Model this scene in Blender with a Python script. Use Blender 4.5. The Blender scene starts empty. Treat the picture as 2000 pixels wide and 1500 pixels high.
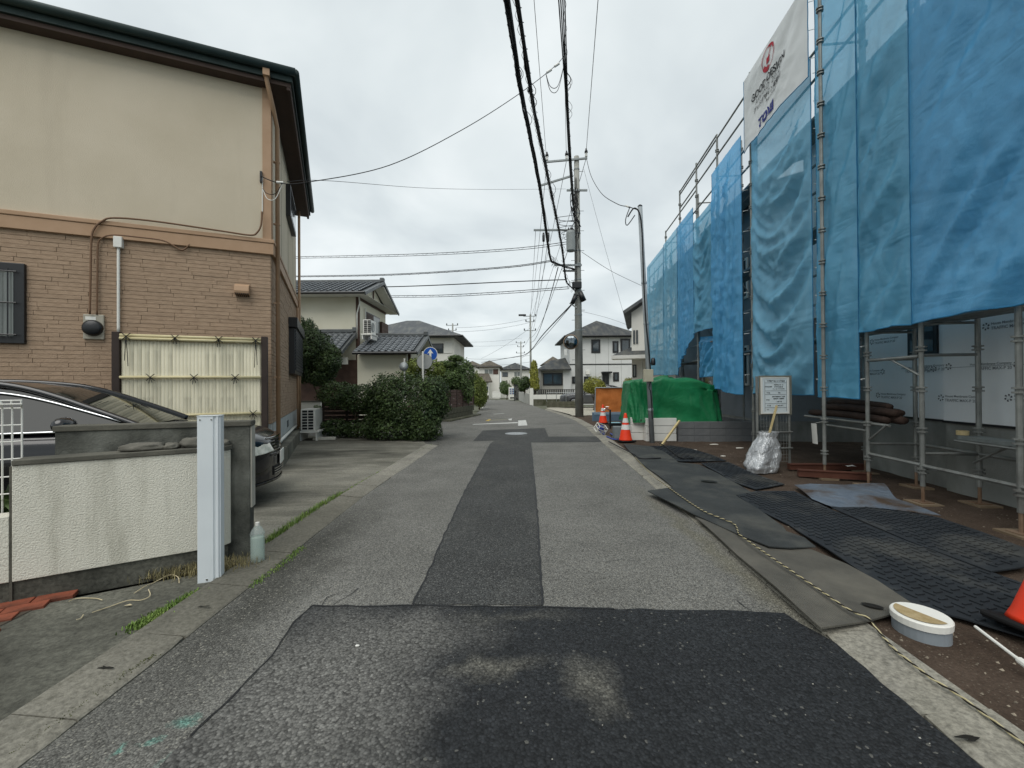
import bpy, bmesh, math, random
import numpy as np
from mathutils import Vector, Matrix, noise
random.seed(7); RNG = np.random.default_rng(7)
scene = bpy.context.scene
COL = scene.collection
# ------------------------------------------------------------------ camera
FPX, CAMH, PITCH, ROLL = 820.0, 1.42, 0.0055, math.radians(-0.40)
CAMR = Matrix.Rotation(math.pi/2 + PITCH, 4, 'X') @ Matrix.Rotation(ROLL, 4, 'Z')
cam = bpy.data.cameras.new('Camera'); cam.sensor_width = 36; cam.lens = 36*FPX/2000
cam.clip_start = 0.05; cam.clip_end = 3000
camo = bpy.data.objects.new('Camera', cam); COL.objects.link(camo)
camo.matrix_world = Matrix.Translation((0, 0, CAMH)) @ CAMR
scene.camera = camo
# ------------------------------------------------------------------ light
SUN_EL, SUN_AZ = math.radians(58), math.radians(200)
w = bpy.data.worlds.new('World'); scene.world = w; w.use_nodes = True
nt = w.node_tree; nt.nodes.clear()
def wn(t, **k):
    n = nt.nodes.new(t)
    for a, b in k.items(): setattr(n, a, b)
    return n
o_ = wn('ShaderNodeOutputWorld'); mixs = wn('ShaderNodeMixShader')
b1 = wn('ShaderNodeBackground'); b2 = wn('ShaderNodeBackground')
sky = wn('ShaderNodeTexSky', sky_type='NISHITA', sun_disc=False)
sky.sun_elevation = SUN_EL; sky.sun_rotation = math.pi - SUN_AZ + math.pi
b1.inputs[1].default_value = 0.10
nt.links.new(sky.outputs[0], b1.inputs[0])
tc = wn('ShaderNodeTexCoord'); sep = wn('ShaderNodeSeparateXYZ')
nt.links.new(tc.outputs['Generated'], sep.inputs[0])
absz = wn('ShaderNodeMath', operation='ABSOLUTE'); nt.links.new(sep.outputs[2], absz.inputs[0])
addz = wn('ShaderNodeMath', operation='ADD'); addz.inputs[1].default_value = 0.22; nt.links.new(absz.outputs[0], addz.inputs[0])
dx = wn('ShaderNodeMath', operation='DIVIDE'); nt.links.new(sep.outputs[0], dx.inputs[0]); nt.links.new(addz.outputs[0], dx.inputs[1])
dy = wn('ShaderNodeMath', operation='DIVIDE'); nt.links.new(sep.outputs[1], dy.inputs[0]); nt.links.new(addz.outputs[0], dy.inputs[1])
cmb = wn('ShaderNodeCombineXYZ'); nt.links.new(dx.outputs[0], cmb.inputs[0]); nt.links.new(dy.outputs[0], cmb.inputs[1])
nz = wn('ShaderNodeTexNoise'); nz.inputs['Scale'].default_value = 1.4; nz.inputs['Detail'].default_value = 5
nz.inputs['Roughness'].default_value = 0.48; nz.inputs['Distortion'].default_value = 0.35
nt.links.new(cmb.outputs[0], nz.inputs['Vector'])
rp = wn('ShaderNodeValToRGB'); nt.links.new(nz.outputs[0], rp.inputs[0])
e = rp.color_ramp.elements
e[0].position = 0.30; e[0].color = (0.52, 0.575, 0.60, 1)
e[1].position = 0.72; e[1].color = (0.86, 0.90, 0.90, 1)
em = rp.color_ramp.elements.new(0.5); em.color = (0.68, 0.735, 0.745, 1)
nt.links.new(rp.outputs[0], b2.inputs[0]); b2.inputs[1].default_value = 0.80
mixs.inputs[0].default_value = 0.93
nt.links.new(b1.outputs[0], mixs.inputs[1]); nt.links.new(b2.outputs[0], mixs.inputs[2]); nt.links.new(mixs.outputs[0], o_.inputs[0])
sl = bpy.data.lights.new('Sun', 'SUN'); sl.energy = 1.5; sl.angle = math.radians(50); sl.color = (1.0, 0.97, 0.92)
so = bpy.data.objects.new('Sun', sl); COL.objects.link(so)
sdir = Vector((math.sin(SUN_AZ)*math.cos(SUN_EL), math.cos(SUN_AZ)*math.cos(SUN_EL), math.sin(SUN_EL)))
so.rotation_euler = sdir.to_track_quat('Z', 'Y').to_euler(); so.location = (0, 0, 30)
scene.view_settings.view_transform = 'Standard'; scene.view_settings.look = 'None'
scene.view_settings.exposure = 0.55; scene.view_settings.gamma = 1.0
scene.cycles.max_bounces = 8; scene.cycles.transparent_max_bounces = 24
scene.cycles.diffuse_bounces = 3; scene.cycles.glossy_bounces = 3
scene.cycles.use_denoising = True
# ------------------------------------------------------------------ pixel -> place
R3 = CAMR.to_3x3(); CAMP = Vector((0, 0, CAMH))
def ray(px, py): return (R3 @ Vector(((px-1000)/FPX, -(py-750)/FPX, -1)))
def gz(Y): return 0.0 if Y < 24 else -0.0135*(Y-24)
def G(px, py, z=None):
    d = ray(px, py); zz = 0.0 if z is None else z
    for _ in range(12):
        t = (zz-CAMH)/d.z; p = CAMP + d*t
        if z is not None: break
        zz = gz(min(p.y, 140))
    return p
def at(px, py, Y):
    d = ray(px, py); return CAMP + d*(Y/d.y)
def onplane(px, py, p0, n):
    d = ray(px, py); n = Vector(n); return CAMP + d*((Vector(p0)-CAMP).dot(n)/d.dot(n))
# ------------------------------------------------------------------ objects
def mw(o):
    m = o.matrix_basis.copy()
    return mw(o.parent) @ m if o.parent else m
def tag(o, label=None, cat=None, group=None, kind=None):
    if label: o['label'] = label
    if cat: o['category'] = cat
    if group: o['group'] = group
    if kind: o['kind'] = kind
    return o
def thing(name, label, cat, loc=(0, 0, 0), rz=0, group=None):
    o = bpy.data.objects.new(name, None); o.empty_display_size = 0.2; COL.objects.link(o)
    o.location = loc; o.rotation_euler = (0, 0, rz); return tag(o, label, cat, group)
class MB:
    def __init__(s): s.v = []; s.f = []
    def add(s, vs, fs):
        b = len(s.v); s.v += [tuple(v) for v in vs]; s.f += [tuple(b+i for i in f) for f in fs]; return s
    def box(s, x0, x1, y0, y1, z0, z1):
        return s.add([(x0,y0,z0),(x1,y0,z0),(x1,y1,z0),(x0,y1,z0),(x0,y0,z1),(x1,y0,z1),(x1,y1,z1),(x0,y1,z1)],
                     [(0,3,2,1),(4,5,6,7),(0,1,5,4),(1,2,6,5),(2,3,7,6),(3,0,4,7)])
    def bar(s, a, b, wd, ht, up=(0,0,1)):
        a, b = Vector(a), Vector(b); d = (b-a).normalized(); up = Vector(up)
        sx = d.cross(up)
        if sx.length < 1e-4: sx = d.cross(Vector((1,0,0)))
        sx.normalize(); u = sx.cross(d).normalized(); vs = []
        for p in (a, b):
            for i, j in ((-1,-1),(1,-1),(1,1),(-1,1)): vs.append(p + sx*(i*wd/2) + u*(j*ht/2))
        return s.add(vs, [(0,1,2,3),(7,6,5,4),(0,4,5,1),(1,5,6,2),(2,6,7,3),(3,7,4,0)])
    def tube(s, pts, r, n=8, cap=True):
        pts = [Vector(p) for p in pts]; N = len(pts)
        rs = r if isinstance(r, (list, tuple)) else [r]*N
        vs = []; ref = None
        for i, p in enumerate(pts):
            d = (pts[min(i+1, N-1)] - pts[max(i-1, 0)])
            d = d.normalized() if d.length > 1e-9 else Vector((0,0,1))
            if ref is None: ref = Vector((0,0,1)) if abs(d.z) < .9 else Vector((1,0,0))
            sx = d.cross(ref)
            if sx.length < 1e-3: sx = d.cross(Vector((0,1,0)))
            sx.normalize(); u = sx.cross(d).normalized(); ref = u
            for k in range(n):
                a = 2*math.pi*k/n; vs.append(p + (sx*math.cos(a) + u*math.sin(a))*rs[i])
        fs = []
        for i in range(N-1):
            for k in range(n):
                k2 = (k+1) % n; fs.append((i*n+k, i*n+k2, (i+1)*n+k2, (i+1)*n+k))
        if cap: fs += [tuple(range(n-1, -1, -1)), tuple((N-1)*n+k for k in range(n))]
        return s.add(vs, fs)
    def lathe(s, prof, n=16, c=(0,0,0), ax='z', close=True):
        vs = []; fs = []
        for r, h in prof:
            for k in range(n):
                a = 2*math.pi*k/n; x, y = r*math.cos(a), r*math.sin(a)
                q = (x, y, h) if ax == 'z' else ((x, h, y) if ax == 'y' else (h, x, y))
                vs.append((q[0]+c[0], q[1]+c[1], q[2]+c[2]))
        for i in range(len(prof)-1):
            for k in range(n):
                k2 = (k+1) % n; fs.append((i*n+k, i*n+k2, (i+1)*n+k2, (i+1)*n+k))
        if close: fs += [tuple(range(n-1, -1, -1)), tuple((len(prof)-1)*n+k for k in range(n))]
        return s.add(vs, fs)
    def prism(s, poly, z0, z1):
        n = len(poly); vs = [(p[0], p[1], z0) for p in poly] + [(p[0], p[1], z1) for p in poly]
        return s.add(vs, [tuple(range(n-1, -1, -1)), tuple(range(n, 2*n))] + [(i, (i+1) % n, n+(i+1) % n, n+i) for i in range(n)])
    def extr(s, prof, ax, a0, a1):
        """closed 2-D profile pushed along an axis: ax 'x' takes (y,z), ax 'y' takes (x,z)"""
        n = len(prof); mk = (lambda p, a: (a, p[0], p[1])) if ax == 'x' else (lambda p, a: (p[0], a, p[1]))
        vs = [mk(p, a0) for p in prof] + [mk(p, a1) for p in prof]
        return s.add(vs, [tuple(range(n-1, -1, -1)), tuple(range(n, 2*n))] + [(i, (i+1) % n, n+(i+1) % n, n+i) for i in range(n)])
    def grid(s, fn, nu, nv):
        vs = [fn(i/nu, j/nv) for j in range(nv+1) for i in range(nu+1)]
        return s.add(vs, [(j*(nu+1)+i, j*(nu+1)+i+1, (j+1)*(nu+1)+i+1, (j+1)*(nu+1)+i) for j in range(nv) for i in range(nu)])
    def build(s, name, mat, parent=None, smooth=False, bevel=0, world=False, seg=2, fix=True, solid=0, sub=0, zero=False):
        me = bpy.data.meshes.new(name)
        vs = [Vector(v) for v in s.v]; loc = Vector((0,0,0))
        if parent is not None and world:
            im = mw(parent).inverted(); vs = [im @ v for v in vs]
        if parent is None and not zero:
            a = np.array([tuple(v) for v in vs]); lo, hi = a.min(0), a.max(0)
            loc = Vector(((lo[0]+hi[0])/2, (lo[1]+hi[1])/2, lo[2])); vs = [v-loc for v in vs]
        me.from_pydata([tuple(v) for v in vs], [], s.f); me.validate(); me.update()
        if fix:
            bm = bmesh.new(); bm.from_mesh(me); bmesh.ops.recalc_face_normals(bm, faces=bm.faces); bm.to_mesh(me); bm.free()
        if smooth: me.polygons.foreach_set('use_smooth', [True]*len(me.polygons))
        o = bpy.data.objects.new(name, me); COL.objects.link(o); o.location = loc
        if mat: me.materials.append(mat)
        if parent is not None: o.parent = parent
        if solid:
            m = o.modifiers.new('s', 'SOLIDIFY'); m.thickness = solid; m.offset = -1
        if bevel:
            m = o.modifiers.new('b', 'BEVEL'); m.width = bevel; m.segments = seg; m.limit_method = 'ANGLE'; m.angle_limit = .6
        if sub:
            m = o.modifiers.new('d', 'SUBSURF'); m.levels = sub; m.render_levels = sub
        return o
def box(name, mat, parent, *b, bevel=0, world=False): return MB().box(*b).build(name, mat, parent, bevel=bevel, world=world)
def inst(src, name, parent, loc=(0,0,0), rot=(0,0,0), scale=(1,1,1)):
    o = bpy.data.objects.new(name, src.data); COL.objects.link(o); o.parent = parent
    o.location = loc; o.rotation_euler = rot; o.scale = scale
    for m in src.modifiers:
        n = o.modifiers.new(m.name, m.type)
        if m.type == 'BEVEL': n.width = m.width; n.segments = m.segments; n.limit_method = m.limit_method; n.angle_limit = m.angle_limit
    return o
def copy_tree(o, parent=None):
    c = o.copy(); COL.objects.link(c); c.parent = parent
    for ch in list(o.children): copy_tree(ch, c)
    return c
def smoothpts(pts, n=6):
    """Catmull-Rom through the points"""
    P = [Vector(p) for p in pts]; out = []
    for i in range(len(P)-1):
        p0, p1, p2, p3 = P[max(i-1,0)], P[i], P[i+1], P[min(i+2,len(P)-1)]
        for k in range(n):
            t = k/n; out.append(.5*((2*p1)+(p2-p0)*t+(2*p0-5*p1+4*p2-p3)*t*t+(3*p1-p0-3*p2+p3)*t**3))
    return out + [P[-1]]
# ------------------------------------------------------------------ materials
def H(h):
    c = [int(h[i:i+2], 16)/255 for i in (0,2,4)]
    return tuple(x/12.92 if x <= .04045 else ((x+.055)/1.055)**2.4 for x in c)
MC = {}
class Mt:
    def __init__(s, name):
        s.m = bpy.data.materials.new(name); s.m.use_nodes = True; s.t = s.m.node_tree
        s.b = s.t.nodes['Principled BSDF']; s.out = s.t.nodes['Material Output']
        s.co = s.n('ShaderNodeTexCoord')
    def n(s, t, **k):
        n = s.t.nodes.new(t)
        for a, b in k.items(): setattr(n, a, b)
        return n
    def l(s, a, b): s.t.links.new(a, b)
    def vec(s, stretch=(1,1,1), gen=False):
        mp = s.n('ShaderNodeMapping'); s.l(s.co.outputs['Generated' if gen else 'Object'], mp.inputs[0]); mp.inputs['Scale'].default_value = stretch; return mp.outputs[0]
    def noise(s, scale, detail=6, rough=.55, v=None, dist=0):
        n = s.n('ShaderNodeTexNoise'); n.inputs['Scale'].default_value = scale; n.inputs['Detail'].default_value = detail
        n.inputs['Roughness'].default_value = rough; n.inputs['Distortion'].default_value = dist
        s.l(v if v is not None else s.vec(), n.inputs['Vector']); return n.outputs[0]
    def vor(s, scale, out='Distance', v=None, feat='F1'):
        n = s.n('ShaderNodeTexVoronoi', feature=feat); n.inputs['Scale'].default_value = scale
        s.l(v if v is not None else s.vec(), n.inputs['Vector']); return n.outputs[out]
    def ramp(s, f, stops):
        r = s.n('ShaderNodeValToRGB'); s.l(f, r.inputs[0]); el = r.color_ramp.elements
        while len(el) > len(stops): el.remove(el[-1])
        while len(el) < len(stops): el.new(.5)
        for q, (p, c) in zip(el, stops):
            q.position = p; q.color = (*(c if isinstance(c, tuple) else (c,c,c)), 1)
        return r.outputs[0]
    def mix(s, f, a, b, mode='MIX'):
        n = s.n('ShaderNodeMix', data_type='RGBA', blend_type=mode)
        for i, x in ((0, f), (6, a), (7, b)):
            if hasattr(x, 'is_linked'): s.l(x, n.inputs[i])
            elif isinstance(x, tuple): n.inputs[i].default_value = (*x, 1)
            else: n.inputs[i].default_value = x
        return n.outputs[2]
    def math(s, op, a, b=0.0):
        n = s.n('ShaderNodeMath', operation=op)
        for i, x in ((0, a), (1, b)):
            if hasattr(x, 'is_linked'): s.l(x, n.inputs[i])
            else: n.inputs[i].default_value = x
        return n.outputs[0]
    def bump(s, h, strength=.4, dist=.01, prev=None):
        n = s.n('ShaderNodeBump'); n.inputs['Strength'].default_value = strength; n.inputs['Distance'].default_value = dist
        s.l(h, n.inputs['Height'])
        if prev is not None: s.l(prev, n.inputs['Normal'])
        s.l(n.outputs[0], s.b.inputs['Normal']); return n.outputs[0]
    def fin(s, col=None, rough=.8, metal=0, spec=.3):
        if col is not None:
            if isinstance(col, tuple): s.b.inputs['Base Color'].default_value = (*col, 1)
            else: s.l(col, s.b.inputs['Base Color'])
        if hasattr(rough, 'is_linked'): s.l(rough, s.b.inputs['Roughness'])
        else: s.b.inputs['Roughness'].default_value = rough
        s.b.inputs['Metallic'].default_value = metal; s.b.inputs['Specular IOR Level'].default_value = spec
        return s.m
def mat(name, c1, c2=None, scale=6, rough=.8, bump=0, bscale=40, metal=0, spec=.3, isl=0, stretch=(1,1,1), lo=.35, hi=.65, dirt=None, bd=.01):
    if name in MC: return MC[name]
    k = Mt(name); c1 = H(c1) if isinstance(c1, str) else c1
    c2 = c1 if c2 is None else (H(c2) if isinstance(c2, str) else c2)
    col = k.ramp(k.noise(scale, v=k.vec(stretch)), [(lo, c1), (hi, c2)])
    if isl:
        g = k.n('ShaderNodeNewGeometry'); r = k.ramp(g.outputs['Random Per Island'], [(0, 1-isl), (1, 1+isl)])
        col = k.mix(1.0, col, r, 'MULTIPLY')
    if dirt:
        dc, ds, dl, dh, dst = dirt
        f = k.ramp(k.noise(ds, 8, .65, v=k.vec(dst)), [(dl, 0.0), (dh, 1.0)])
        col = k.mix(f, col, H(dc))
    if bump: k.bump(k.noise(bscale, 4), bump, bd)
    MC[name] = k.fin(col, rough, metal, spec); return MC[name]
def objrand(k):
    i = k.n('ShaderNodeObjectInfo'); return i.outputs['Random']
# ------------------------------------------------------------------ ground materials
def asphalt(name, base, stone, scale=110, stain=None, masks=None, base2=None, rough=.85, density=.5, lo=.45, hi=1.7):
    k = Mt(name); v = k.vec()
    nzv = k.n('ShaderNodeTexNoise'); nzv.inputs['Scale'].default_value = scale*.9; k.l(v, nzv.inputs['Vector'])
    wa = k.n('ShaderNodeVectorMath', operation='MULTIPLY_ADD'); k.l(nzv.outputs['Color'], wa.inputs[0]); wa.inputs[1].default_value = (.5/scale,.5/scale,0); k.l(v, wa.inputs[2])
    vc = k.vor(scale, 'Color', wa.outputs[0]); vd = k.vor(scale, 'Distance', wa.outputs[0])
    sp = k.n('ShaderNodeSeparateColor'); k.l(vc, sp.inputs[0])
    tone = k.ramp(sp.outputs[0], [(0.0, lo), (.55, 1.0), (.85, 1.15), (1.0, hi)])
    gap = k.ramp(vd, [(.45, 1.0), (.75, .55)])
    big = k.noise(1.3, 6, .6); fine = k.noise(240, 3, .7)
    b = k.mix(k.ramp(big, [(.33, 0.0), (.68, 1.0)]), tuple(x*.84 for x in H(base)), tuple(min(1, x*1.16) for x in H(base)))
    if masks: b = masks(k, b)
    if stain:
        f = k.ramp(k.noise(stain[1], 7, .62, v=k.vec((1, .45, 1))), [(stain[2], 0.0), (stain[3], .75)])
        b = k.mix(f, b, H(stain[0]))
    pit = k.ramp(k.noise(34, 5, .7), [(.30, .45), (.46, 1.0)])
    b = k.mix(1.0, b, k.mix(1.0, tone, gap, 'MULTIPLY'), 'MULTIPLY'); b = k.mix(1.0, b, pit, 'MULTIPLY')
    b = k.mix(k.math('MULTIPLY', k.math('GREATER_THAN', sp.outputs[1], 1-density*.12), .55), b, H(stone))
    bp = k.bump(k.math('SUBTRACT', 1.0, vd), .6, .006); k.bump(fine, .4, .003, bp)
    MC[name] = k.fin(b, rough, 0, .25); return MC[name]
def blob(k, v, c, r, soft=.6):
    """1 inside a stain of radius r=(rx,ry) about c, ragged edge"""
    mp = k.n('ShaderNodeMapping', vector_type='TEXTURE'); k.l(v, mp.inputs[0])
    mp.inputs['Location'].default_value = (c[0], c[1], 0); mp.inputs['Scale'].default_value = (r[0], r[1], 1e3)
    if len(r) > 2: mp.inputs['Rotation'].default_value = (0, 0, r[2])
    ln = k.n('ShaderNodeVectorMath', operation='LENGTH'); k.l(mp.outputs[0], ln.inputs[0])
    return k.ramp(ln.outputs['Value'], [(1-soft, 1.0), (1.0, 0.0)])
def warp(k, amt, scale):
    nz = k.n('ShaderNodeTexNoise'); nz.inputs['Scale'].default_value = scale; nz.inputs['Detail'].default_value = 7; nz.inputs['Roughness'].default_value = .62
    v = k.vec(); k.l(v, nz.inputs['Vector'])
    a = k.n('ShaderNodeVectorMath', operation='MULTIPLY_ADD'); k.l(nz.outputs['Color'], a.inputs[0])
    a.inputs[1].default_value = (amt, amt, 0); s2 = k.n('ShaderNodeVectorMath', operation='ADD')
    s2.inputs[1].default_value = (-amt/2, -amt/2, 0); k.l(v, s2.inputs[0]); k.l(s2.outputs[0], a.inputs[2]); return a.outputs[0]
def road_masks(k, b):
    v = warp(k, .9, 1.6)
    f = blob(k, v, (-1.75, 3.4), (.42, 2.6), .8)
    b = k.mix(k.math('MULTIPLY', f, .7), b, H('35352f'))
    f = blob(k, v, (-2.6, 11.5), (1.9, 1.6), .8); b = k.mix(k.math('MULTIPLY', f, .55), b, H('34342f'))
    f = blob(k, warp(k, .35, 3), (1.72, 3.6), (.16, 3.0), .8); b = k.mix(k.math('MULTIPLY', f, .6), b, H('6b6756'))
    f = blob(k, warp(k, .3, 4), (2.0, 15.9), (.7, .4), .7); b = k.mix(k.math('MULTIPLY', f, .5), b, H('4a4a48'))
    # faded green chalk marks left by the surveyors
    for c, r in (((-1.235, 1.83), (.03, .34, -.42)), ((-1.40, 1.80), (.07, .045)), ((-1.46, 1.70), (.05, .02, .5)), ((-1.56, 1.66), (.02, .05)), ((-1.12, 1.57), (.016, .16, -.35))):
        f = blob(k, warp(k, .10, 22), c, r, .9); b = k.mix(k.math('MULTIPLY', f, .55), b, H('5f9c8e'))
    return b
def patch_masks(k, b):
    v = warp(k, .55, 2.3)
    for c, r, a in (((-1.0, 2.0), (.8, .85), .95), ((-.85, 1.3), (.62, 1.0), .9), ((-.6, 2.42), (.6, .32), .7)):
        f = blob(k, v, c, r, .75); b = k.mix(k.math('MULTIPLY', f, a), b, H('6b6a66'))
    v2 = warp(k, .42, 3.4)
    for c, r, a in (((-.12, 2.13), (.36, .12, .12), .8), ((.36, 2.0), (.16, .26, .2), .75), ((.02, 2.58), (.5, .09), .35)):
        f = blob(k, v2, c, r, .9); b = k.mix(k.math('MULTIPLY', f, a), b, H('66645c'))
    return b
M_road = asphalt('worn_asphalt', '73726d', '979489', 125, lo=.58, hi=1.45, masks=road_masks, stain=('55554f', .8, .58, .86), density=.3)
M_patch = asphalt('fresh_asphalt', '282a2c', '6a6963', 82, masks=patch_masks, rough=.72, density=.08, lo=.5, hi=1.6)
M_trench = asphalt('trench_asphalt', '444544', '747470', 120, stain=('5b5b57', 1.4, .5, .75), rough=.85)
def concrete(name, c1, c2, dark='3a3a34', scale=3, speck=60, lo=.5, hi=.75, bump=.5, dst=(1,1,1), masks=None):
    k = Mt(name)
    b = k.ramp(k.noise(scale, 7, .6), [(.3, H(c1)), (.7, H(c2))])
    sp = k.noise(speck, 3, .7)
    b = k.mix(k.ramp(sp, [(.3, .45), (.65, 1.0)]), (0, 0, 0), b)
    f = k.ramp(k.noise(scale*.6, 8, .68, v=k.vec(dst), dist=.4), [(lo, 0.0), (hi, .85)])
    b = k.mix(f, b, H(dark))
    if masks: b = masks(k, b)
    k.bump(sp, bump, .006)
    MC[name] = k.fin(b, .9, 0, .2); return MC[name]
M_drive = concrete('driveway_concrete', '7b7970', '979487', '3a3932', 1.4, 60, .43, .64, dst=(.45, 1.3, 1))
M_kerb = concrete('kerb_concrete', '86837a', '9f9b8e', '54534a', 2.2, 42, .5, .8, .9)
def kerb_moss(k, b):
    f = blob(k, warp(k, 1.2, 1.1), (-.1, 5.6), (1.4, 3.6), .7); return k.mix(k.math('MULTIPLY', f, .62), b, H('413f35'))
M_kerbl = concrete('mossy_kerb', '8a877e', 'a29e92', '54534a', 1.8, 42, .5, .8, .9, masks=kerb_moss)
M_apron = concrete('apron_concrete', '5f5f57', '7c7b70', '242420', 1.2, 38, .40, .64, .9)
M_block = concrete('block_concrete', '6e7071', '808283', '55585a', 3, 90, .5, .8, .3)
M_oldblock = concrete('mossy_concrete', '5c5c50', '757364', '33361f', 2.5, 50, .42, .7, .6)
k = Mt('site_soil'); b = k.ramp(k.noise(2.2, 8, .65), [(.3, H('463a30')), (.7, H('63554a'))])
b = k.mix(k.ramp(k.vor(45, 'Distance'), [(.05, .8), (.22, 0.0)]), b, H('8a8172')); f1 = k.noise(60, 5, .7)
b = k.mix(k.ramp(f1, [(.3, .5), (.7, 1.0)]), (0, 0, 0), b); k.bump(f1, .8, .02); M_soil = k.fin(b, .95, 0, .15)
M_gravel = concrete('pale_gravel', 'b3ad9d', 'c9c4b6', '8f8a7b', 4, 40, .55, .8)
M_grassland = mat('far_ground', '4c4f3c', '66665a', 2, .95, .4, 20)
M_line = concrete('road_paint', 'c9c9c4', 'd8d8d4', '8f8f8a', 3, 60, .55, .85, .2)
M_yel = mat('yellow_paint', 'c0a146', '9c8a50', 12, .8)
M_grass = mat('grass_blade', (.09,.16,.03), (.17,.24,.06), 4, .7, isl=.45, spec=.25)
M_dry = mat('dry_grass', (.16,.14,.07), (.28,.24,.12), 6, .8, isl=.5)
# ------------------------------------------------------------------ ground sheets
def sheet(name, pts, mt, z, kind='structure', thick=0):
    m = MB()
    if thick: m.prism([(p[0], p[1]) for p in pts], z-thick, z)
    else: m.add([(p[0], p[1], z if len(p) < 3 else z+p[2]) for p in pts], [tuple(range(len(pts)))])
    o = m.build(name, mt, fix=False, zero=True)
    bm = bmesh.new(); bm.from_mesh(o.data); bmesh.ops.triangulate(bm, faces=bm.faces); bm.normal_update()
    if not thick and sum(f.normal.z for f in bm.faces) < 0: bmesh.ops.reverse_faces(bm, faces=bm.faces)
    bm.to_mesh(o.data); bm.free()
    return tag(o, kind=kind)
def gsheet(name, pts, mt, dz):
    return sheet(name, [(p[0], p[1], gz(p[1])) for p in pts], mt, dz)
m = MB(); ys = [-60, 24, 140, 900]
for i, y in enumerate(ys):
    z = gz(min(y, 140))-.10; m.v += [(-900, y, z), (900, y, z)]
for i in range(3): m.f.append((2*i, 2*i+1, 2*i+3, 2*i+2))
o = m.build('ground', M_grassland); tag(o, kind='structure')
# road edges: x at given y
RE = [(1.70,-6), (1.72,1.5), (1.76,2.4), (1.98,6), (2.24,10.4), (2.52,14.5), (2.56,17.6), (2.36,20.6), (2.0,24.2)]
RE += [(G(x, y).x, G(x, y).y) for x, y in ((1036,790), (1015,784.5), (985,781))] + [(-9, 66), (-30, 70)]
LE = [(-1.86,-6), (-1.86,2.2), (-1.94,5.5), (-1.80,10.3)]
LE2 = [(G(x, y).x, G(x, y).y) for x, y in ((870,823), (926,811), (936,803), (944,793), (948,787))] + [(-4.2, 43), (-8.5, 49), (-30, 54)]
roadpoly = LE + [(-2.35,10.35), (-2.8,11.3), (-4.2,11.8), (-26,12.4), (-26,17.0)] + LE2 + RE[::-1]
gsheet('road', roadpoly, M_road, 0.0)
fp = [G(*p) for p in ((610,1184),(700,1186),(806,1183),(930,1186),(1058,1186),(1200,1190),(1330,1192),(1450,1194),(1532,1198))] + [Vector((1.755,2.3,0)), Vector((1.72,1.5,0)), Vector((1.70,-1.5,0)), Vector((-.95,-1.5,0))] + [G(*p) for p in ((310,1500),(372,1440),(430,1385),(500,1315),(548,1260),(575,1215))]
def ragged(pts, step=.05, amp=.012, keep=()):
    out = []
    for i, a in enumerate(pts):
        a = Vector((a[0], a[1], 0)); b = Vector((pts[(i+1) % len(pts)][0], pts[(i+1) % len(pts)][1], 0)); L = (b-a).length
        n = max(1, min(60, int(L/step))); d = (b-a).normalized() if L else Vector((1,0,0)); nn = Vector((-d.y, d.x, 0))
        for k in range(n):
            p = a + (b-a)*k/n; out.append(p + nn*amp*noise.noise(p*7)*1.6)
    return out
sheet('road_patch', ragged(fp), M_patch, .004)
tr = [G(*p) for p in ((806,1181),(830,1135),(868,1045),(905,965),(940,900),(958,866),(966,861),(924,861.5),(943,841),(1064,836),(1071,853),(1168,852.5),(1175,863.5),(1037,864.5),(1044,940),(1052,1040),(1056,1120),(1058,1183))]
sheet('road_trench_patch', ragged(tr, .06, .010), M_trench, .004)
mh = thing('manhole_cover', 'round grey iron manhole cover in the dark patch of road', 'manhole cover', G(1008,847))
k = Mt('manhole_iron'); vv = k.vor(14, 'Distance'); k.bump(vv, .9, .01); M_iron = k.fin(k.ramp(vv, [(.2, H('6d7073')), (.5, H('9b9e9f'))]), .55, .4, .5)
MB().lathe([(.30,.005),(.30,.009),(.27,.010),(0.0,.010)], 28, close=False).build('lid', M_iron, mh)
MB().lathe([(.335,.005),(.335,.008),(.31,.009),(.303,.005)], 28, close=False).build('rim', mat('mh_rim', '8d9092', rough=.5, metal=.3), mh)
def quadpx(name, pts, mt, dz=.005): return gsheet(name, [G(*p) for p in pts], mt, dz)
quadpx('road_marking', ((1012,821.5),(1027,820.5),(1030,831),(1012,831.8)), M_line)
quadpx('road_marking', ((922,829.6),(925,828.6),(1011,824.6),(1011,826.6)), M_line)
quadpx('road_marking', ((948,822),(956,818.6),(959,819.4),(955,822.6)), M_yel)
quadpx('road_marking', ((992,818.6),(1000,817.4),(999,821.2),(995,821.2)), M_line)
quadpx('road_marking', ((955,821),(993,818.6),(993,819.2),(956,821.9)), mat('faded_yellow', '8d8a72', '7d7c6c', 9, .85))
quadpx('road_marking', ((963,808.6),(984,807),(985,808),(965,809.6)), mat('faded_white', '9a9a96', '84847f', 9, .85))
def seam(name, pts, wd=.014):
    P = ragged([G(*p) for p in pts], .03, .006)[:-1]; P = [p for p in P]
    n = len(pts); L = []; Q = [G(*p) for p in pts]
    for a, b in zip(Q, Q[1:]):
        m_ = max(2, int((b-a).length/.04)); L += [a+(b-a)*i/m_ for i in range(m_)]
    L.append(Q[-1]); m = MB()
    for i, p in enumerate(L):
        d = (L[min(i+1,len(L)-1)]-L[max(i-1,0)]).normalized(); nn = Vector((-d.y,d.x,0)); w0 = wd*(.6+.9*abs(noise.noise(p*14)))
        o_ = nn*.012*noise.noise(p*7); m.v += [tuple(p+o_-nn*w0+Vector((0,0,.0065))), tuple(p+o_+nn*w0+Vector((0,0,.0065)))]
    m.f = [(2*i,2*i+1,2*i+3,2*i+2) for i in range(len(L)-1)]
    return tag(m.build(name, mat('tar_seam', '17181a', '232425', 30, .6), zero=True), kind='structure')
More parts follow.
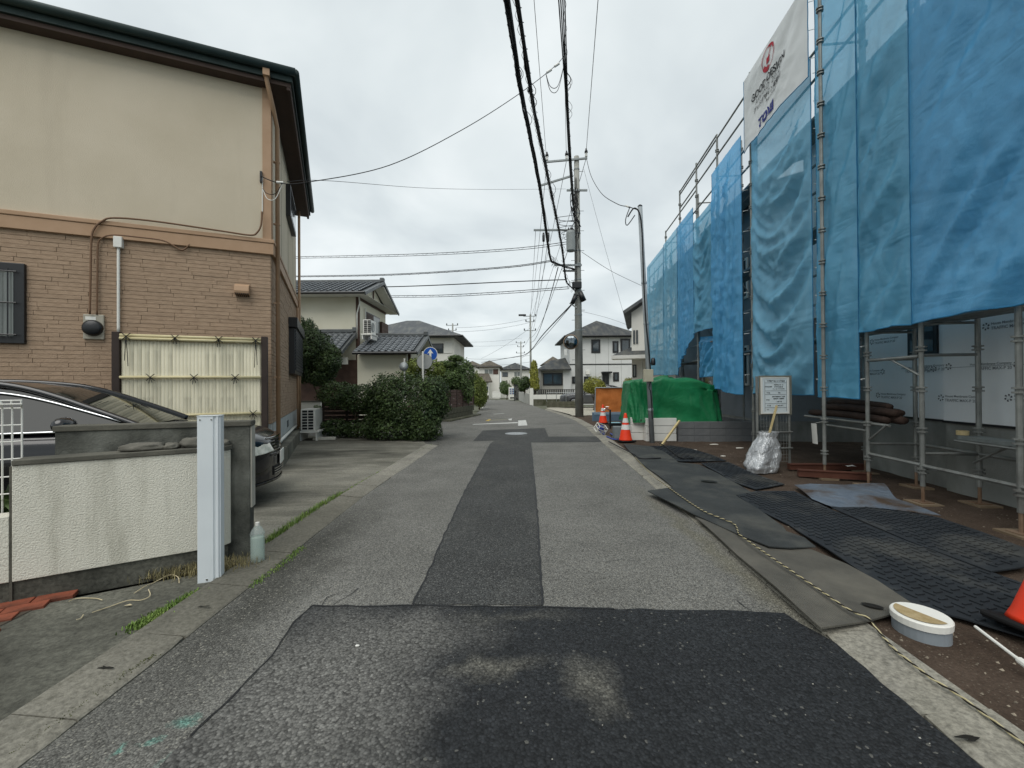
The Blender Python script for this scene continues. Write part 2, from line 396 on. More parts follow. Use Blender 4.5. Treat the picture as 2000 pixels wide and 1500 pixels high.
seam('road_seam', ((806,1181),(830,1135),(868,1045),(905,965),(940,900),(958,866)), .008)
seam('road_seam', ((1037,866),(1044,940),(1052,1040),(1056,1120),(1058,1183)), .010)
seam('road_seam', ((610,1184),(700,1186),(806,1183),(930,1186),(1058,1186),(1200,1190)), .008)
seam('road_seam', ((610,1184),(575,1215),(548,1260),(500,1315),(430,1385),(372,1440)), .006)
for pp_ in (((628,1184),(640,1168),(662,1160)),((650,1183),(675,1168),(700,1150)),((1180,1100),(1210,1094),(1245,1097)),((1440,1175),(1455,1188),(1470,1194))): seam('road_crack', pp_, .003)
# driveway, apron, soil, pale yard
sheet('driveway', [(-2.17,3.35),(-2.26,5.5),(-2.1,10.3),(-2.5,11.4),(-4.2,11.9),(-9,13),(-9,3.0),(-3.3,2.9)], M_drive, .012)
sheet('driveway_apron', [(-2.16,-6),(-2.16,2.2),(-2.17,3.345),(-3.6,2.45),(-8,-.5),(-8,-6)], M_apron, .010)
k = None
def soilz(x, y): return .012 + .02*noise.noise(Vector((x*1.7, y*1.7, 0))) + .01*noise.noise(Vector((x*6, y*6, 3)))
def xin(y): return 2.02 + max(0, y-2.4)*.062 if y < 15 else 2.80
m = MB(); NY, NX = 130, 50
for j in range(NY+1):
    y = -3 + 23*j/NY
    for i in range(NX+1):
        x0 = xin(y); x = x0 + (9.0-x0)*(i/NX)**1.4; m.v.append((x, y, soilz(x, y) if i else 0.0))
m.f = [(j*(NX+1)+i, j*(NX+1)+i+1, (j+1)*(NX+1)+i+1, (j+1)*(NX+1)+i) for j in range(NY) for i in range(NX)]
o = m.build('site_soil', M_soil, smooth=True, fix=False); tag(o, kind='structure')
gsheet('gravel_yard', [G(*p) for p in ((1130,818),(1112,809),(1080,801),(1066,797))]+[Vector((3.0,30,0)),Vector((12,30,0)),Vector((12,20.2,0)),Vector((3.6,20.2,0))], M_gravel, .006)
# red clay pavers at the left edge
PVP = [G(*q) for q in ((-160,1180),(0,1176),(122,1163),(95,1180),(60,1197),(0,1227),(-160,1330))]
pv = sheet('brick_path', PVP, mat('joint_sand', '3a332c', '4d463c', 20), .014)
M_paver = mat('clay_paver', '8f4f3a', '74412f', 5, .9, .5, 60, isl=.2, dirt=('2c2622', 2.2, .5, .75, (1,1,1)))
def pin(x, y):
    r = False; jj = len(PVP)-1
    for ii in range(len(PVP)):
        a, b = PVP[ii], PVP[jj]
        if (a.y > y) != (b.y > y) and x < (b.x-a.x)*(y-a.y)/(b.y-a.y)+a.x: r = not r
        jj = ii
    return r
ps = None; pa = math.radians(30)
for i in range(-12, 13):
    for j in range(-14, 15):
        lx, ly = i*.208 + (j % 2)*.104, j*.106
        x, y = -3.5 + lx*math.cos(pa) - ly*math.sin(pa), 2.5 + lx*math.sin(pa) + ly*math.cos(pa)
        if not pin(x, y): continue
        if ps is None: ps = MB().box(-.1,.1,-.049,.049,-.03,.0).build('paver_brick', M_paver, pv, bevel=.004); b_ = ps
        else: b_ = inst(ps, 'paver_brick', pv)
        b_.location = (x, y, .024+random.uniform(-.002,.004)); b_.rotation_euler = (random.uniform(-.02,.02), random.uniform(-.02,.02), pa)
# ------------------------------------------------------------------ kerbs: 0.6 m gutter blocks
def resample(pl, step):
    P = [Vector((p[0], p[1], 0)) for p in pl]; out = [P[0]]; acc = 0
    for a, b in zip(P, P[1:]):
        L = (b-a).length; d = 0
        while acc + (L-d) >= step:
            d += step-acc; acc = 0; out.append(a+(b-a)*(d/L))
        acc += L-d
    return out
def kerb(name, edge, side, y0, y1, wd=.30, mt=None):
    pts = [p for p in resample(edge, .6) if y0 <= p.y <= y1]
    root = bpy.data.objects.new(name, None); COL.objects.link(root); tag(root, kind='structure')
    root.location = (pts[0].x, pts[0].y, 0)
    for a, b in zip(pts, pts[1:]):
        d = (b-a).normalized(); nn = Vector((d.y, -d.x, 0))*side; g = .004
        a2, b2 = a+d*g, b-d*g; L = (b2-a2).length; N = 6
        m = MB(); rows = []
        tilt = random.uniform(-.004,.004); ch = random.random() < .35
        for i in range(N+1):
            t = i/N; p = a2+(b2-a2)*t; e0 = .006*noise.noise(p*9+Vector((5,0,0)))
            ed = .03 if (ch and i == N) else 0
            z0 = .008+tilt; z1 = .034+tilt
            q0 = p + nn*(e0+.002+ed*.6); q1 = p + nn*wd
            m.v += [(q0.x,q0.y,-.06), (q0.x,q0.y,z0-.006), (q0.x+nn.x*.012,q0.y+nn.y*.012,z0), (q1.x-nn.x*.012,q1.y-nn.y*.012,z1), (q1.x,q1.y,z1-.008), (q1.x,q1.y,-.06)]
        for i in range(N):
            for j in range(5):
                m.f.append((i*6+j, i*6+j+1, (i+1)*6+j+1, (i+1)*6+j))
        m.f += [tuple(range(6)), tuple(N*6+j for j in range(5,-1,-1))]
        m.build('kerb_block', mt or M_kerb, root, world=True)
    return root
kerb('kerb_left', LE, -1, -2, 10.6, mt=M_kerbl)
kerb('kerb_right', RE, 1, -2, 26)

for i_, (px, py, sx) in enumerate(((207,1303,.04),(397,1184,.03),(1893,1440,.04))):
    q = G(px, py, .03); m = MB(); n = 12; m.v = [(q.x,q.y,.031)]+[(q.x+sx*(1+1.4*noise.noise(Vector((i*.8,i_,.4))))*math.cos(i*2*math.pi/n), q.y+sx*.32*(1+1.6*noise.noise(Vector((i*.9,i_,3.3))))*math.sin(i*2*math.pi/n), .030) for i in range(n)]
    m.f = [(0,1+i,1+(i+1) % n) for i in range(n)]; tag(m.build('kerb_notch', mat('notch_dark', '14130f', '1e1d18', 9, .95), zero=True), kind='structure')
# ================================================================== brown house on the left
C0 = Vector((-4.13, 7.2, 0)); RZ1 = math.radians(23)
h1 = thing('brown_house', 'two storey house with brown brick siding below a beige upper wall', 'house', C0, RZ1)
IM1 = mw(h1).inverted(); NF = Vector((math.sin(RZ1), -math.cos(RZ1), 0)); NS = Vector((math.cos(RZ1), math.sin(RZ1), 0))
def FP(px, py, off=0): return IM1 @ onplane(px, py, C0 + NF*off, NF)       # on the front wall, house-local
def SP(px, py, off=0): return IM1 @ onplane(px, py, C0 + NS*off, NS)       # on the side wall
M_beige = mat('beige_render', 'bbb09b', 'c5baa6', .7, .9, .5, 90, dirt=('b1a693', .9, .55, .95, (2.2,2.2,.3)))
M_brick = mat('brown_siding', '957f6a', 'a48d77', 9, .9, .5, 45, isl=.05, stretch=(1,1,3), bd=.012)
M_joint = mat('brown_joint', '7d6958', '857161', 8, .9)
M_trim = mat('tan_trim', 'a28468', 'ab8d72', 3, .6)
M_roofd = mat('dark_roof', '22302f', '2d3c3a', 3, .55, .2, 60)
M_soff = mat('soffit_brown', '41342e', '4a3b34', 2, .7)
M_found = mat('pale_foundation', 'a3a8a8', 'b0b5b4', 3, .85, .2, 80)
M_black = mat('black_frame', '15171a', rough=.4, spec=.5)
M_glass = mat('window_glass', '2e373c', '3a444a', 1, .06, spec=.9)
M_curt = mat('glass_curtain', '6d726f', '7b807c', 5, .25, spec=.7, stretch=(6,6,.3))
M_white = mat('white_plastic', 'd3d2cb', 'dcdbd4', 3, .5)
M_cwire = mat('cable_black', '17181a', rough=.6)
M_conduit = mat('brown_conduit', '6f5540', rough=.6)
XL = -7.5; DEP = 5.3
box('foundation', M_found, h1, XL, 0, 0, DEP, -.05, .80)
box('plinth', M_drive, h1, -.02, .16, .15, DEP+.35, -.05, .30, bevel=.01)
core = box('lower_wall', M_joint, h1, XL, -.012, .012, DEP-.012, .803, 3.72)
m = MB(); CH = .0625
for face in (0, 1):
    z = .81
    while z < 3.70:
        zt = min(z+CH, 3.715); x = 0.0 if face == 0 else 0.015
        end = -XL if face == 0 else DEP
        while x < end-.01:
            L = random.choice((.30, .45, .45, .60))*random.uniform(.9, 1.1); x2 = min(end, x+L); d = random.uniform(.0, .006)
            if end-x2 < .08: x2 = end
            g = .0024
            if face == 0: m.box(-x2+g, -x-g+(.0 if x else .0), -d-.006, .02, z+g, zt-g)
            else: m.box(-.02, d+.006, x+g, x2-g, z+g, zt-g)
            x = x2
        z += CH
o = m.build('brick_siding', M_brick, core, fix=False); tag(o, kind='stuff')
box('upper_wall', M_beige, h1, XL, 0, 0, DEP, 3.723, 6.62)
for s in (0, 1):
    a = (XL-.01, .05, -.055, .05) if s == 0 else (-.045, .055, .052, DEP+.02)
    box('trim_band', M_trim, h1, *a, 3.70, 3.885, bevel=.006); 
    b = (XL-.01, .066, -.068, .05) if s == 0 else (-.045, .068, .053, DEP+.03)
    box('trim_band', M_trim, h1, *b, 3.888, 3.955, bevel=.01)
box('corner_trim', M_trim, h1, -.115, .012, -.022, .03, 3.958, 6.60)
box('corner_trim', M_trim, h1, -.02, .022, .033, .115, 3.958, 6.60)
for y in (1.6, 3.0, 4.3): box('panel_joint', mat('joint_dark', '77705f'), h1, -.01, .004, y, y+.012, 3.96, 6.5)
# roof: eaves board, gutter, low slope
rf = MB().add([(XL-.3,-.24,6.62),(.36,-.24,6.62),(.36,DEP+.5,6.62),(XL-.3,DEP+.5,6.62),
               (XL-.3,-.24,6.80),(.36,-.24,6.80),(.36,DEP+.5,6.80),(XL-.3,DEP+.5,6.80),(XL+2.5,DEP/2,7.5),(-2.6,DEP/2,7.5)],
              [(3,2,1,0),(0,1,5,4),(1,2,6,5),(2,3,7,6),(3,0,4,7),(4,5,9,8),(5,6,9),(6,7,8,9),(7,4,8)]).build('roof', M_roofd, h1)
box('soffit', M_soff, rf, XL-.25, .33, -.20, DEP+.45, 6.55, 6.617)
MB().tube([(XL-.3,-.29,6.77),(.41,-.29,6.77)], .065, 10).build('gutter', M_roofd, rf, smooth=True)
MB().tube([(.41,-.29,6.77),(.41,DEP+.5,6.77)], .06, 10).build('gutter', M_roofd, rf, smooth=True)
box('fascia', M_soff, rf, .27, .325, -.195, DEP+.46, 6.50, 6.548)
# rainwater pipes
def pipe(name, pts, r, mt, parent, n=8): return MB().tube(smoothpts(pts, 4) if len(pts) > 2 else pts, r, n).build(name, mt, parent, smooth=True)
MB().tube([(-.02,-.25,6.72),(-.02,-.23,6.56),(.05,-.02,6.22),(.085,.20,6.02),(.085,.20,.22)], .036, 10).build('downpipe', M_trim, h1, smooth=True)
MB().box(-.07,.03,-.31,-.2,6.60,6.74).build('gutter_outlet', M_trim, h1)
MB().tube([(.09,DEP-.1,6.5),(.09,DEP-.1,.25)], .036, 10).build('downpipe', M_trim, h1, smooth=True)
MB().tube([(.09,DEP-.75,3.6),(.09,DEP-.75,.3)], .03, 10).build('downpipe', M_trim, h1, smooth=True)
for z in (1.6, 2.9, 4.3, 5.4): box('pipe_bracket', M_trim, h1, .02, .125, .17, .23, z, z+.02)
# barred window at the frame's left edge
a, b = FP(-60, 517), FP(53, 672); x0, x1, z0, z1 = a.x, b.x, b.z, FP(53, 517).z
wo = box('window', M_black, h1, x0, x1, -.06, .02, z0, z1, bevel=.008)
box('pane', M_curt, wo, x0+.09, x1-.11, -.066, -.05, z0+.1, z1-.12)
for i in range(7):
    x = x1-.15-i*.085; MB().tube([(x,-.10,z0+.07),(x,-.10,z1-.09)], .008, 6).build('bar', M_black, wo)
for zz in (z0+.12, (z0+z1)/2, z1-.13): MB().tube([(x0,-.10,zz),(x1-.06,-.10,zz)], .010, 6).build('rail', M_black, wo)
# electricity meter, conduits, sleeve pipe, vent hood
a, b = FP(165, 614), FP(206, 664)
mb = box('electric_meter', mat('meter_grey', '9c9789', 'a5a092', 4, .6), h1, a.x, b.x, -.05, -.01, b.z, a.z, bevel=.012)
MB().lathe([(.02,-.13),(.09,-.12),(.115,-.10),(.12,-.052)], 20, c=((a.x+b.x)/2, 0, (a.z+b.z)/2-.02), ax='y').build('meter_dome', M_black, mb, smooth=True)
box('meter_plate', M_white, mb, a.x+.03, a.x+.15, -.053, -.0505, a.z-.085, a.z-.035)
def zf(x, y): return FP(x*.31, 380+y*.31)
def con(pts, r, off=-.04, mt=M_conduit, name='conduit'):
    q = [zf(*p) for p in pts]; return MB().tube(smoothpts([(p.x, off, p.z) for p in q], 6), r, 8).build(name, mt, h1, smooth=True)
con([(585,760),(590,500),(595,300),(612,228),(660,182),(740,160),(1000,182),(1400,240),(1580,266),(1625,250),(1650,200),(1655,120)], .014, -.085)
con([(622,760),(625,500),(628,330),(648,285),(720,262),(880,275),(1040,298),(1140,352),(1170,350),(1200,320)], .012, -.05)
con([(1655,120),(1655,0),(1655,-110)], .009, -.03, M_white)
con([(755,870),(755,600),(755,340)], .020, -.045, M_white, 'white_pipe')
a, b = FP(226, 464), FP(243, 487); box('pipe_box', M_white, h1, a.x, b.x, -.09, -.008, b.z, a.z, bevel=.008)
a, b = FP(460, 556), FP(489, 580)
vh = MB().extr([(-.01,b.z),(-.13,b.z+.03),(-.14,b.z+.07),(-.12,a.z-.03),(-.06,a.z),(-.01,a.z)], 'x', a.x, b.x).build('vent_hood', M_trim, h1, bevel=.01)
for i in range(7):
    x = a.x+.02+i*(b.x-a.x-.04)/6; MB().bar((x,-.02,b.z-.004),(x,-.125,b.z+.026),.012,.01).build('vent_slat', M_black, vh)
p = FP(511, 348); box('wire_bracket', M_black, h1, p.x-.018, p.x+.018, -.07, -.002, p.z-.09, p.z+.09)
# side wall: upper window, lower shutter
def sidewin(px0, py0, px1, py1, mt2, d=.10):
    a, b = SP(px0, py0), SP(px1, py1); y0, y1 = a.y, b.y; z0, z1 = b.z, a.z
    wq = box('window', M_black, h1, -.02, d, y0, y1, z0, z1, bevel=.01)
    box('pane', mt2, wq, d-.02, d+.004, y0+.06, y1-.06, z0+.07, z1-.07); return wq
sidewin(558, 358, 570, 462, M_glass)
wq = sidewin(563, 640, 580, 735, mat('shutter_black', '1b1f24', rough=.5), .14)
a = SP(563, 640); y1 = SP(580, 640).y
box('shutter_box', M_black, wq, 0.0, .2, a.y-.06, y1+.06, a.z+.01, a.z+.25, bevel=.01)
for i in range(16): box('shutter_slat', mat('shutter_slat', '262a30', rough=.45), wq, .13, .158, a.y+.07, y1-.07, SP(580,735).z+.1+i*.075, SP(580,735).z+.155+i*.075)
for y, z in ((.95,.55),(2.6,.52)): box('floor_vent', mat('vent_grey', '5e6466'), h1, -.01, .012, y, y+.3, z, z+.15)
MB().tube([(.05,.25,.42),(.05,DEP-.4,.40)], .028, 8).build('drain_pipe', M_white, h1, smooth=True)
# ------------------------------------------------------------------ bamboo screen
a, b = IM1 @ onplane(228, 700, C0+NF*.30, NF), IM1 @ onplane(517, 700, C0+NF*.30, NF)
sx0, sx1 = a.x, b.x; stop = (IM1 @ onplane(228, 652, C0+NF*.30, NF)).z
bsp = h1.matrix_basis @ Vector(((sx0+sx1)/2, -.30, 0))
bs = thing('bamboo_screen', 'cream bamboo privacy screen in dark frame before the brown house', 'fence', bsp, RZ1)
hw = (sx1-sx0)/2
M_bam = mat('pale_bamboo', 'c4bea6', 'cec9b3', 3, .6, isl=.0, dirt=('b0a88a', 3, .5, .9, (1,1,.2)))
M_bamy = mat('yellow_bamboo', 'b9ae86', 'c6bc97', 4, .5)
M_post = mat('brown_post', '2f2622', '3a302b', 3, .6)
for s in (-1, 1): box('post', M_post, bs, s*hw-.045, s*hw+.045, -.045, .045, 0, stop+.03, bevel=.005)
box('backing_sheet', M_bam, bs, -hw+.05, hw-.05, .006, .02, .12, stop-.06)
n = 38; wv = (2*hw-.12)/n
rods = []
for v in range(5):
    prof = []; z = .12; nodes = sorted(random.uniform(.2, stop-.15) for _ in range(4)); r = wv/2*1.12
    prof = [(r,.12)]
    for q in nodes: prof += [(r,q-.02),(r*1.13,q-.006),(r*1.13,q+.006),(r,q+.02)]
    prof.append((r,stop-.06)); rods.append(prof)
srcs = [MB().lathe(p, 8).build('bamboo_rod', M_bam, bs, smooth=True) for p in rods]
for i in range(n):
    x = -hw+.06+wv*(i+.5); o = srcs[i] if i < 5 else inst(random.choice(srcs), 'bamboo_rod', bs)
    o.location = (x, .0, random.uniform(-.012, .012)); o.scale = (1, .5, 1)
ztop, zmid, zlow = stop-.02, (IM1 @ onplane(370, 737, C0+NF*.33, NF)).z, (IM1 @ onplane(430, 809, C0+NF*.33, NF)).z
for z, r, y in ((ztop,.024,-.035),(ztop-.045,.022,-.05),(zmid,.022,-.045),(zlow,.022,-.045),(.3,.022,-.045)):
    MB().tube([(-hw+.05,y,z),(hw-.05,y,z)], r, 10).build('cross_rail', M_bamy, bs, smooth=True)
def tie(x, z, L):
    m = MB()
    for s in (-1,1):
        m.tube([(x-.05*s,-.075,z+.05),(x,-.085,z),(x+.05*s,-.075,z-.05)], .006, 5)
        m.tube([(x,-.085,z),(x+.012*s,-.08,z-L*.5),(x+.02*s,-.075,z-L*random.uniform(.8,1.1))], .005, 5)
    m.build('rope_tie', M_cwire, bs)
for px, L in ((248,.42),(343,.1),(428,.12),(500,.42)): tie((IM1 @ onplane(px,660,C0+NF*.35,NF)).x-(sx0+sx1)/2, ztop-.02, L)
for px in (295,380,460): tie((IM1 @ onplane(px,737,C0+NF*.35,NF)).x-(sx0+sx1)/2, zmid, .1)
tie((IM1 @ onplane(495,809,C0+NF*.35,NF)).x-(sx0+sx1)/2, zlow, .1)
# ------------------------------------------------------------------ black saloon car
def car_paint(name, c, rough=.22):
    k = Mt(name); k.b.inputs['Coat Weight'].default_value = .6; k.b.inputs['Coat Roughness'].default_value = .04
    return k.fin(H(c), rough, 0, .35)
M_paint = car_paint('black_paint', '0b0c10')
M_chrome = mat('chrome', 'd5d7d9', rough=.12, metal=1)
M_rub = mat('black_rubber', '0c0c0d', rough=.7)
M_cglass = mat('car_glass', '161c1b', rough=.03, spec=.3)
M_lamp = mat('headlamp', 'b4b4a8', 'd8d7cc', 18, .12, spec=.9)
def make_car(name, label, loc, rz, paint, detail=True):
    t = thing(name, label, 'car', loc, rz)
    S = [(-2.36,.55,.45,.66,.82,.93),(-2.28,.74,.34,.62,.85,1.0),(-2.05,.84,.25,.6,.86,1.05),(-1.6,.885,.21,.58,.86,1.05),(-.8,.9,.2,.56,.85,1.0),(.2,.9,.2,.55,.84,.985),(.9,.895,.2,.55,.83,.975),
         (1.2,.89,.2,.55,.82,.965),(1.55,.885,.2,.55,.80,.935),(1.85,.865,.21,.54,.77,.90),(2.07,.82,.22,.53,.74,.86),(2.22,.69,.24,.52,.71,.82),(2.33,.50,.27,.50,.67,.76),(2.39,.30,.32,.50,.63,.69)]
    m = MB(); nr = 15
    for x, wv, zb, zm, zs, zt in S:
        half = [(0,zb),(wv*.82,zb),(wv*.95,zb+.06),(wv,zm),(wv*.985,zs),(wv*.90,zt-.02),(wv*.5,zt+.005),(0,zt+.015)]
        ring = half + [(-y, z) for y, z in half[-2:0:-1]]
        m.v += [(x, y, z) for y, z in ring]
    n = 14
    for i in range(len(S)-1):
        for k2 in range(n): m.f.append((i*n+k2, i*n+(k2+1) % n, (i+1)*n+(k2+1) % n, (i+1)*n+k2))
    m.f += [tuple(range(n)), tuple((len(S)-1)*n+q for q in range(n-1,-1,-1))]
    body = m.build('body', paint, t, smooth=True, sub=2)
    # greenhouse
    C = [(1.22,.97,.74),(1.0,1.075,.72),(.75,1.19,.69),(.5,1.30,.655),(.25,1.385,.62),(0,1.43,.595),(-.4,1.46,.58),(-.8,1.45,.58),(-1.1,1.41,.59),(-1.4,1.33,.61),(-1.7,1.21,.64),(-1.95,1.10,.67)]
    def wb(x): return .83 if -1.4 < x < .6 else .83-.06*max(0, (x-.6)/.6, (-1.4-x)/.55)
    def zb(x): return .965 if x > 0 else .965+.03*min(1, -x/1.5)
    def strip(i0, i1, fn, nm, mt, off=0, sub=0, s=1):
        mm = MB(); q = C[i0:i1+1]
        pts = [fn(x, zt, wt) for x, zt, wt in q]; nn = len(pts[0])
        for row in pts: mm.v += row
        for i in range(len(pts)-1):
            for k2 in range(nn-1): mm.f.append((i*nn+k2, i*nn+k2+1, (i+1)*nn+k2+1, (i+1)*nn+k2))
        return mm.build(nm, mt, t, smooth=True, sub=sub)
    top = lambda x, zt, wt: [(x, y*wt, zt+.012*(1-abs(y)**2)) for y in (-1,-.6,-.2,.2,.6,1)]
    strip(0, 4, top, 'windscreen', M_cglass); strip(4, 8, top, 'roof', paint); strip(8, 11, top, 'rear_window', M_cglass)
    for s in (1, -1):
        def side(x, zt, wt, a=0., b_=1., o=0.):
            z0 = zb(x); z1 = max(zt-.005, z0+.001); return [(x, s*(wb(x)+(wt-wb(x))*u+o), z0+(z1-z0)*u) for u in (a, a+(b_-a)*.5, b_)]
        strip(0, 11, lambda x, zt, wt: side(x, zt, wt, 0, .93), 'side_window', M_cglass)
        E = [(x, s*(wt+.004), zt) for x, zt, wt in C]
        MB().tube(smoothpts(E, 4), .034, 8).build('roof_pillar', paint, t, smooth=True)
        Ec = [(x, s*(wt+(wb(x)-wt)*.17+.012), zb(x)+(zt-zb(x))*.83) for x, zt, wt in C]
        MB().tube(smoothpts(Ec, 4), .011, 6).build('chrome_trim', M_chrome, t, smooth=True)
        Eb = [(x, s*(wb(x)+.045), zb(x)-.005) for x in (1.15,.6,0,-.6,-1.2,-1.8)]
        MB().tube(Eb, .011, 6).build('chrome_trim', M_chrome, t, smooth=True)
        for xx in (-.02, -1.0): 
            zt = 1.40 if xx > -.5 else 1.38; MB().bar((xx, s*.86, zb(xx)), (xx-.05, s*.635, zt), .07, .02, (1,0,0)).build('door_pillar', M_rub, t)
        # mirror
        MB().lathe([(.01,-.11),(.05,-.1),(.075,-.04),(.08,.03),(.06,.1),(.01,.12)], 12, c=(.72, s*1.0, 1.03), ax='y').build('door_mirror', paint, t, smooth=True)
        MB().bar((.74, s*.86, .975), (.72, s*.96, .99), .06, .03).build('mirror_stalk', M_rub, t)
        # wheels
        for wx in (1.42, -1.38):
            wl = MB().lathe([(.20,-.1),(.31,-.105),(.33,-.06),(.33,.06),(.31,.105),(.20,.1)], 24, c=(wx, s*.80, .33), ax='y').build('wheel', M_rub, t, smooth=True)
            mm = MB()
            for q in range(10):
                an = q*math.pi/5; mm.bar((wx, s*.895, .33), (wx+.2*math.cos(an), s*.90, .33+.2*math.sin(an)), .035, .02, (0,1,0))
            mm.lathe([(.21,s*.88),(.21,s*.90),(.19,s*.905),(.19,s*.88)], 24, c=(wx,0,.33), ax='y', close=False); mm.build('rim', M_chrome, wl)
    # nose: follows the plan curve of the bumper
    fx = lambda y: 2.43-.40*(abs(y)/.86)**2.3
    def arc(z0, z1, y0, y1, nm, mt, o0, o1, dz=0):
        mm = MB(); N = 12
        for i in range(N+1):
            y = y0+(y1-y0)*i/N; x = fx(y); e = dz*abs(i/N-.5)*2
            mm.v += [(x+o0,y,z0+e),(x+o1,y,z0+e),(x+o1,y,z1+e),(x+o0,y,z1+e)]
        for i in range(N):
            for k2 in range(4): mm.f.append((i*4+k2, i*4+(k2+1) % 4, (i+1)*4+(k2+1) % 4, (i+1)*4+k2))
        mm.f += [(0,1,2,3), tuple(N*4+q for q in (3,2,1,0))]
        return mm.build(nm, mt, t, bevel=.004 if z1-z0 > .02 else 0)
    if detail:
        bum = arc(.25,.52,-.84,.84,'bumper', paint, -.25, -.012)
        arc(.53,.565,-.80,.80,'bumper', paint, -.25, -.0)
        gr = arc(.575,.735,-.36,.36,'grille', M_rub, -.2, -.045)
        for z in (.585,.625,.665,.705): arc(z, z+.012, -.35+(z-.58)*-.4, .35+(z-.58)*.4, 'grille_bar', M_chrome, -.05, -.022)
        arc(.738,.765,-.44,.44,'grille_trim', M_chrome, -.12, -.03)
        arc(.215,.245,-.74,.74,'lip_spoiler', paint, -.2, .0)
        arc(.29,.40,-.34,.34,'lower_grille', M_rub, -.1, -.005)
        for z in (.305,.335,.365): arc(z, z+.009, -.33, .33, 'grille_bar', M_chrome, -.02, .004)
        for s in (1,-1):
            mm = MB(); ys = [s*.40, s*.56, s*.70, s*.82, s*.90]; N = len(ys)
            zs0 = (.60,.585,.58,.585,.62); zs1 = (.70,.735,.765,.785,.80); xs = [fx(y)+.035 for y in ys]; xs[-1] = 1.86; xs[-2] = 2.16
            for i in range(N): mm.v += [(xs[i]-.15,ys[i]*.93,zs0[i]),(xs[i],ys[i],zs0[i]),(xs[i]-.05,ys[i],zs1[i]),(xs[i]-.2,ys[i]*.93,zs1[i])]
            for i in range(N-1):
                for k2 in range(4): mm.f.append((i*4+k2, i*4+(k2+1) % 4, (i+1)*4+(k2+1) % 4, (i+1)*4+k2))
            mm.f += [(0,1,2,3), tuple((N-1)*4+q for q in (3,2,1,0))]
            mm.build('headlight', M_lamp, t, bevel=.01)
            MB().lathe([(.045,0),(.05,.03),(.03,.045)], 12, c=(fx(.66)-.05,s*.66,.36), ax='x').build('fog_lamp', M_lamp, t, smooth=True)
            MB().tube([(fx(.42)-.01,s*.42,.575),(fx(.7)-.0,s*.7,.57),(2.0,s*.87,.575)], .006, 6).build('chrome_trim', M_chrome, t)
        box('number_plate', M_white, t, 2.425, 2.44, -.165, .165, .40, .565, bevel=.003)
    for y in (-.3,.15): MB().tube([(1.16,y,.99),(.8,y+.35,1.175)], .008, 5).build('wiper', M_rub, t)
    return t
hd = math.radians(23); hx, hy = math.cos(hd), math.sin(hd)
car1 = make_car('parked_car', 'black saloon car parked nose out beside the brown house', (-3.06-2.42*hx, 5.55-2.42*hy, .05), hd, M_paint)
# ------------------------------------------------------------------ front walls
M_cream = mat('cream_render', 'd0cdbf', 'd9d6c9', 1.2, .95, .9, 90, dirt=('8f8c7c', 1.3, .5, .85, (3,3,.35)), bd=.012)
M_greyw = mat('stained_concrete', '55564f', '73746d', 4, .95, .6, 60, dirt=('262725', 1.6, .42, .66, (1,1,.7)))
M_cap = mat('wall_cap', '4b4a43', '5f5d54', 4, .9, .5, 40)
gd = Vector((math.cos(math.radians(18)), math.sin(math.radians(18)), 0)); gn = Vector((gd.y, -gd.x, 0)); gp = Vector((-2.19, 3.52, 0))
ga, gb = onplane(107, 900, gp, gn), onplane(488, 900, gp, gn)
gw = thing('grey_garden_wall', 'dark stained grey concrete wall behind the cream wall', 'wall', ((ga.x+gb.x)/2, (ga.y+gb.y)/2, 0), math.radians(18))
L = (Vector((gb.x,gb.y,0))-Vector((ga.x,ga.y,0))).length/2
GZ = onplane(300, 827, gp, gn).z
box('panel', M_greyw, gw, -L, L, 0, .12, 0, GZ-.045, bevel=.004)
box('coping', M_cap, gw, -L-.01, L+.012, -.012, .132, GZ-.043, GZ, bevel=.006)
box('end_strip', mat('pale_edge', '9d9a90', 'aaa79c', 6, .9), gw, L+.001, L+.013, .01, .11, .42, GZ-.047)
cd = math.radians(32); cdv = Vector((math.cos(cd), math.sin(cd), 0)); cn = Vector((cdv.y, -cdv.x, 0)); cp = Vector((-2.33, 3.37, 0))
ca, cb = onplane(23, 1000, cp, cn), onplane(434, 1000, cp, cn)
CT = onplane(300, 884, cp, cn).z
cw = thing('cream_wall', 'low cream rendered wall with dark coping at the left foreground', 'wall', (cb.x, cb.y, 0), cd)
L = (Vector((cb.x,cb.y,0))-Vector((ca.x,ca.y,0))).length
def chamf(z0, z1, e=0.): return MB().prism([(-L-.0,-e),(0+e,-e),(.055+e,.05),(.055+e,.16+e),(-L,.16+e)], z0, z1)
chamf(.155, CT-.025).build('wall_panel', M_cream, cw, bevel=.004)
chamf(CT-.023, CT+.012, .012).build('coping', M_cap, cw, bevel=.005)
chamf(-.02, .152, -.02).build('base', M_apron, cw)
LT = onplane(10, 1010, cp, cn).z
lw = thing('low_planter_wall', 'lower cream wall segment with plants behind a white mesh fence', 'wall', (ca.x-.012*cdv.x, ca.y-.012*cdv.y, 0), cd)
box('wall_panel', M_cream, lw, -2.2, -.003, .005, .15, .155, LT, bevel=.004); box('base', M_apron, lw, -2.2, -.003, .02, .14, -.02, .152)
box('joint_strip', M_cap, lw, -.003, .010, .01, .10, 0, CT-.03)
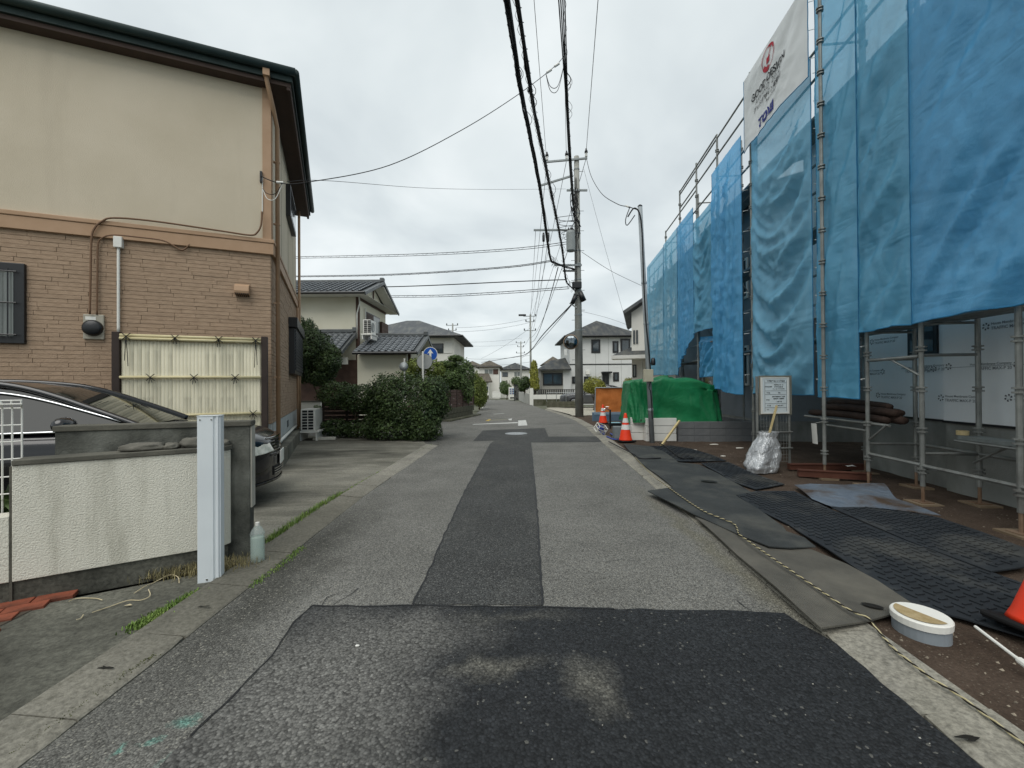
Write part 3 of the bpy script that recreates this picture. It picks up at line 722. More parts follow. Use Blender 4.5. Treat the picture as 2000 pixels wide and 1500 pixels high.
# white welded mesh fence, bent top
fn_ = thing('mesh_fence', 'white welded wire fence panel with bent top at far left', 'fence', lw.location + cdv*.0 - cn*.22, cd)
fo = lw.location - cn*.22
fxr = None
def fpx(px, py): 
    q = onplane(px, py, fo, cn) ; q = fn_.matrix_basis.inverted() @ q; return q
xr = fpx(43, 900).x; ztf = fpx(43, 797).z; zbf = .25
for i in range(16):
    x = xr - i*(xr-fpx(24,900).x)
    MB().tube([(x,0,zbf),(x,0,ztf),(x+.012,-.05,ztf+.03),(x+.012,-.05,ztf+.055)], .0055, 6).build('wire', M_white, fn_)
zs = [ztf, ztf+.03, ztf+.055] + [fpx(30, y).z for y in (830, 862, 896, 930, 963)] + [zbf]
for j, z in enumerate(zs):
    yo = -.05 if j in (1, 2) else 0; xo = .012 if yo else 0
    MB().tube([(xr-16*.07,yo,z),(xr+xo+.004,yo,z)], .0055, 6).build('wire', M_white, fn_)
# flat stones lying on the cream wall
def rock(name, label, c, sx, sy, sz, seed, mt, group=None, rz=0):
    bm = bmesh.new(); bmesh.ops.create_icosphere(bm, subdivisions=3, radius=1)
    for v in bm.verts:
        d = 1 + .28*noise.noise(v.co*1.6+Vector((seed*3.1,0,0))) + .1*noise.noise(v.co*5+Vector((seed,9,0)))
        v.co = Vector((v.co.x*sx*d, v.co.y*sy*d, max(-.75, v.co.z)*sz*d))
    zmin = min(v.co.z for v in bm.verts)
    for v in bm.verts: v.co.z -= zmin
    me = bpy.data.meshes.new(name); bm.to_mesh(me); bm.free(); me.materials.append(mt)
    me.polygons.foreach_set('use_smooth', [True]*len(me.polygons))
    o = bpy.data.objects.new(name, me); COL.objects.link(o); o.location = c; o.rotation_euler = (0,0,rz); return tag(o, label, 'stone', group)
M_stone = mat('grey_stone', '55534c', '737067', 6, .9, .8, 30)
for i, (px, wd, hh, lb) in enumerate(((280,.15,.035,'long flat grey stone lying on the cream wall'),(336,.055,.03,'small grey stone between two larger stones on the wall'),(380,.10,.045,'dark grey stone on the wall just left of the white post'),(437,.045,.03,'small dark stone on the wall end right of the white post'))):
    q = onplane(px, 878, cp-cn*.08, cn); rock('flat_stone', lb, (q.x, q.y, CT+.008), wd, .06, hh, i+2, M_stone, 'stones on the cream wall', cd)
# white aluminium post
pp = G(411, 1135); wp = thing('white_post', 'white aluminium channel post standing before the cream wall', 'post', (pp.x, pp.y, 0), math.radians(20))
M_alu = mat('white_aluminium', 'c9cfd2', 'd3d9db', 2, .4, dirt=('98a0a2', 3, .62, .95, (4,4,.4)))
PH = at(411, 811, pp.y).z
MB().prism([(-.068,-.04),(.03,-.04),(.034,-.03),(.046,-.03),(.05,-.04),(.062,-.04),(.066,-.03),(.074,-.028),(.078,.04),(-.068,.04)], 0, PH-.006).build('shaft', M_alu, wp, bevel=.002)
MB().prism([(-.070,-.043),(.064,-.043),(.08,-.03),(.08,.042),(-.070,.042)], PH-.005, PH).build('cap', M_alu, wp)
for x in (-.05,.02): MB().lathe([(.006,-.044),(.006,-.0405)], 8, c=(x,0,PH-.03), ax='y').build('screw', M_chrome, wp)
MB().lathe([(.007,-.044),(.007,-.0405)], 8, c=(-.01,0,.03), ax='y').build('screw', M_chrome, wp)
# water bottle
bp = G(503, 1100); bt = thing('water_bottle', 'clear two litre plastic bottle of water standing by the kerb', 'bottle', (bp.x, bp.y, .012))
k = Mt('clear_plastic'); k.b.inputs['Transmission Weight'].default_value = .97; k.b.inputs['IOR'].default_value = 1.15; M_pet = k.fin(H('dfe6e2'), .12, 0, .5)
k = Mt('bottle_water'); k.b.inputs['Transmission Weight'].default_value = .95; k.b.inputs['IOR'].default_value = 1.2; M_water = k.fin(H('dfeae0'), .1, 0, .5)
def clearmat(name, c, tr, rough=.1):
    k = Mt(name); k.fin(H(c), rough, 0, .6); x = k.n('ShaderNodeBsdfTransparent'); x.inputs[0].default_value = (.93,.97,.95,1); mx = k.n('ShaderNodeMixShader'); mx.inputs[0].default_value = tr
    k.l(k.b.outputs[0], mx.inputs[1]); k.l(x.outputs[0], mx.inputs[2]); k.l(mx.outputs[0], k.out.inputs[0]); return k.m
M_pet = clearmat('clear_pet', 'dfe8e6', .78); M_water = clearmat('clear_water', 'c9d8d0', .6)
prof = [(.045,0),(.054,.012)]
for i in range(8): prof += [(.054,.02+i*.025),(.050,.032+i*.025)]
prof += [(.054,.225),(.05,.245),(.035,.272),(.018,.292),(.014,.300)]
MB().lathe(prof, 20).build('bottle_body', M_pet, bt, smooth=True)
MB().lathe([(.04,.004),(.049,.014),(.0475,.2),(.047,.205)], 20).build('water', M_water, bt, smooth=True)
MB().lathe([(.016,.296),(.016,.318),(.013,.320)], 14).build('bottle_cap', M_white, bt)
# ------------------------------------------------------------------ AC unit, wheel stops
def ac_unit(label, loc, rz, legs=.18, fan=False, wd=.36, dp=.72):
    t = thing('air_conditioner', label, 'air conditioner', loc, rz)
    b = box('casing', M_white, t, -wd/2, wd/2, -dp/2, dp/2, legs, legs+.58, bevel=.015)
    if fan:
        MB().lathe([(.20,0),(.20,.02),(.17,.022),(.16,.012),(.02,.012),(0.0,.012)], 24, c=(wd/2+.001,-.06,legs+.29), ax='x', close=False).build('fan_grille', mat('ac_grille', '8f9290', rough=.6), b)
        for i in range(6): MB().lathe([(.03+i*.027,.013),(.033+i*.027,.016)], 24, c=(wd/2+.004,-.06,legs+.29), ax='x', close=False).build('grille_ring', M_white, b)
    for i in range(2):
        for j in range(7): box('vent', M_black, b, -wd/2+.04+i*.15, -wd/2+.165+i*.15, -dp/2-.006, -dp/2+.02, legs+.04+j*.075, legs+.095+j*.075)
    for sx in (-1,1):
        box('leg', M_white, t, sx*(wd/2+.03)-.02, sx*(wd/2+.03)+.02, -dp/2, dp/2, 0, legs)
    box('stand', M_white, t, -wd/2-.09, wd/2+.09, -dp/2-.02, dp/2+.02, legs-.05, legs-.003, bevel=.006)
    return t
q = G(597, 862); ac_unit('white outdoor air conditioner unit on a stand beyond the brown house', (q.x, q.y+.35, .012), math.radians(10), .26)
for px, lb in ((641,'left white concrete wheel stop before the hedge'),(727,'right white concrete wheel stop before the hedge')):
    q = G(px, 858 if px < 700 else 853); t = MB().extr([(-.06,0),(.06,0),(.045,.075),(-.045,.075)], 'x', -.29, .29).build('wheel_stop', mat('pale_concrete', 'a9a79c', 'bab8ad', 6, .9, .4, 60), None, bevel=.012)
    t.location = (q.x, q.y-.22, .013); t.rotation_euler = (0, 0, math.radians(8)); tag(t, lb, 'wheel stop', 'parking wheel stops')
# ------------------------------------------------------------------ weeds and litter
def blades(name, label, spots, mt, hmin, hmax, wd=.004, kind='stuff', lean=.6):
    m = MB()
    for x, y, z in spots:
        h = random.uniform(hmin, hmax); a = random.uniform(0, 6.28); l = random.uniform(.1, lean)*h; ca_, sa_ = math.cos(a), math.sin(a)
        p = Vector((x, y, z)); s_ = Vector((-sa_, ca_, 0))*wd
        mid = p + Vector((ca_*l*.4, sa_*l*.4, h*.6)); tip = p + Vector((ca_*l, sa_*l, h*(1-.3*l/h)))
        m.add([p-s_, p+s_, mid+s_*.8, mid-s_*.8, tip], [(0,1,2,3),(3,2,4)])
    o = m.build(name, mt, fix=False); tag(o, label, 'grass', kind=kind); return o
def along(pts, n, sp):
    out = []
    for _ in range(n):
        i = random.randrange(len(pts)-1); t = random.random(); a, b = G(*pts[i]), G(*pts[i+1]); p = a+(b-a)*t
        out.append((p.x+random.gauss(0, sp), p.y+random.gauss(0, sp), .01))
    return out
blades('weeds', 'bright green weeds creeping along the kerb joint', along([(265,1232),(300,1212),(340,1188),(395,1158)], 1500, .028), M_grass, .01, .035, .0035)
blades('weeds', 'grass tufts along the driveway edge by the bottle', along([(522,1062),(560,1035),(610,1000),(668,966)], 1300, .022), M_grass, .015, .07, .0025)
blades('weeds', 'thin moss line at the kerb edge beyond the bottle', along([(668,966),(720,935),(790,898),(845,868)], 500, .015), M_grass, .01, .03, .003)
blades('weeds', 'brownish grass round the foot of the white post', along([(300,1128),(380,1118),(440,1112),(490,1105)], 1700, .06), M_dry, .02, .09, .0022)
blades('weeds', 'green moss between kerb and asphalt', along([(490,1150),(560,1098),(590,1072)], 500, .02), M_grass, .006, .02, .003)
blades('weeds', 'moss in the gap along the near kerb block', along([(20,1480),(120,1408),(230,1330),(300,1285)], 500, .012), mat('moss', (.05,.06,.015), (.08,.09,.03), 6, .9, isl=.4), .004, .012, .003)
M_twig = mat('dry_twig', 'a89b7c', 'c4b89a', 12, .9)
for pts, lb in (([(262,1164),(285,1152),(300,1143),(330,1130),(347,1133),(350,1146)],'pale dry vine curling on the dark apron'),([(180,1204),(215,1190),(250,1180),(275,1178),(293,1172),(290,1158)],'long dry vine with a leaf on the apron'),([(135,1183),(150,1175),(185,1174),(200,1180)],'short dry twig by the wall base'),([(150,1218),(158,1214),(163,1208)],'tiny curled twig on the apron')):
    MB().tube(smoothpts([G(*p)+Vector((0,0,.018+random.uniform(0,.012))) for p in pts], 5), .003, 5).build('dry_vine', M_twig, None); tag(bpy.context.scene.objects[-1] if False else COL.objects[-1], lb, 'twig')
q = G(250, 1189); o = MB().add([(0,0,0),(.03,.012,.006),(.055,0,.003),(.03,-.014,.008)], [(0,1,2,3)]).build('dead_leaf', M_twig, None); o.location = (q.x, q.y, .02); tag(o, 'pale dead leaf lying on the dark apron', 'leaf')
# ================================================================== foliage
def leafmat(name, a, b, isl=.5, rough=.55):
    k = Mt(name); col = k.ramp(k.noise(2.2, 3), [(.3, a), (.7, b)])
    g = k.n('ShaderNodeNewGeometry'); col = k.mix(1.0, col, k.ramp(g.outputs['Random Per Island'], [(0, 1-isl), (1, 1+isl)]), 'MULTIPLY')
    k.fin(col, rough, 0, .35); tr = k.n('ShaderNodeBsdfTranslucent'); k.l(col, tr.inputs[0]); mx = k.n('ShaderNodeMixShader'); mx.inputs[0].default_value = .22
    k.l(k.b.outputs[0], mx.inputs[1]); k.l(tr.outputs[0], mx.inputs[2]); k.l(mx.outputs[0], k.out.inputs[0]); MC[name] = k.m; return k.m
M_leafd = leafmat('dark_leaf', (.024,.048,.016), (.074,.112,.034), .6)
M_leafm = leafmat('mid_leaf', (.050,.088,.025), (.105,.155,.048))
M_leafl = leafmat('light_leaf', (.10,.14,.025), (.19,.23,.055))
M_leafy = leafmat('yellow_leaf', (.20,.21,.03), (.33,.33,.07))
M_bark = mat('bark', '4a3d31', '5f5245', 10, .95, .8, 30, stretch=(3,3,.6))
def leaves(lobes, n, size, seed=1, inner=.55, bump=.22, aspect=.55):
    rg = np.random.default_rng(seed); P = []; Nn = []
    wts = np.array([l[1][0]*l[1][1]+l[1][1]*l[1][2]+l[1][0]*l[1][2] for l in lobes]); wts = wts/wts.sum()
    idx = rg.choice(len(lobes), n, p=wts); d = rg.normal(size=(n,3)); d /= np.linalg.norm(d, axis=1)[:,None]
    C = np.array([l[0] for l in lobes])[idx]; Rr = np.array([l[1] for l in lobes])[idx]
    rad = inner + (1-inner)*rg.random(n)**.45
    bm_ = np.array([noise.noise(Vector((a[0]*2.7+i_*5.3, a[1]*2.7, a[2]*2.7+seed))) + .6*noise.noise(Vector((a[0]*6+i_, a[1]*6, a[2]*6+seed))) for a, i_ in zip(d, idx)])
    P = C + d*Rr*(rad*(1+bump*bm_))[:,None]
    nrm = d/Rr; nrm /= np.linalg.norm(nrm, axis=1)[:,None]; nrm = nrm + rg.normal(size=(n,3))*.55 + np.array([0,0,.35]); nrm /= np.linalg.norm(nrm, axis=1)[:,None]
    t = rg.normal(size=(n,3)); t -= (t*nrm).sum(1)[:,None]*nrm; t /= np.linalg.norm(t, axis=1)[:,None]; bt_ = np.cross(nrm, t)
    s = size*rg.uniform(.6, 1.35, n)[:,None]
    a = P - t*s; b = P + bt_*s*aspect + nrm*s*.12; c = P + t*s; e_ = P - bt_*s*aspect + nrm*s*.12
    V = np.stack([a, b, c, e_], 1).reshape(-1,3); return V
def leafmesh(name, V, mt, parent=None, keepz=None):
    n = len(V)//4; me = bpy.data.meshes.new(name); me.vertices.add(len(V)); loc = np.zeros(3)
    if parent is not None: loc = np.array(mw(parent).translation)
    me.vertices.foreach_set('co', (V-loc).astype(np.float32).ravel()); me.loops.add(4*n); me.loops.foreach_set('vertex_index', np.arange(4*n, dtype=np.int32))
    me.polygons.add(n); me.polygons.foreach_set('loop_start', np.arange(0, 4*n, 4, dtype=np.int32)); me.polygons.foreach_set('loop_total', np.full(n, 4, dtype=np.int32))
    me.update(calc_edges=True); me.materials.append(mt); o = bpy.data.objects.new(name, me); COL.objects.link(o); o.parent = parent; return o
def plant(name, label, cat, base, lobes, n, size, mt, trunk=None, seed=1, group=None, zmin=None, inner=.55, bump=.22):
    t = thing(name, label, cat, base, 0, group); V = leaves(lobes, n, size, seed, inner, bump)
    if zmin is not None:
        c = V.reshape(-1,4,3); keep = c[:,:,2].min(1) > zmin; V = c[keep].reshape(-1,3)
    leafmesh('crown', V, mt, t)
    m = MB(); bx, by, bz = base; r0 = trunk or .04
    top = max(l[0][2]+l[1][2]*.2 for l in lobes)
    cx = np.mean([l[0][0] for l in lobes]); cy = np.mean([l[0][1] for l in lobes])
    m.tube(smoothpts([(bx,by,bz-.02),(bx+.1*(cx-bx)+r0,by,bz+(top-bz)*.35),(cx,cy,bz+(top-bz)*.7),(cx,cy,top)], 4), [r0*(1-.7*i/12) for i in range(13)], 7)
    for l in lobes[:6]:
        c = Vector(l[0]); s = Vector((bx,by,bz+(c.z-bz)*.4)); m.tube([s, s.lerp(c,.5)+Vector((0,0,.05)), c+Vector((0,0,l[1][2]*.3))], [r0*.5,r0*.4,r0*.15], 5)
    m.build('trunk', M_bark, t, smooth=True, world=True); return t
def lobe(px, py, Y, rx, ry, rz):
    p = at(px, py, Y); s = Y/FPX; return ((p.x, p.y, p.z), (rx*s, ry, rz*s))
# hedge on the corner
q_ = onplane(4, 980, cp-cn*.3, cn)
plant('planter_shrub', 'broad green leaves behind the mesh fence at the left edge', 'shrub', (q_.x,q_.y,.1), [((q_.x-.02,q_.y,.62),(.12,.08,.12)), ((q_.x-.12,q_.y+.02,.5),(.16,.08,.16)), ((q_.x-.3,q_.y-.1,.6),(.16,.1,.2))], 260, .05, M_leafm, .012, 8)
plant('corner_hedge', 'tall dark clipped hedge bulging over the corner of the parking space', 'hedge', (-2.6,11.5,0),
      [lobe(800,790,11.5,78,.75,62), lobe(770,835,11.5,60,.7,40), lobe(835,820,11.3,30,.6,48), lobe(850,770,11.6,28,.6,40), lobe(755,770,11.7,40,.6,40), lobe(820,840,11.2,30,.5,30)], 26000, .035, M_leafd, .05, 3, zmin=.02)
plant('low_hedge', 'low dark shrub hedge before the slatted fence left of the corner hedge', 'hedge', (-4.4,11.9,0),
      [lobe(660,770,11.9,38,.4,26), lobe(700,778,11.9,40,.4,30), lobe(655,835,11.8,32,.35,18), lobe(705,838,11.8,42,.35,20), lobe(740,800,11.9,30,.4,40)], 13000, .032, M_leafd, .04, 5, zmin=.02)
M_dwood = mat('dark_wood', '2b2320', '3b302a', 6, .8, .4, 30, stretch=(1,1,6))
sf = thing('slatted_fence', 'dark horizontal slat fence half hidden in the low hedge', 'fence', (at(630,830,12.35).x,12.35,0))
xw = at(770,830,12.35).x-at(630,830,12.35).x
for i in range(8): box('slat', M_dwood, sf, 0, xw, 0, .02, .12+i*.125, .22+i*.125)
for i in range(4): box('post', M_dwood, sf, i*xw/3-.03, i*xw/3+.03, .022, .08, 0, 1.12)
gwl = thing('white_garden_wall', 'short white rendered garden wall behind the air conditioner', 'wall', (at(604,820,13.4).x,13.4,0))
wx = at(626,800,13.4).x-at(604,800,13.4).x; wz = at(604,783,13.4).z
M_ren = mat('white_render', 'c9c7bd', 'd6d4cb', 1, .9, .3, 80, dirt=('9d9b90', 1.2, .55, .9, (3,3,.4)))
box('wall_panel', M_ren, gwl, -.9, wx, 0, .15, 0, wz-.04); box('coping', M_cap, gwl, -.92, wx+.02, -.02, .17, wz-.038, wz)
plant('round_garden_tree', 'round dense evergreen garden tree beside the brown house', 'tree', (at(630,800,14.2).x,14.2,0),
      [lobe(610,690,14.2,42,.8,48), lobe(590,660,14.4,30,.7,42), lobe(640,705,14.0,26,.5,34), lobe(595,720,14.1,30,.6,30), lobe(625,735,14.0,26,.5,18)], 22000, .038, M_leafd, .06, 11, inner=.6)
plant('potted_shrub', 'small sparse shrub in front of the white garden wall', 'shrub', (at(621,830,12.7).x,12.7,0), [lobe(621,803,12.7,11,.2,12)], 500, .03, M_leafm, .015, 4)
# ================================================================== white house with tiled roofs
M_wht = mat('ivory_render', 'd0ccb8', 'd9d5c3', .8, .9, .2, 90)
M_tile = mat('grey_tile', '62666a', '7f8488', 3, .28, .2, 60, spec=.8)
M_tedge = mat('ridge_tile', '4a4d4e', '5b5f60', 4, .45, spec=.5)
M_bwood = mat('brown_wood', '4b3a33', '5a463d', 4, .7)
h2 = thing('tiled_house', 'ivory two storey house with grey curved roof tiles behind the hedge', 'house', (-6.55,18,0))
def hb(name, mt, x0, x1, y0, y1, z0, z1, par=None, bevel=0): return box(name, mt, par or h2, x0, x1, y0, y1, z0, z1, bevel=bevel)
W2 = lambda px, py, Y: at(px, py, Y) - Vector((-6.55,18,0))
ze = 5.30
hb('upper_wall', M_wht, -6, 0, 0, 3.8, 2.6, ze)
MB().extr([(0,ze+.002),(3.8,ze+.002),(1.9,6.22)], 'x', -6, -.02).build('gable_wall', M_wht, h2)
hb('lower_wall', M_bwood, -5.9, -.02, -.2, 3.7, 0, 2.58)
tsrc = [None]
def tile_roof(x0, x1, ye, ze_, yr, zr, par, back=True):
    ang = math.atan2(zr-ze_, yr-ye); L = math.hypot(zr-ze_, yr-ye); TW, TL = .262, .235
    rb = MB().extr([(ye,ze_-.09),(yr,zr-.09),(2*yr-ye,ze_-.09),(2*yr-ye,ze_-.03),(yr,zr-.03),(ye,ze_-.03)] if back else [(ye,ze_-.09),(yr,zr-.09),(yr,zr-.03),(ye,ze_-.03)], 'x', x0, x1).build('roof', M_tedge, par)
    if tsrc[0] is None:
        m = MB()
        pr = [(0,.008),(.05,-.004),(.11,-.022),(.17,-.016),(.215,.028),(.245,.052),(.27,.04)]
        for y, dz in ((0,.036),(.27,.004)):
            for x, z in pr: m.v.append((x, y, z+dz))
        for x, z in pr: m.v.append((x, 0, z+.008))
        n = len(pr)
        for i in range(n-1): m.f += [(i, i+1, n+i+1, n+i), (2*n+i, 2*n+i+1, i+1, i)]
        s_ = m.build('roof_tile', M_tile, rb, smooth=False); tsrc[0] = s_; first = s_
    else: first = None
    nc = int((x1-x0)/TW); nr = int(L/TL)
    for r in range(nr):
        for c in range(nc):
            o = first if first is not None else inst(tsrc[0], 'roof_tile', rb)
            first = None
            o.location = (x0+c*TW+.01, ye+r*TL*math.cos(ang), ze_+r*TL*math.sin(ang)-.012+random.uniform(-.003,.003)); o.rotation_euler = (ang, 0, random.uniform(-.01,.01))
    MB().box(x0, x1, yr-.09, yr+.09, zr-.06, zr+.10).build('ridge', M_tedge, rb, bevel=.03)
    MB().box(x1-.16, x1+.03, yr-.12, yr+.12, zr-.02, zr+.18).build('ridge_end', M_tedge, rb, bevel=.03)
    # verge boards and gutter
    vt = 2*yr-ye if back else yr
    MB().bar((x1+.02,ye-.05,ze_-.10),(x1+.02,yr,zr-.06),.05,.13).build('verge', M_tedge, rb)
    if back: MB().bar((x1+.02,yr,zr-.06),(x1+.02,vt+.05,ze_-.10),.05,.13).build('verge', M_tedge, rb)
    MB().tube([(x0,ye-.05,ze_-.06),(x1,ye-.05,ze_-.06)], .06, 8).build('gutter', M_black, rb)
    return rb
xv = W2(712,576,17.3).x
r_up = tile_roof(-4.2, xv, -.65, ze+.10, 1.9, 6.42, h2)
hb('soffit', M_ren, -5, xv-.02, -.6, 4.4, ze+.003, ze+.012, r_up) 
MB().extr([(1.9,6.20),(4.4,ze+.02),(4.4,ze-.02),(1.9,6.15)], 'x', .03, xv).build('soffit', M_ren, r_up)
xa = W2(815,688,16.6).x
r_lo = tile_roof(W2(690,684,16.6).x, xa, -1.45, W2(815,686,16.6).z, .65, W2(838,655,18.65).z, h2)
tile_roof(-4.4, W2(664,684,16.4).x+.06, -1.6, W2(664,684,16.4).z, .02, W2(705,645,18).z-.05, h2, back=False)
xl, xr2 = W2(698,700,17).x, W2(797,700,17).x
hb('wing_wall', M_wht, xl, xr2, -1.0, 2.2, 0, 2.72)
MB().extr([(-1.4,W2(815,686,16.6).z-.11),(.65,W2(838,655,18.65).z-.11),(2.6,W2(815,686,16.6).z-.11),(.65,W2(838,655,18.65).z-.14)], 'x', xr2, xa).build('soffit', M_ren, r_lo)
hb('corner_post', M_bwood, xr2+.002, xr2+.1, -1.03, -.9, 0, 2.75)
MB().extr([(-.99,2.722),(2.19,2.722),(.65,3.5)], 'x', xl, xr2-.03).build('gable_wall', M_wht, h2)
hb('corner_post', M_bwood, -.12, .015, -.03, .09, 2.6, ze); hb('wall_beam', M_bwood, .001, .02, .1, 3.8, ze-.12, ze)
hb('wall_beam', M_bwood, .001, .02, 1.83, 1.95, ze, 6.1)
px_ = lambda px: 6.55*FPX/(1000-px)-18
y0, y1 = px_(715), px_(740); zt = 4.82; zb_ = 3.62
wq = hb('window', M_black, .0, .05, y0, y1+.05, zb_, zt); hb('pane', M_curt, .045, .056, y0+.5*(y1-y0), y1, zb_+.05, zt-.05, wq); 
for i in range(14): hb('shutter_slat', M_bwood, .04, .062, y0+.03, y0+.48*(y1-y0), zb_+.05+i*.08, zb_+.105+i*.08, wq)
for i in range(5): hb('shutter_box', M_bwood, .0, .16-.004*i, y1+.08, px_(752)+.12, zb_+i*.21, zb_+.20+i*.21, wq)
MB().tube([(.05,-.1,ze),(.05,-.05,5.0),(-.06,-.06,4.6),(-.06,-.06,3.5)], .03, 8).build('downpipe', M_white, h2, smooth=True)
MB().tube([(.06,px_(712),4.95),(.06,px_(712),3.7)], .03, 8).build('pipe_cover', M_white, h2)
MB().tube([W2(795,690,16.9), W2(795,700,16.9), W2(793,770,16.9)], .035, 8).build('downpipe', M_white, h2)
hb('porch_beam', M_ren, W2(655,690,16.9).x, W2(680,690,16.9).x, -1.2, -1.1, 2.35, 2.62)
ac = ac_unit('white air conditioner unit standing on the tiled lower roof', tuple(at(722,664,17.5)), 0, .22, True, .30, .70)
# ------------------------------------------------------------------ generic house with hip roof
def hip(par, x0, x1, y0, y1, ze_, zr, ov, mt, nm='roof', th=.12, ridge_x=None):
    a = (x0-ov, x1+ov, y0-ov, y1+ov); d = min((a[1]-a[0]), (a[3]-a[2]))/2; yc = (a[2]+a[3])/2; xc0, xc1 = (a[0]+d, a[1]-d) if a[1]-a[0] > a[3]-a[2] else ((a[0]+a[1])/2,)*2
    yc0 = yc1 = yc
    if a[1]-a[0] <= a[3]-a[2]: yc0, yc1 = a[2]+d, a[3]-d
    o = MB().add([(a[0],a[2],ze_),(a[1],a[2],ze_),(a[1],a[3],ze_),(a[0],a[3],ze_),(a[0],a[2],ze_+th),(a[1],a[2],ze_+th),(a[1],a[3],ze_+th),(a[0],a[3],ze_+th),(xc0,yc0,zr),(xc1,yc1,zr)],
        [(3,2,1,0),(0,1,5,4),(1,2,6,5),(2,3,7,6),(3,0,4,7),(4,5,9,8) if yc0 == yc1 else (4,5,8),(5,6,9) if yc0 == yc1 else (5,6,9,8),(6,7,8,9) if yc0 == yc1 else (6,7,9),(7,4,8) if yc0 == yc1 else (7,4,8,9)]).build(nm, mt, par)
    MB().tube([(a[0],a[2]-.04,ze_+th-.03),(a[1],a[2]-.04,ze_+th-.03)], .06, 6).build('gutter', M_black, o); return o
def win(par, x0, x1, z0, z1, y=0, fr=M_black, gl=M_glass, mull=1, t=.06):
    w_ = box('window', fr, par, x0, x1, y-.05, y+.02, z0, z1)
    n = mull+1; s_ = (x1-x0-t)/n
    for i in range(n): box('pane', gl, w_, x0+t+i*s_, x0+i*s_+s_, y-.054, y-.03, z0+t, z1-t)
    return w_
def slate(name, c1, c2, moss):
    k = Mt(name); br = k.n('ShaderNodeTexBrick'); br.inputs['Scale'].default_value = 2.2; br.inputs['Mortar Size'].default_value = .012
    br.inputs['Color1'].default_value = (*H(c1),1); br.inputs['Color2'].default_value = (*H(c2),1); br.inputs['Mortar'].default_value = (*[x*.5 for x in H(c1)],1)
    k.l(k.vec((1,1,3)), br.inputs['Vector']); f = k.ramp(k.noise(1.1, 6, .6, v=k.vec((2.2,.6,1))), [(.45,0.0),(.7,.8)])
    MC[name] = k.fin(k.mix(f, br.outputs[0], H(moss)), .75, 0, .3); return MC[name]
M_slg = slate('grey_slate', '54575a', '4a4d50', '6a6c68'); M_sld = slate('dark_slate', '3f4244', '373a3c', '605f58'); M_slb = slate('brown_slate', '5c564d', '4f4a43', '6b6455')
M_sidg = mat('pale_siding', 'c6c7c4', 'd0d1ce', .7, .85, dirt=('9a9b97', .9, .6, .95, (1,1,.3)))
M_off = mat('offwhite_siding', 'd6d4cb', 'dedcd4', .7, .85)
p = at(835,700,33); h3 = thing('hip_roof_house', 'off-white house with plain grey hip roof behind the tiled house', 'house', (p.x,33,0))
xr3 = at(887,690,33).x-p.x; z3 = at(880,660,33).z
box('wall', M_off, h3, -6, xr3, 0, 7, -.1, z3); hip(h3, -6, xr3, 0, 7, z3, at(800,628,37).z, .8, M_slg)
win(h3, at(848,680,33).x-p.x-1.2, at(866,680,33).x-p.x, at(860,690,33).z, at(860,671,33).z, mull=0); box('shutter_panel', M_white, h3, at(867,680,33).x-p.x, at(884,680,33).x-p.x, -.06, .01, at(860,690,33).z, at(860,671,33).z)
lr = MB().add([(xr3,-.5,3.2),(xr3+.9,-.5,2.9),(xr3+.9,3,2.9),(xr3,3,3.2),(xr3,-.5,3.3),(xr3+.9,-.5,3.0),(xr3+.9,3,3.0),(xr3,3,3.3)], [(0,1,2,3),(4,5,6,7),(0,1,5,4),(1,2,6,5),(2,3,7,6),(3,0,4,7)]).build('canopy', M_sld, h3)
# houses at the end of the street
def far_house(label, px0, px1, pyb, pyt, pyr, Y, mr, depth=7, wmat=M_off, wing=None):
    b = at((px0+px1)/2, pyb, Y); t = thing('far_house', label, 'house', (b.x, Y, b.z)); x0 = at(px0,pyb,Y).x-b.x; x1 = at(px1,pyb,Y).x-b.x; zt_ = at(px0,pyt,Y).z-b.z
    box('wall', wmat, t, x0, x1, 0, depth, -.3, zt_); hip(t, x0, x1, 0, depth, zt_, at(px0,pyr,Y+depth/2).z-b.z, .55, mr, th=.18)
    def fw(a, b_, c, d, **kk): win(t, at(a,c,Y).x-b.x, at(b_,c,Y).x-b.x, at(a,d,Y).z-b.z, at(a,c,Y).z-b.z, **kk)
    return t, fw, b
t4, fw, b4 = far_house('far cream house with brown hip roof at the end of the street', 936, 975, 777, 718, 705, 74, M_slb)
fw(946,963,721,731, gl=M_curt, fr=M_white); box('shutter', M_bwood, t4, at(963,721,74).x-b4.x, at(973,721,74).x-b4.x, -.06, .01, at(963,731,74).z-b4.z, at(963,721,74).z-b4.z)
lw_ = at(945,777,72).x-b4.x; lr_ = at(965,777,72).x-b4.x
box('porch_wall', M_off, t4, lw_-2, lw_+.9, -3, -.01, -.3, at(945,746,71).z-b4.z); MB().add([(lw_-3,-3.6,at(945,748,71).z-b4.z),(lr_-.2,-3.6,at(965,747,71).z-b4.z),(lr_-1,0,at(945,737,74).z-b4.z+.5),(lw_-3,0,at(945,737,74).z-b4.z+.5)],[(0,1,2,3)]).build('porch_roof', M_slb, t4, solid=.2)
box('porch_base', M_oldblock, t4, lw_-2, lw_+.92, -3.03, -2.99, -.3, .5); win(t4, lw_+.2, lw_+.8, 1.0, 2.0, -3)
t5, fw, b5 = far_house('far white house with dark hip roof left of the cypress', 979, 1034, 774, 723, 709, 84, M_sld)
fw(981,992,727,736); fw(1004,1016,726,735, gl=M_curt, fr=M_white); box('downpipe', M_white, t5, at(997,730,84).x-b5.x, at(998,730,84).x-b5.x, -.08, -.01, 0, 5)
t6, fw, b6 = far_house('distant house with pale roof behind the cypress and low wing', 1064, 1100, 775, 712, 697, 95, M_slb)
t7, fw, b7 = far_house('brown roofed house partly hidden left of the far cream house', 905, 938, 776, 716, 706, 86, M_slb)
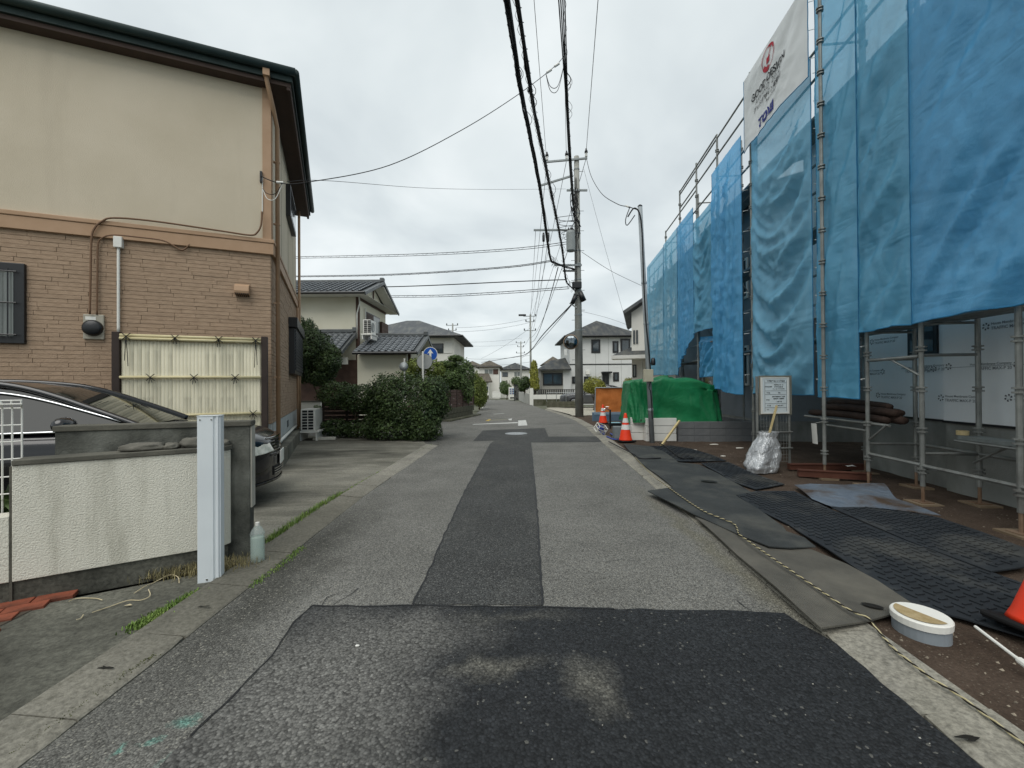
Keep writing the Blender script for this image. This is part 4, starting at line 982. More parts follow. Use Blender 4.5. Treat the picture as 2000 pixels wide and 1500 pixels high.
# ------------------------------------------------------------------ grey house on the right of the bend
p = at(1113,780,38); h8 = thing('grey_house', 'pale grey two storey house with black windows on the right bend', 'house', (p.x,38,-.1))
def X8(px): return at(px,700,38).x-p.x
def Z8(py, px=1170): return at(px,py,38).z+.1
box('wall', M_sidg, h8, 0, X8(1245), 0, 7, -.2, Z8(659)); hip(h8, 0, X8(1245), 0, 7, Z8(659), at(1190,629,42).z+.1, .55, M_sld)
box('belt_trim', M_black, h8, -.02, X8(1245), -.03, .0, Z8(712.5), Z8(710.5))
for a, b_, c, d in ((1155,1172.5,663,689.5),(1196.5,1208,666.5,689.5),(1212,1231,662,689.5),(1117,1126,735,749),(1140,1154,735,749),(1197,1208.5,727,745)): win(h8, X8(a), X8(b_), Z8(d), Z8(c), mull=0, t=.16)
dw = win(h8, X8(1176), X8(1189), Z8(760), Z8(729), mull=0, t=.3, gl=M_white); box('door_hood', M_black, dw, X8(1174), X8(1193), -.5, .0, Z8(729), Z8(726))
box('vent', M_white, h8, X8(1144), X8(1151), -.15, .0, Z8(731), Z8(724)); box('vent', M_white, h8, X8(1170), X8(1174), -.1, .0, Z8(735), Z8(732))
for i in range(1,5): box('panel_joint', mat('siding_joint', '8f908c'), h8, X8(1113+i*25), X8(1113+i*25)+.025, -.004, .01, 0, Z8(660))
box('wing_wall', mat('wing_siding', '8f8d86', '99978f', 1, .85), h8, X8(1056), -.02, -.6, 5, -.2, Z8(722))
MB().add([(X8(1052),-1.1,Z8(721)),(.0,-1.1,Z8(721)),(.0,3,Z8(694)),(X8(1080),3,Z8(700)),(X8(1052),6,Z8(718))],[(0,1,2,3),(0,3,4)]).build('wing_roof', M_sld, h8, solid=.15)
win(h8, X8(1059), X8(1097), Z8(752), Z8(728), y=-.6, mull=1, t=.12)
box('wing_wall', M_sidg, h8, X8(1098), X8(1113), -.61, -.58, -.2, Z8(723)); MB().box(X8(1100),X8(1105),-.8,-.65,Z8(695),Z8(683)).build('satellite_box', M_sidg, h8)
# white house right of it
p = at(1245,790,22.5); h9 = thing('white_house', 'tall white house with dark narrow windows just left of the scaffolding', 'house', (p.x,22.5,0), math.radians(-17))
x0 = at(1234,650,22.5).x-p.x; zt9 = at(1240,610,22.5).z
box('wall', M_off, h9, x0, 4, 0, 6, -.1, zt9)
MB().add([(x0-.35,-.5,zt9-.1),(x0-.35,6.5,zt9-.1),(2.2,6.5,zt9+1.7),(2.2,-.5,zt9+1.7)],[(0,1,2,3)]).build('roof', M_slg, h9, solid=.15)
MB().extr([(x0,zt9+.003),(2.2,zt9+.003),(2.2,zt9+1.6)], 'y', .0, .2).build('gable_wall', M_off, h9)
for a, b_ in ((1237,1240.5),(1242.5,1246)): win(h9, at(a,660,22.5).x-p.x, at(b_,660,22.5).x-p.x, at(1240,671,22.5).z, at(1240,645,22.5).z, mull=0, t=.02)
win(h9, at(1236,720,22.5).x-p.x, at(1243,720,22.5).x-p.x, at(1240,737,22.5).z, at(1240,712,22.5).z, mull=0, gl=M_curt)
px0 = at(1208,697,21.4).x-p.x; cz = at(1230,694,21.4).z
MB().add([(px0,-1.2,cz),(4,-1.2,cz),(4,1,cz+.6),(px0+.9,1,cz+.6)],[(0,1,2,3)]).build('porch_roof', M_sld, h9, solid=.06)
box('porch_fascia', M_white, h9, px0, 4, -1.25, -1.18, cz-.16, cz+.02); box('porch_soffit', M_white, h9, px0, 4, -1.18, -.01, cz-.15, cz-.1)
MB().tube([(x0+.5,-.05,cz),(x0+.5,-.05,0)], .04, 8).build('downpipe', M_white, h9)
# ------------------------------------------------------------------ brown fence on mossy blocks along the left of the bend
fa, fb = G(868,823), G(927,810.5); dv = (fb-fa); dv.z = 0; FL = dv.length; fr = math.atan2(dv.y, dv.x)
zw = .50
bw = thing('mossy_block_wall', 'low mossy concrete block wall under the brown fence', 'wall', (fa.x,fa.y,0), fr)
bsrc = None; nb = int(FL/.40)
for r in range(2):
    for i in range(nb):
        if bsrc is None: bsrc = box('block', M_oldblock, bw, 0, .39, 0, .15, 0, zw/2-.012, bevel=.008); o = bsrc
        else: o = inst(bsrc, 'block', bw)
        o.location = (i*.4 + (.2 if r else 0), 0, r*zw/2+.005)
box('footing', M_oldblock, bw, -.1, FL+.1, -.32, .2, -.05, .06, bevel=.02)
M_fbr = mat('brown_fence', '4d3a33', '594540', 2, .6)
bf = thing('brown_fence', 'dark brown board fence on the mossy block wall', 'fence', (fa.x,fa.y,zw), fr)
zt_ = at(870,762,fa.y).z-zw; nbay = max(3, int(FL/.75)); bl = FL/nbay; s0 = None
for i in range(nbay):
    for r in range(6):
        if s0 is None: s0 = box('board', M_fbr, bf, .03, bl-.03, .05, .075, 0, zt_/6-.012); o = s0
        else: o = inst(s0, 'board', bf)
        o.location = (i*bl, 0, r*zt_/6+.01)
for i in range(nbay+1): box('post', M_post, bf, i*bl-.03, i*bl+.03, .03, .10, 0, zt_+.02)
plant('fence_bush', 'leafy grey-green bush above the brown fence', 'bush', (fa.x-.7,19.6,0), [lobe(885,742,19.5,26,.8,26), lobe(905,735,21,24,.8,34), lobe(862,742,19,24,.7,24), lobe(897,765,20,30,.6,26)], 13000, .05, M_leafm, .06, 21)
plant('pruned_pine', 'cloud pruned pine tree right of the blue sign', 'tree', (at(872,790,19.4).x,19.4,0), [lobe(872,712,19.4,22,.5,8), lobe(890,700,19.4,14,.5,6), lobe(862,728,19.4,22,.5,9), lobe(893,722,19.6,18,.5,8), lobe(878,735,19.2,20,.5,10)], 9000, .045, M_leafm, .07, 23, inner=.3, bump=.35)
plant('conifer_hedge', 'bright green feathery conifer hedge at the end of the brown fence', 'hedge', (at(935,796,26).x,26.5,-.03), [lobe(937,765,26,13,.7,30), lobe(930,760,25.3,10,.6,34), lobe(943,768,27.5,9,.7,24)], 9000, .05, M_leafl, .05, 25, zmin=.0)
plant('garden_shrub', 'light green garden shrub in front of the tiled house wing', 'shrub', (at(812,760,16.7).x,16.5,0), [lobe(815,715,16.5,22,.4,16), lobe(800,735,16.4,18,.4,16), lobe(850,722,16.6,20,.4,18), lobe(840,745,16.5,24,.4,20)], 6000, .04, M_leafl, .03, 27)
q = G(940,797); dl = thing('road_delineator', 'small white marker post at the end of the brown fence', 'post', (q.x,q.y,q.z)); MB().lathe([(.06,0),(.05,.02),(.04,.5),(.02,.54)], 10).build('marker', M_white, dl, smooth=True); MB().lathe([(.12,0),(.11,.03),(.07,.05)], 10).build('foot', M_white, dl)
# conical and round garden plants on the right
plant('cypress', 'tall yellow-green conical cypress by the black fence', 'tree', (at(1044,770,37).x,37,-.15), [lobe(1044,745,37,9,.4,16), lobe(1043,728,37,8.5,.38,16), lobe(1043,715,37,6.5,.3,12), lobe(1045,755,37,9,.4,10)], 7000, .06, M_leafy, .08, 31)
plant('dark_shrub', 'dark rounded shrub between the dark gate and the cypress', 'shrub', (at(1026,775,42).x,42,-.25), [lobe(1026,748,42,11,.6,13), lobe(1020,755,42,8,.5,10)], 3500, .07, M_leafd, .08, 33)
plant('far_shrub', 'mid green shrub beside the vending machine', 'shrub', (at(990,778,62).x,62,-.5), [lobe(985,757,62,10,.8,14), lobe(1008,745,66,10,.8,10), lobe(993,762,62,8,.8,10)], 3500, .1, M_leafm, .08, 35)
plant('round_shrub', 'round yellow-green shrub right of the utility pole', 'shrub', (at(1160,790,24.5).x,24.5,0), [lobe(1160,753,24.5,20,.5,17), lobe(1150,756,24.4,12,.4,12), lobe(1172,757,24.5,12,.4,12)], 6000, .04, M_leafy, .05, 37)
plant('round_shrub', 'round yellow-green shrub just left of the green tarpaulin', 'shrub', (at(1226,790,24.5).x,24.5,0), [lobe(1228,753,24.5,12,.4,16), lobe(1232,758,24.5,11,.4,14)], 3500, .04, M_leafy, .05, 39)
# walls, slat fence and block parapet of the yards on the right
q0 = G(1038,790.5); M_pcon = mat('pale_wall', '9f9f98', 'aeaea7', 2, .9, .2, 60, dirt=('77776f', 1.2, .5, .85, (3,3,.4)))
yw = thing('yard_wall', 'pale concrete corner wall with white top at the bend', 'wall', (q0.x,q0.y,q0.z))
zc = at(1038,771,q0.y).z-q0.z; xe = at(1125,785,q0.y).x-q0.x
e2 = G(1014,783); ev = Vector((e2.x-q0.x, e2.y-q0.y, 0))
box('wall_front', M_oldblock, yw, .0, xe, 0, .15, -.2, zc*.55); box('wall_band', M_white, yw, -.01, xe, -.012, .16, zc*.552, zc)
MB().bar((0,.1,zc*.48),(ev.x,ev.y,zc*.48), .15, zc*1.2).build('wall_side', M_pcon, yw)
box('pillar', M_white, yw, -.14, .16, -.05, .25, -.2, at(1038,758,q0.y).z-q0.z)
bfz = at(1038,760,q0.y).z-q0.z
yf = thing('black_slat_fence', 'black metal picket fence on top of the pale corner wall', 'fence', (q0.x,q0.y+.07,q0.z+zc))
hh = bfz-zc; s0 = None; nn_ = int((xe-.2)/.16)
for i in range(nn_):
    if s0 is None: s0 = box('picket', M_black, yf, -.045, .045, -.01, .01, .04, hh-.04); o = s0
    else: o = inst(s0, 'picket', yf)
    o.location = (.25+i*.16, 0, 0)
for z in (.05, hh-.05): box('rail', M_black, yf, .17, xe, .011, .04, z-.02, z+.02)
ps_ = thing('black_slat_fence', 'black metal picket fence on the wall running back from the corner pillar', 'fence', (q0.x,q0.y+.1,q0.z+zc*1.08))
for i in range(14):
    t_ = (i+1)/15; o = inst(s0, 'picket', ps_, (ev.x*t_, ev.y*t_, 0), (0,0,math.atan2(ev.y,ev.x)))
MB().bar((ev.x*.03,ev.y*.03,hh-.05),(ev.x,ev.y,hh-.05),.03,.04).build('rail', M_black, ps_)
q1 = G(1068,797.5); pb = thing('block_parapet', 'low weathered block wall in the pale gravel yard', 'wall', (q1.x,q1.y,0)); xe1 = at(1125,797,q1.y).x-q1.x; s0 = None
for r in range(2):
    for i in range(int(xe1/.40)+1):
        if s0 is None: s0 = box('block', M_oldblock, pb, 0, .39, 0, .15, 0, .19, bevel=.01); o = s0
        else: o = inst(s0, 'block', pb)
        o.location = (i*.4, 0, r*.2)
gpx = at(1125,800,q1.y).x
yr_ = thing('yard_railing', 'thin grey pipe railing beside the parked grey car', 'railing', (q1.x,q1.y+.07,.39))
for i in range(4): MB().tube([(i*xe1/3,0,0),(i*xe1/3,0,at(1070,767,q1.y).z-.39)], .02, 6).build('post', mat('galv', '8f9495', rough=.45, metal=.6), yr_)
MB().tube([(0,0,at(1070,767,q1.y).z-.40),(xe1,0,at(1070,767,q1.y).z-.40)], .02, 6).build('rail', MC['galv'], yr_)
make_car('parked_car', 'small dark grey car parked in the gravel yard behind the pole', (at(1122,790,28.6).x+1.4,28.6,0), math.radians(172), car_paint('grey_paint', '4b4d50'), False)
# vending machine, gate, white boxes
q = G(1001,780.5); vm = thing('vending_machine', 'white drinks vending machine beside the road at the bend', 'vending machine', (q.x,q.y,q.z), .1)
hv = at(1001,756,q.y).z-q.z; box('cabinet', M_white, vm, -.5, .5, 0, .7, 0, hv, bevel=.03)
for r in range(3): 
    wv_ = box('display_window', mat('vm_blue', '6f8fa5', '8fa9b8', 6, .2), vm, -.42, .3, -.02, .01, hv-.42-r*.3, hv-.2-r*.3)
    for c in range(6): MB().lathe([(.03,0),(.035,.01),(.035,.14),(.02,.16)], 8, c=(-.36+c*.12,-.03,hv-.41-r*.3)).build('can', mat('can%d' % (c % 3), ('a04038','3c5fa0','d8d8d8')[c % 3], rough=.3), wv_)
box('dispenser', M_black, vm, -.35, .3, -.02, .01, .15, .35); box('coin_panel', M_black, vm, .33, .45, -.02, .01, hv-1.2, hv-.5)
q = G(1011,783); gt = thing('dark_gate', 'dark closed metal gate at the end of the pale wall', 'gate', (q.x,q.y,q.z)); hg = at(1011,750,q.y).z-q.z
for s in (-1,1): box('post', M_black, gt, s*.4-.05, s*.4+.05, -.05, .05, 0, hg)
for i in range(7): box('board', M_black, gt, -.34+i*.1, -.25+i*.1, -.02, .02, .05, hg-.05)
for px, lb in ((966,'left white storage bin outside the far cream house'),(974,'right white storage bin outside the far cream house')):
    q = at(px,777,68); t = thing('storage_bin', lb, 'bin', (q.x,68,q.z), 0, 'bins by the far house'); box('body', M_white, t, -.35, .35, 0, .5, 0, .95, bevel=.03); box('lid', M_white, t, -.37, .37, -.02, .52, .953, 1.02, bevel=.02)
# ================================================================== construction site on the right
SCR = -math.atan(.1); SC0 = Vector((4.3,0,0)); SCM = Matrix.Translation(SC0) @ Matrix.Rotation(SCR, 4, 'Z'); SCI = SCM.inverted()
SN = SCM.to_3x3() @ Vector((1,0,0))
def SL(px, py, x=0.): return SCI @ onplane(px, py, SC0+SN*x, SN)       # site-local point on the plane at local x
def sy(px, x=0.): return SL(px, 752, x).y
GALV = mat('scaffold_steel', '747673', '8d8f8b', 5, .5, .3, 60, metal=.55, dirt=('4d4038', 2.5, .58, .85, (1,1,.5)))
PY_ = [2.05, 3.0, 3.9, sy(1800), sy(1694), sy(1609), sy(1477), sy(1405), sy(1364), sy(1331), sy(1303), sy(1270)]
PT = [9.2]*6 + [8.0, 7.9, 8.05, 8.0, 7.3, 6.75]
sc = thing('scaffolding', 'grey steel pipe scaffolding along the building site, hung with blue sheets', 'scaffolding', SC0, SCR)
def post(x, y, z0, z1):
    m = MB().tube([(x,y,z0),(x,y,z1)], .0255, 10); z = .40
    while z < z1-.1:
        m.lathe([(.027,z-.03),(.05,z-.028),(.05,z-.012),(.028,z-.01),(.028,z+.012),(.05,z+.014),(.05,z+.03),(.027,z+.032)], 8, c=(x,y,0), close=False); z += .475
    return m.build('post', GALV, sc)
for i, (y, zt) in enumerate(zip(PY_, PT)):
    xo, yo = (-.26, sy(1609,-.26)) if i == 5 else ((-.12, sy(1471,-.12)) if i == 6 else (0, y))
    post(xo, yo, .22 if i < 6 else .02, zt)
    if i != 6: post(.60, y, .22, zt-(.15 if i > 5 else 0))
    for x, y in ((xo, yo), (.6, y)):
        if i < 6:
            jb = MB().tube([(x,y,.03),(x,y,.3)], .017, 8).box(x-.07,x+.07,y-.07,y+.07,.034,.042).build('jack_base', mat('rusty_steel', '6f5846', '8a7562', 8, .7, metal=.4), sc)
            box('base_board', mat('old_board', '6b5c4a', '7f705c', 5, .9), jb, x-.12, x+.12, y-.13, y+.13, .0, .033)
def rail(x, y0, y1, z, r=.0215, nm='rail'): return MB().tube([(x,y0,z),(x,y1,z)], r, 8).build(nm, GALV, sc)
for i in range(len(PY_)-1):
    y0, y1 = PY_[i]+.02, PY_[i+1]-.02; zt = min(PT[i], PT[i+1])
    for z in ((2.72,3.2,4.55,5.0,6.4,6.85,8.2,8.65) if i < 6 else (2.6,3.05,4.4,4.85,6.2,6.66,7.4,7.85)):
        if z < zt-.02: rail(0, y0, y1, z)
    for z in (2.2, 4.05, 5.9):
        if z > 2.3 and i > 7: z -= .1
        pk = MB().box(.08,.30,y0,y1,z-.045,z).box(.32,.54,y0,y1,z-.045,z).build('plank', mat('plank_steel', '6a706f', '7e8482', 6, .6, metal=.4), sc)
    if i % 2 == 0 and i > 2: MB().tube([(.6,y0,2.3),(.6,y1,4.0)], .016, 6).tube([(.6,y1,4.1),(.6,y0,5.8)], .016, 6).build('brace', GALV, sc)
for i, y in enumerate(PY_):
    for z in (2.12, 3.2, 3.98, 5.0, 5.83, 6.85):
        if i != 6 and z < PT[i]-.3: MB().tube([(.02,y,z),(.58,y,z)], .018, 6).build('transom', GALV, sc)
# low rails and brackets at the open right end
zr = SL(1850,920).z
rail(0, PY_[1]+.02, PY_[3]-.02, zr); rail(0, PY_[3]+.02, PY_[4]-.02, zr+.005)
rail(0, PY_[3]+.03, PY_[4]-.03, SL(1750,700).z); MB().tube([(0,PY_[3],SL(1800,735).z),(0,(PY_[3]+PY_[4])/2,SL(1750,703).z)], .013, 6).build('brace', GALV, sc)
rail(.6, PY_[1], PY_[4], .60); rail(0, PY_[4]+.02, PY_[5]-.02, SL(1650,835).z, .017); rail(.02, PY_[4]-.35, PY_[5]+.55, SL(1650,827).z+.04, .019)
MB().tube([(0,PY_[4],SL(1700,862).z),(0,PY_[4]-.33,SL(1745,832).z)], .013, 6).build('brace', GALV, sc)
zp = SL(1900,852,.45).z
MB().box(.33,.56,PY_[1],PY_[3]-.05,zp-.04,zp).build('plank', MC['plank_steel'], sc); rail(.32, PY_[1], PY_[3]-.03, zp-.06, .014); rail(.57, PY_[1], PY_[3]-.03, zp-.06, .014)
MB().tube([(.45,PY_[3]-.1,zp-.3),(.45,PY_[3]-.5,zp-.05)], .012, 6).build('brace', GALV, sc)
for z in (.60, 1.75): MB().tube([(.02,PY_[3],z),(.58,PY_[3],z)], .02, 6).build('transom', GALV, sc); MB().tube([(.02,PY_[4],z),(.58,PY_[4],z)], .02, 6).build('transom', GALV, sc)
# far guard rails on the gable of the second house
for x, ya, yb, z in ((.0,PY_[7],PY_[9],7.95),(.0,PY_[8],PY_[10],7.25)): rail(x, ya, yb, z)
# ------------------------------------------------------------------ blue sheets
def meshmat(name, c1, c2, tr=.3, transl=.45):
    k = Mt(name); col = k.ramp(k.noise(1.3, 5, .6), [(.3, H(c1)), (.7, H(c2))])
    gr = k.ramp(k.noise(.9, 6, .65, v=k.vec((1,1,.6))), [(.58, 0.0), (.9, .3)]); col = k.mix(gr, col, H('6f9aa8'))
    d = k.n('ShaderNodeBsdfDiffuse'); t = k.n('ShaderNodeBsdfTranslucent'); g = k.n('ShaderNodeBsdfGlossy'); x = k.n('ShaderNodeBsdfTransparent')
    k.l(col, d.inputs[0]); k.l(col, t.inputs[0]); g.inputs['Roughness'].default_value = .38; g.inputs[0].default_value = (.75,.85,.9,1)
    x.inputs[0].default_value = (.80,.92,.97,1)
    wv = k.noise(900, 2, .8); 
    m1 = k.n('ShaderNodeMixShader'); m1.inputs[0].default_value = transl; k.l(d.outputs[0], m1.inputs[1]); k.l(t.outputs[0], m1.inputs[2])
    fr = k.n('ShaderNodeFresnel'); fr.inputs[0].default_value = 1.35
    m2 = k.n('ShaderNodeMixShader'); m2.inputs[0].default_value = .08; k.l(m1.outputs[0], m2.inputs[1]); k.l(g.outputs[0], m2.inputs[2])
    m3 = k.n('ShaderNodeMixShader'); m3.inputs[0].default_value = tr; k.l(m2.outputs[0], m3.inputs[1]); k.l(x.outputs[0], m3.inputs[2])
    k.l(m3.outputs[0], k.out.inputs[0])
    bp = k.n('ShaderNodeBump'); bp.inputs['Strength'].default_value = .30; bp.inputs['Distance'].default_value = .10; mp = k.n('ShaderNodeMapping'); k.l(k.co.outputs['Object'], mp.inputs[0]); mp.inputs['Rotation'].default_value = (.8,0,0); mp.inputs['Scale'].default_value = (1,.32,1.5)
    rd = k.math('ABSOLUTE', k.math('SUBTRACT', k.noise(1.3, 3, .5, v=mp.outputs[0], dist=.5), .5)); rd = k.math('ADD', k.math('MULTIPLY', rd, 2.2), k.math('MULTIPLY', k.noise(14, 4, .7), .25)); k.l(rd, bp.inputs['Height'])
    for s in (d, t, g, fr): k.l(bp.outputs[0], s.inputs['Normal'])
    MC[name] = k.m; return k.m
M_shb = meshmat('blue_mesh', '58b2e8', '62b9ec', .13); M_sht = meshmat('teal_mesh', '5fb2da', '6cbce0', .18); M_shl = meshmat('light_mesh', '7cc4e6', '88cbea', .22)
def nz2(a, b, c=0.): return noise.noise(Vector((a, b, c)))
def fold(y, z, u, v, seed, kind, amp):
    e = min(1., 4*u, 4*(1-u))**.6*min(1., (1-v)*6+.12)
    if kind == 'swag': s = (z-.75*(2*u-1)**2)*1.7
    elif kind == 'diag': s = (z*.8+.9*y)*1.9
    elif kind == 'vert': s = y*6+z*.5
    else: s = (z*.3+y)*2.5
    r = 1-abs(nz2(s, u*1.1, seed))*2.6; r2 = 1-abs(nz2(s*2.1+4, u*2.2, seed+5))*2.6
    return amp*e*(r*.75+r2*.35+.8*nz2(y*.9, z*.6, seed+9)) + amp*.25*nz2(y*9, z*7, seed)*e
def tarp(name, label, y0, y1, z0, z1, mt, kind, amp, seed, x=-.06, nu=36, nv=90, group='blue site sheets', lace=True, z0b=None, z1b=None, side=1):
    yc = (y0+y1)/2; zb = z0 if z0b is None else z0b; ztb = z1 if z1b is None else z1b
    root = thing(name, label, 'sheet', SCM @ Vector((x,yc,min(z0,zb))), SCR, group)
    o = Vector((x,yc,min(z0,zb)))
    def f(u, v):
        y = y0+(y1-y0)*u; za = z0+(zb-z0)*u; zt = z1+(ztb-z1)*u; z = za+(zt-za)*v
        bell = .05*math.sin(math.pi*u)*(1-v)**3
        y2 = y + .018*nz2(z*5, seed, 0)*(1 if 0 < u < 1 else .6)
        return Vector((x-bell-abs(amp)*.4-fold(y, z, u, v, seed, kind, amp), y2, z + .02*nz2(y*3, seed, 1)*(v < .02)))-o
    cl = MB().grid(f, nu, nv).build('cloth', mt, root, smooth=True, fix=False)
    for uu in (0, 1): MB().tube([f(uu, i/60) for i in range(61)], .007, 5).build('hem', mat('hem_blue', '2a6f96', rough=.7), root)
    MB().tube([f(i/30, 0) for i in range(31)], .008, 5).build('hem', MC['hem_blue'], root)
    if lace:
        for yy in (y0, y1):
            z = max(z0, zb)+.25; m = MB()
            while z < min(z1, ztb):
                m.tube([(x+.0,yy,z),(x-.015,yy+(.02 if yy == y0 else -.02),z+.01),(x+.085,yy,z+.02)], .005, 4); z += .45
            if m.v: m.v = [tuple(Vector(q)-o) for q in m.v]; tag(m.build('lacing', M_white, root), kind='stuff')
    return root, f, o
zb1 = SL(1797,633).z; zb1r = SL(1995,596).z
S1 = tarp('site_sheet', 'large bright blue sheet at the right edge of the photo', 2.1, PY_[3]-.008, zb1r, 9.1, M_shb, 'diag', .10, 1, nu=60, z0b=zb1)
S2 = tarp('site_sheet', 'teal blue sheet ending above the open white wall', PY_[3]+.008, PY_[4]-.008, zb1, 9.1, M_sht, 'diag', .08, 2)
S3 = tarp('site_sheet', 'dark blue sheet right of the bare scaffold post', PY_[4]+.006, PY_[5]-.035, SL(1655,776).z, 9.1, M_sht, 'flat', .09, 3)
S4 = tarp('site_sheet', 'creased blue sheet hanging below the white banner', PY_[5]+.05, PY_[6]-.14, SL(1550,770).z, SL(1484,300).z+.5, M_shl, 'swag', .15, 4, nu=44, nv=110)
S5 = tarp('site_sheet', 'narrow blue sheet strip left of the banner', PY_[6]-.10, PY_[6]+.22, SL(1480,735).z, 7.2, M_shb, 'flat', .02, 5, nu=10, x=.03)
S6 = tarp('site_sheet', 'blue sheet billowing above the green tarpaulin', PY_[6]+.26, PY_[7]-.03, SL(1440,770).z, 6.9, M_shb, 'vert', .13, 6, z0b=SL(1410,755).z, x=-.10)
S7 = tarp('site_sheet', 'short greenish blue sheet high on the scaffold', PY_[7]+.04, PY_[8]-.03, SL(1385,646).z, SL(1385,408).z, M_sht, 'swag', .11, 7)
S8 = tarp('site_sheet', 'blue sheet with slanting torn lower edge', PY_[8]+.04, PY_[9]-.02, SL(1360,660).z, 6.75, M_shb, 'vert', .09, 8, z0b=SL(1336,735).z)
S9 = tarp('site_sheet', 'pale see-through blue sheet third from the far end', PY_[9]+.02, PY_[10]-.03, SL(1315,733).z, 6.75, M_shl, 'vert', .10, 9)
S10 = tarp('site_sheet', 'blue sheet at the far end of the scaffold behind the steel pole', PY_[10]+.03, PY_[11], SL(1285,733).z, 6.7, M_shl, 'flat', .09, 10)
S11 = tarp('site_sheet', 'loose blue sheet flapping low under the scaffold', PY_[7]+.1, PY_[8]+.1, SL(1395,735).z, SL(1370,665).z, M_shb, 'diag', .14, 11, x=.15, lace=False, z1b=SL(1370,655).z)
# ------------------------------------------------------------------ white banner with print
bz0, bz1 = SL(1482,292).z, SL(1484,148).z; by0, by1 = PY_[5]-.13, PY_[6]-.14
BN = tarp('white_banner', 'white printed company banner high on the scaffold', by0, by1, bz0-.05, bz1, mat('banner_cloth', 'c9cccc', 'd6d9d9', 2, .6), 'diag', .035, 21, x=-.24, group=None, z0b=bz0-.02)
BN[0]['category'] = 'banner'
def text_geo(body, size, off=0., shear=0., spc=1.):
    cu = bpy.data.curves.new('t', 'FONT'); cu.body = body; cu.size = size; cu.offset = off; cu.shear = shear; cu.space_character = spc; cu.align_x = 'CENTER'; cu.resolution_u = 3
    ob = bpy.data.objects.new('t', cu); COL.objects.link(ob); dg = bpy.context.evaluated_depsgraph_get(); dg.update()
    me = bpy.data.meshes.new_from_object(ob.evaluated_get(dg)); V = [v.co.copy() for v in me.vertices]; F = [tuple(p.vertices) for p in me.polygons]
    bpy.data.objects.remove(ob); bpy.data.curves.remove(cu); bpy.data.meshes.remove(me); return V, F
def on_banner(V, F, cy, cz, name, mt, out=.012):
    root, f, o = BN; m = MB()
    for v in V:
        y = cy - v.x; z = cz + v.y; u = (y-by0)/(by1-by0); vv = (z-bz0+.05)/(bz1-bz0+.05); p = f(min(max(u,0),1), min(max(vv,0),1))
        m.v.append((p.x-out, y-o.y, z-o.z))
    m.f = F; return m.build(name, mt, root, fix=False)
M_ink = mat('black_ink', '1c1e22', rough=.7); M_red = mat('red_ink', 'a0182c', rough=.7); M_navy = mat('navy_ink', '1f2a78', rough=.7)
BH = bz1-bz0; yc = (by0+by1)/2+.10
def subd(V, F):
    bm = bmesh.new(); vs = [bm.verts.new(v) for v in V]
    for f_ in F:
        try: bm.faces.new([vs[i] for i in f_])
        except ValueError: pass
    bmesh.ops.triangulate(bm, faces=bm.faces); 
    for _ in range(2):
        long_ = [e_ for e_ in bm.edges if e_.calc_length() > .06]
        if long_: bmesh.ops.subdivide_edges(bm, edges=long_, cuts=1, use_grid_fill=False); bmesh.ops.triangulate(bm, faces=[f_ for f_ in bm.faces if len(f_.verts) > 3])
    bm.verts.index_update(); V2 = [v.co.copy() for v in bm.verts]; F2 = [tuple(v.index for v in f_.verts) for f_ in bm.faces]; bm.free(); return V2, F2
def lab(body, size, cy, cz, mt, off=0., shear=0., spc=1., nm='lettering'):
    V, F = text_geo(body, size, off, shear, spc); V, F = subd(V, F); return on_banner(V, F, cy, cz, nm, mt)
lab('GOOD DESIGN', .185, yc, bz1-.86*BH/1.75, M_ink, .003, 0, .95)
lab('AWARD 2022', .13, yc+.02, bz1-1.01*BH/1.75, M_ink, -.001, .3, 1.25)
lab('グッドデザイン賞受賞', .105, yc+.02, bz1-1.16*BH/1.75, M_ink, .002, .2)
lab('東栄住宅の家づくり', .055, yc-.2, bz1-1.27*BH/1.75, M_ink)
lab('TO)EI', .26, yc+.02, bz1-1.66*BH/1.75, M_navy, .010, 0, .95)
# red ring mark: solid caps top and bottom, thin sides, small block inside
V, F = [], []
def ring(a0, a1, r0, r1, n=10):
    b_ = len(V)
    for i in range(n+1):
        a = a0+(a1-a0)*i/n
        for r in (r0, r1): V.append(Vector((r*math.cos(a), r*math.sin(a), 0)))
    for i in range(n): F.append((b_+2*i, b_+2*i+1, b_+2*i+3, b_+2*i+2))
R = .23
ring(.25,1.6,R*.80,R,8); ring(1.6,3.5,R*.93,R,12); ring(3.5,4.95,R*.62,R,10); ring(4.95,6.53,R*.93,R,10)
b_ = len(V); V += [Vector(q) for q in ((-.07,-.09,0),(.05,-.09,0),(.05,.03,0),(-.07,.03,0),(.00,.03,0),(.02,.03,0),(.12,.2,0),(.10,.2,0))]; F += [(b_,b_+1,b_+2,b_+3),(b_+4,b_+5,b_+6,b_+7)]
on_banner(V, F, yc-.04, bz1-.36*BH/1.75, 'emblem', M_red)
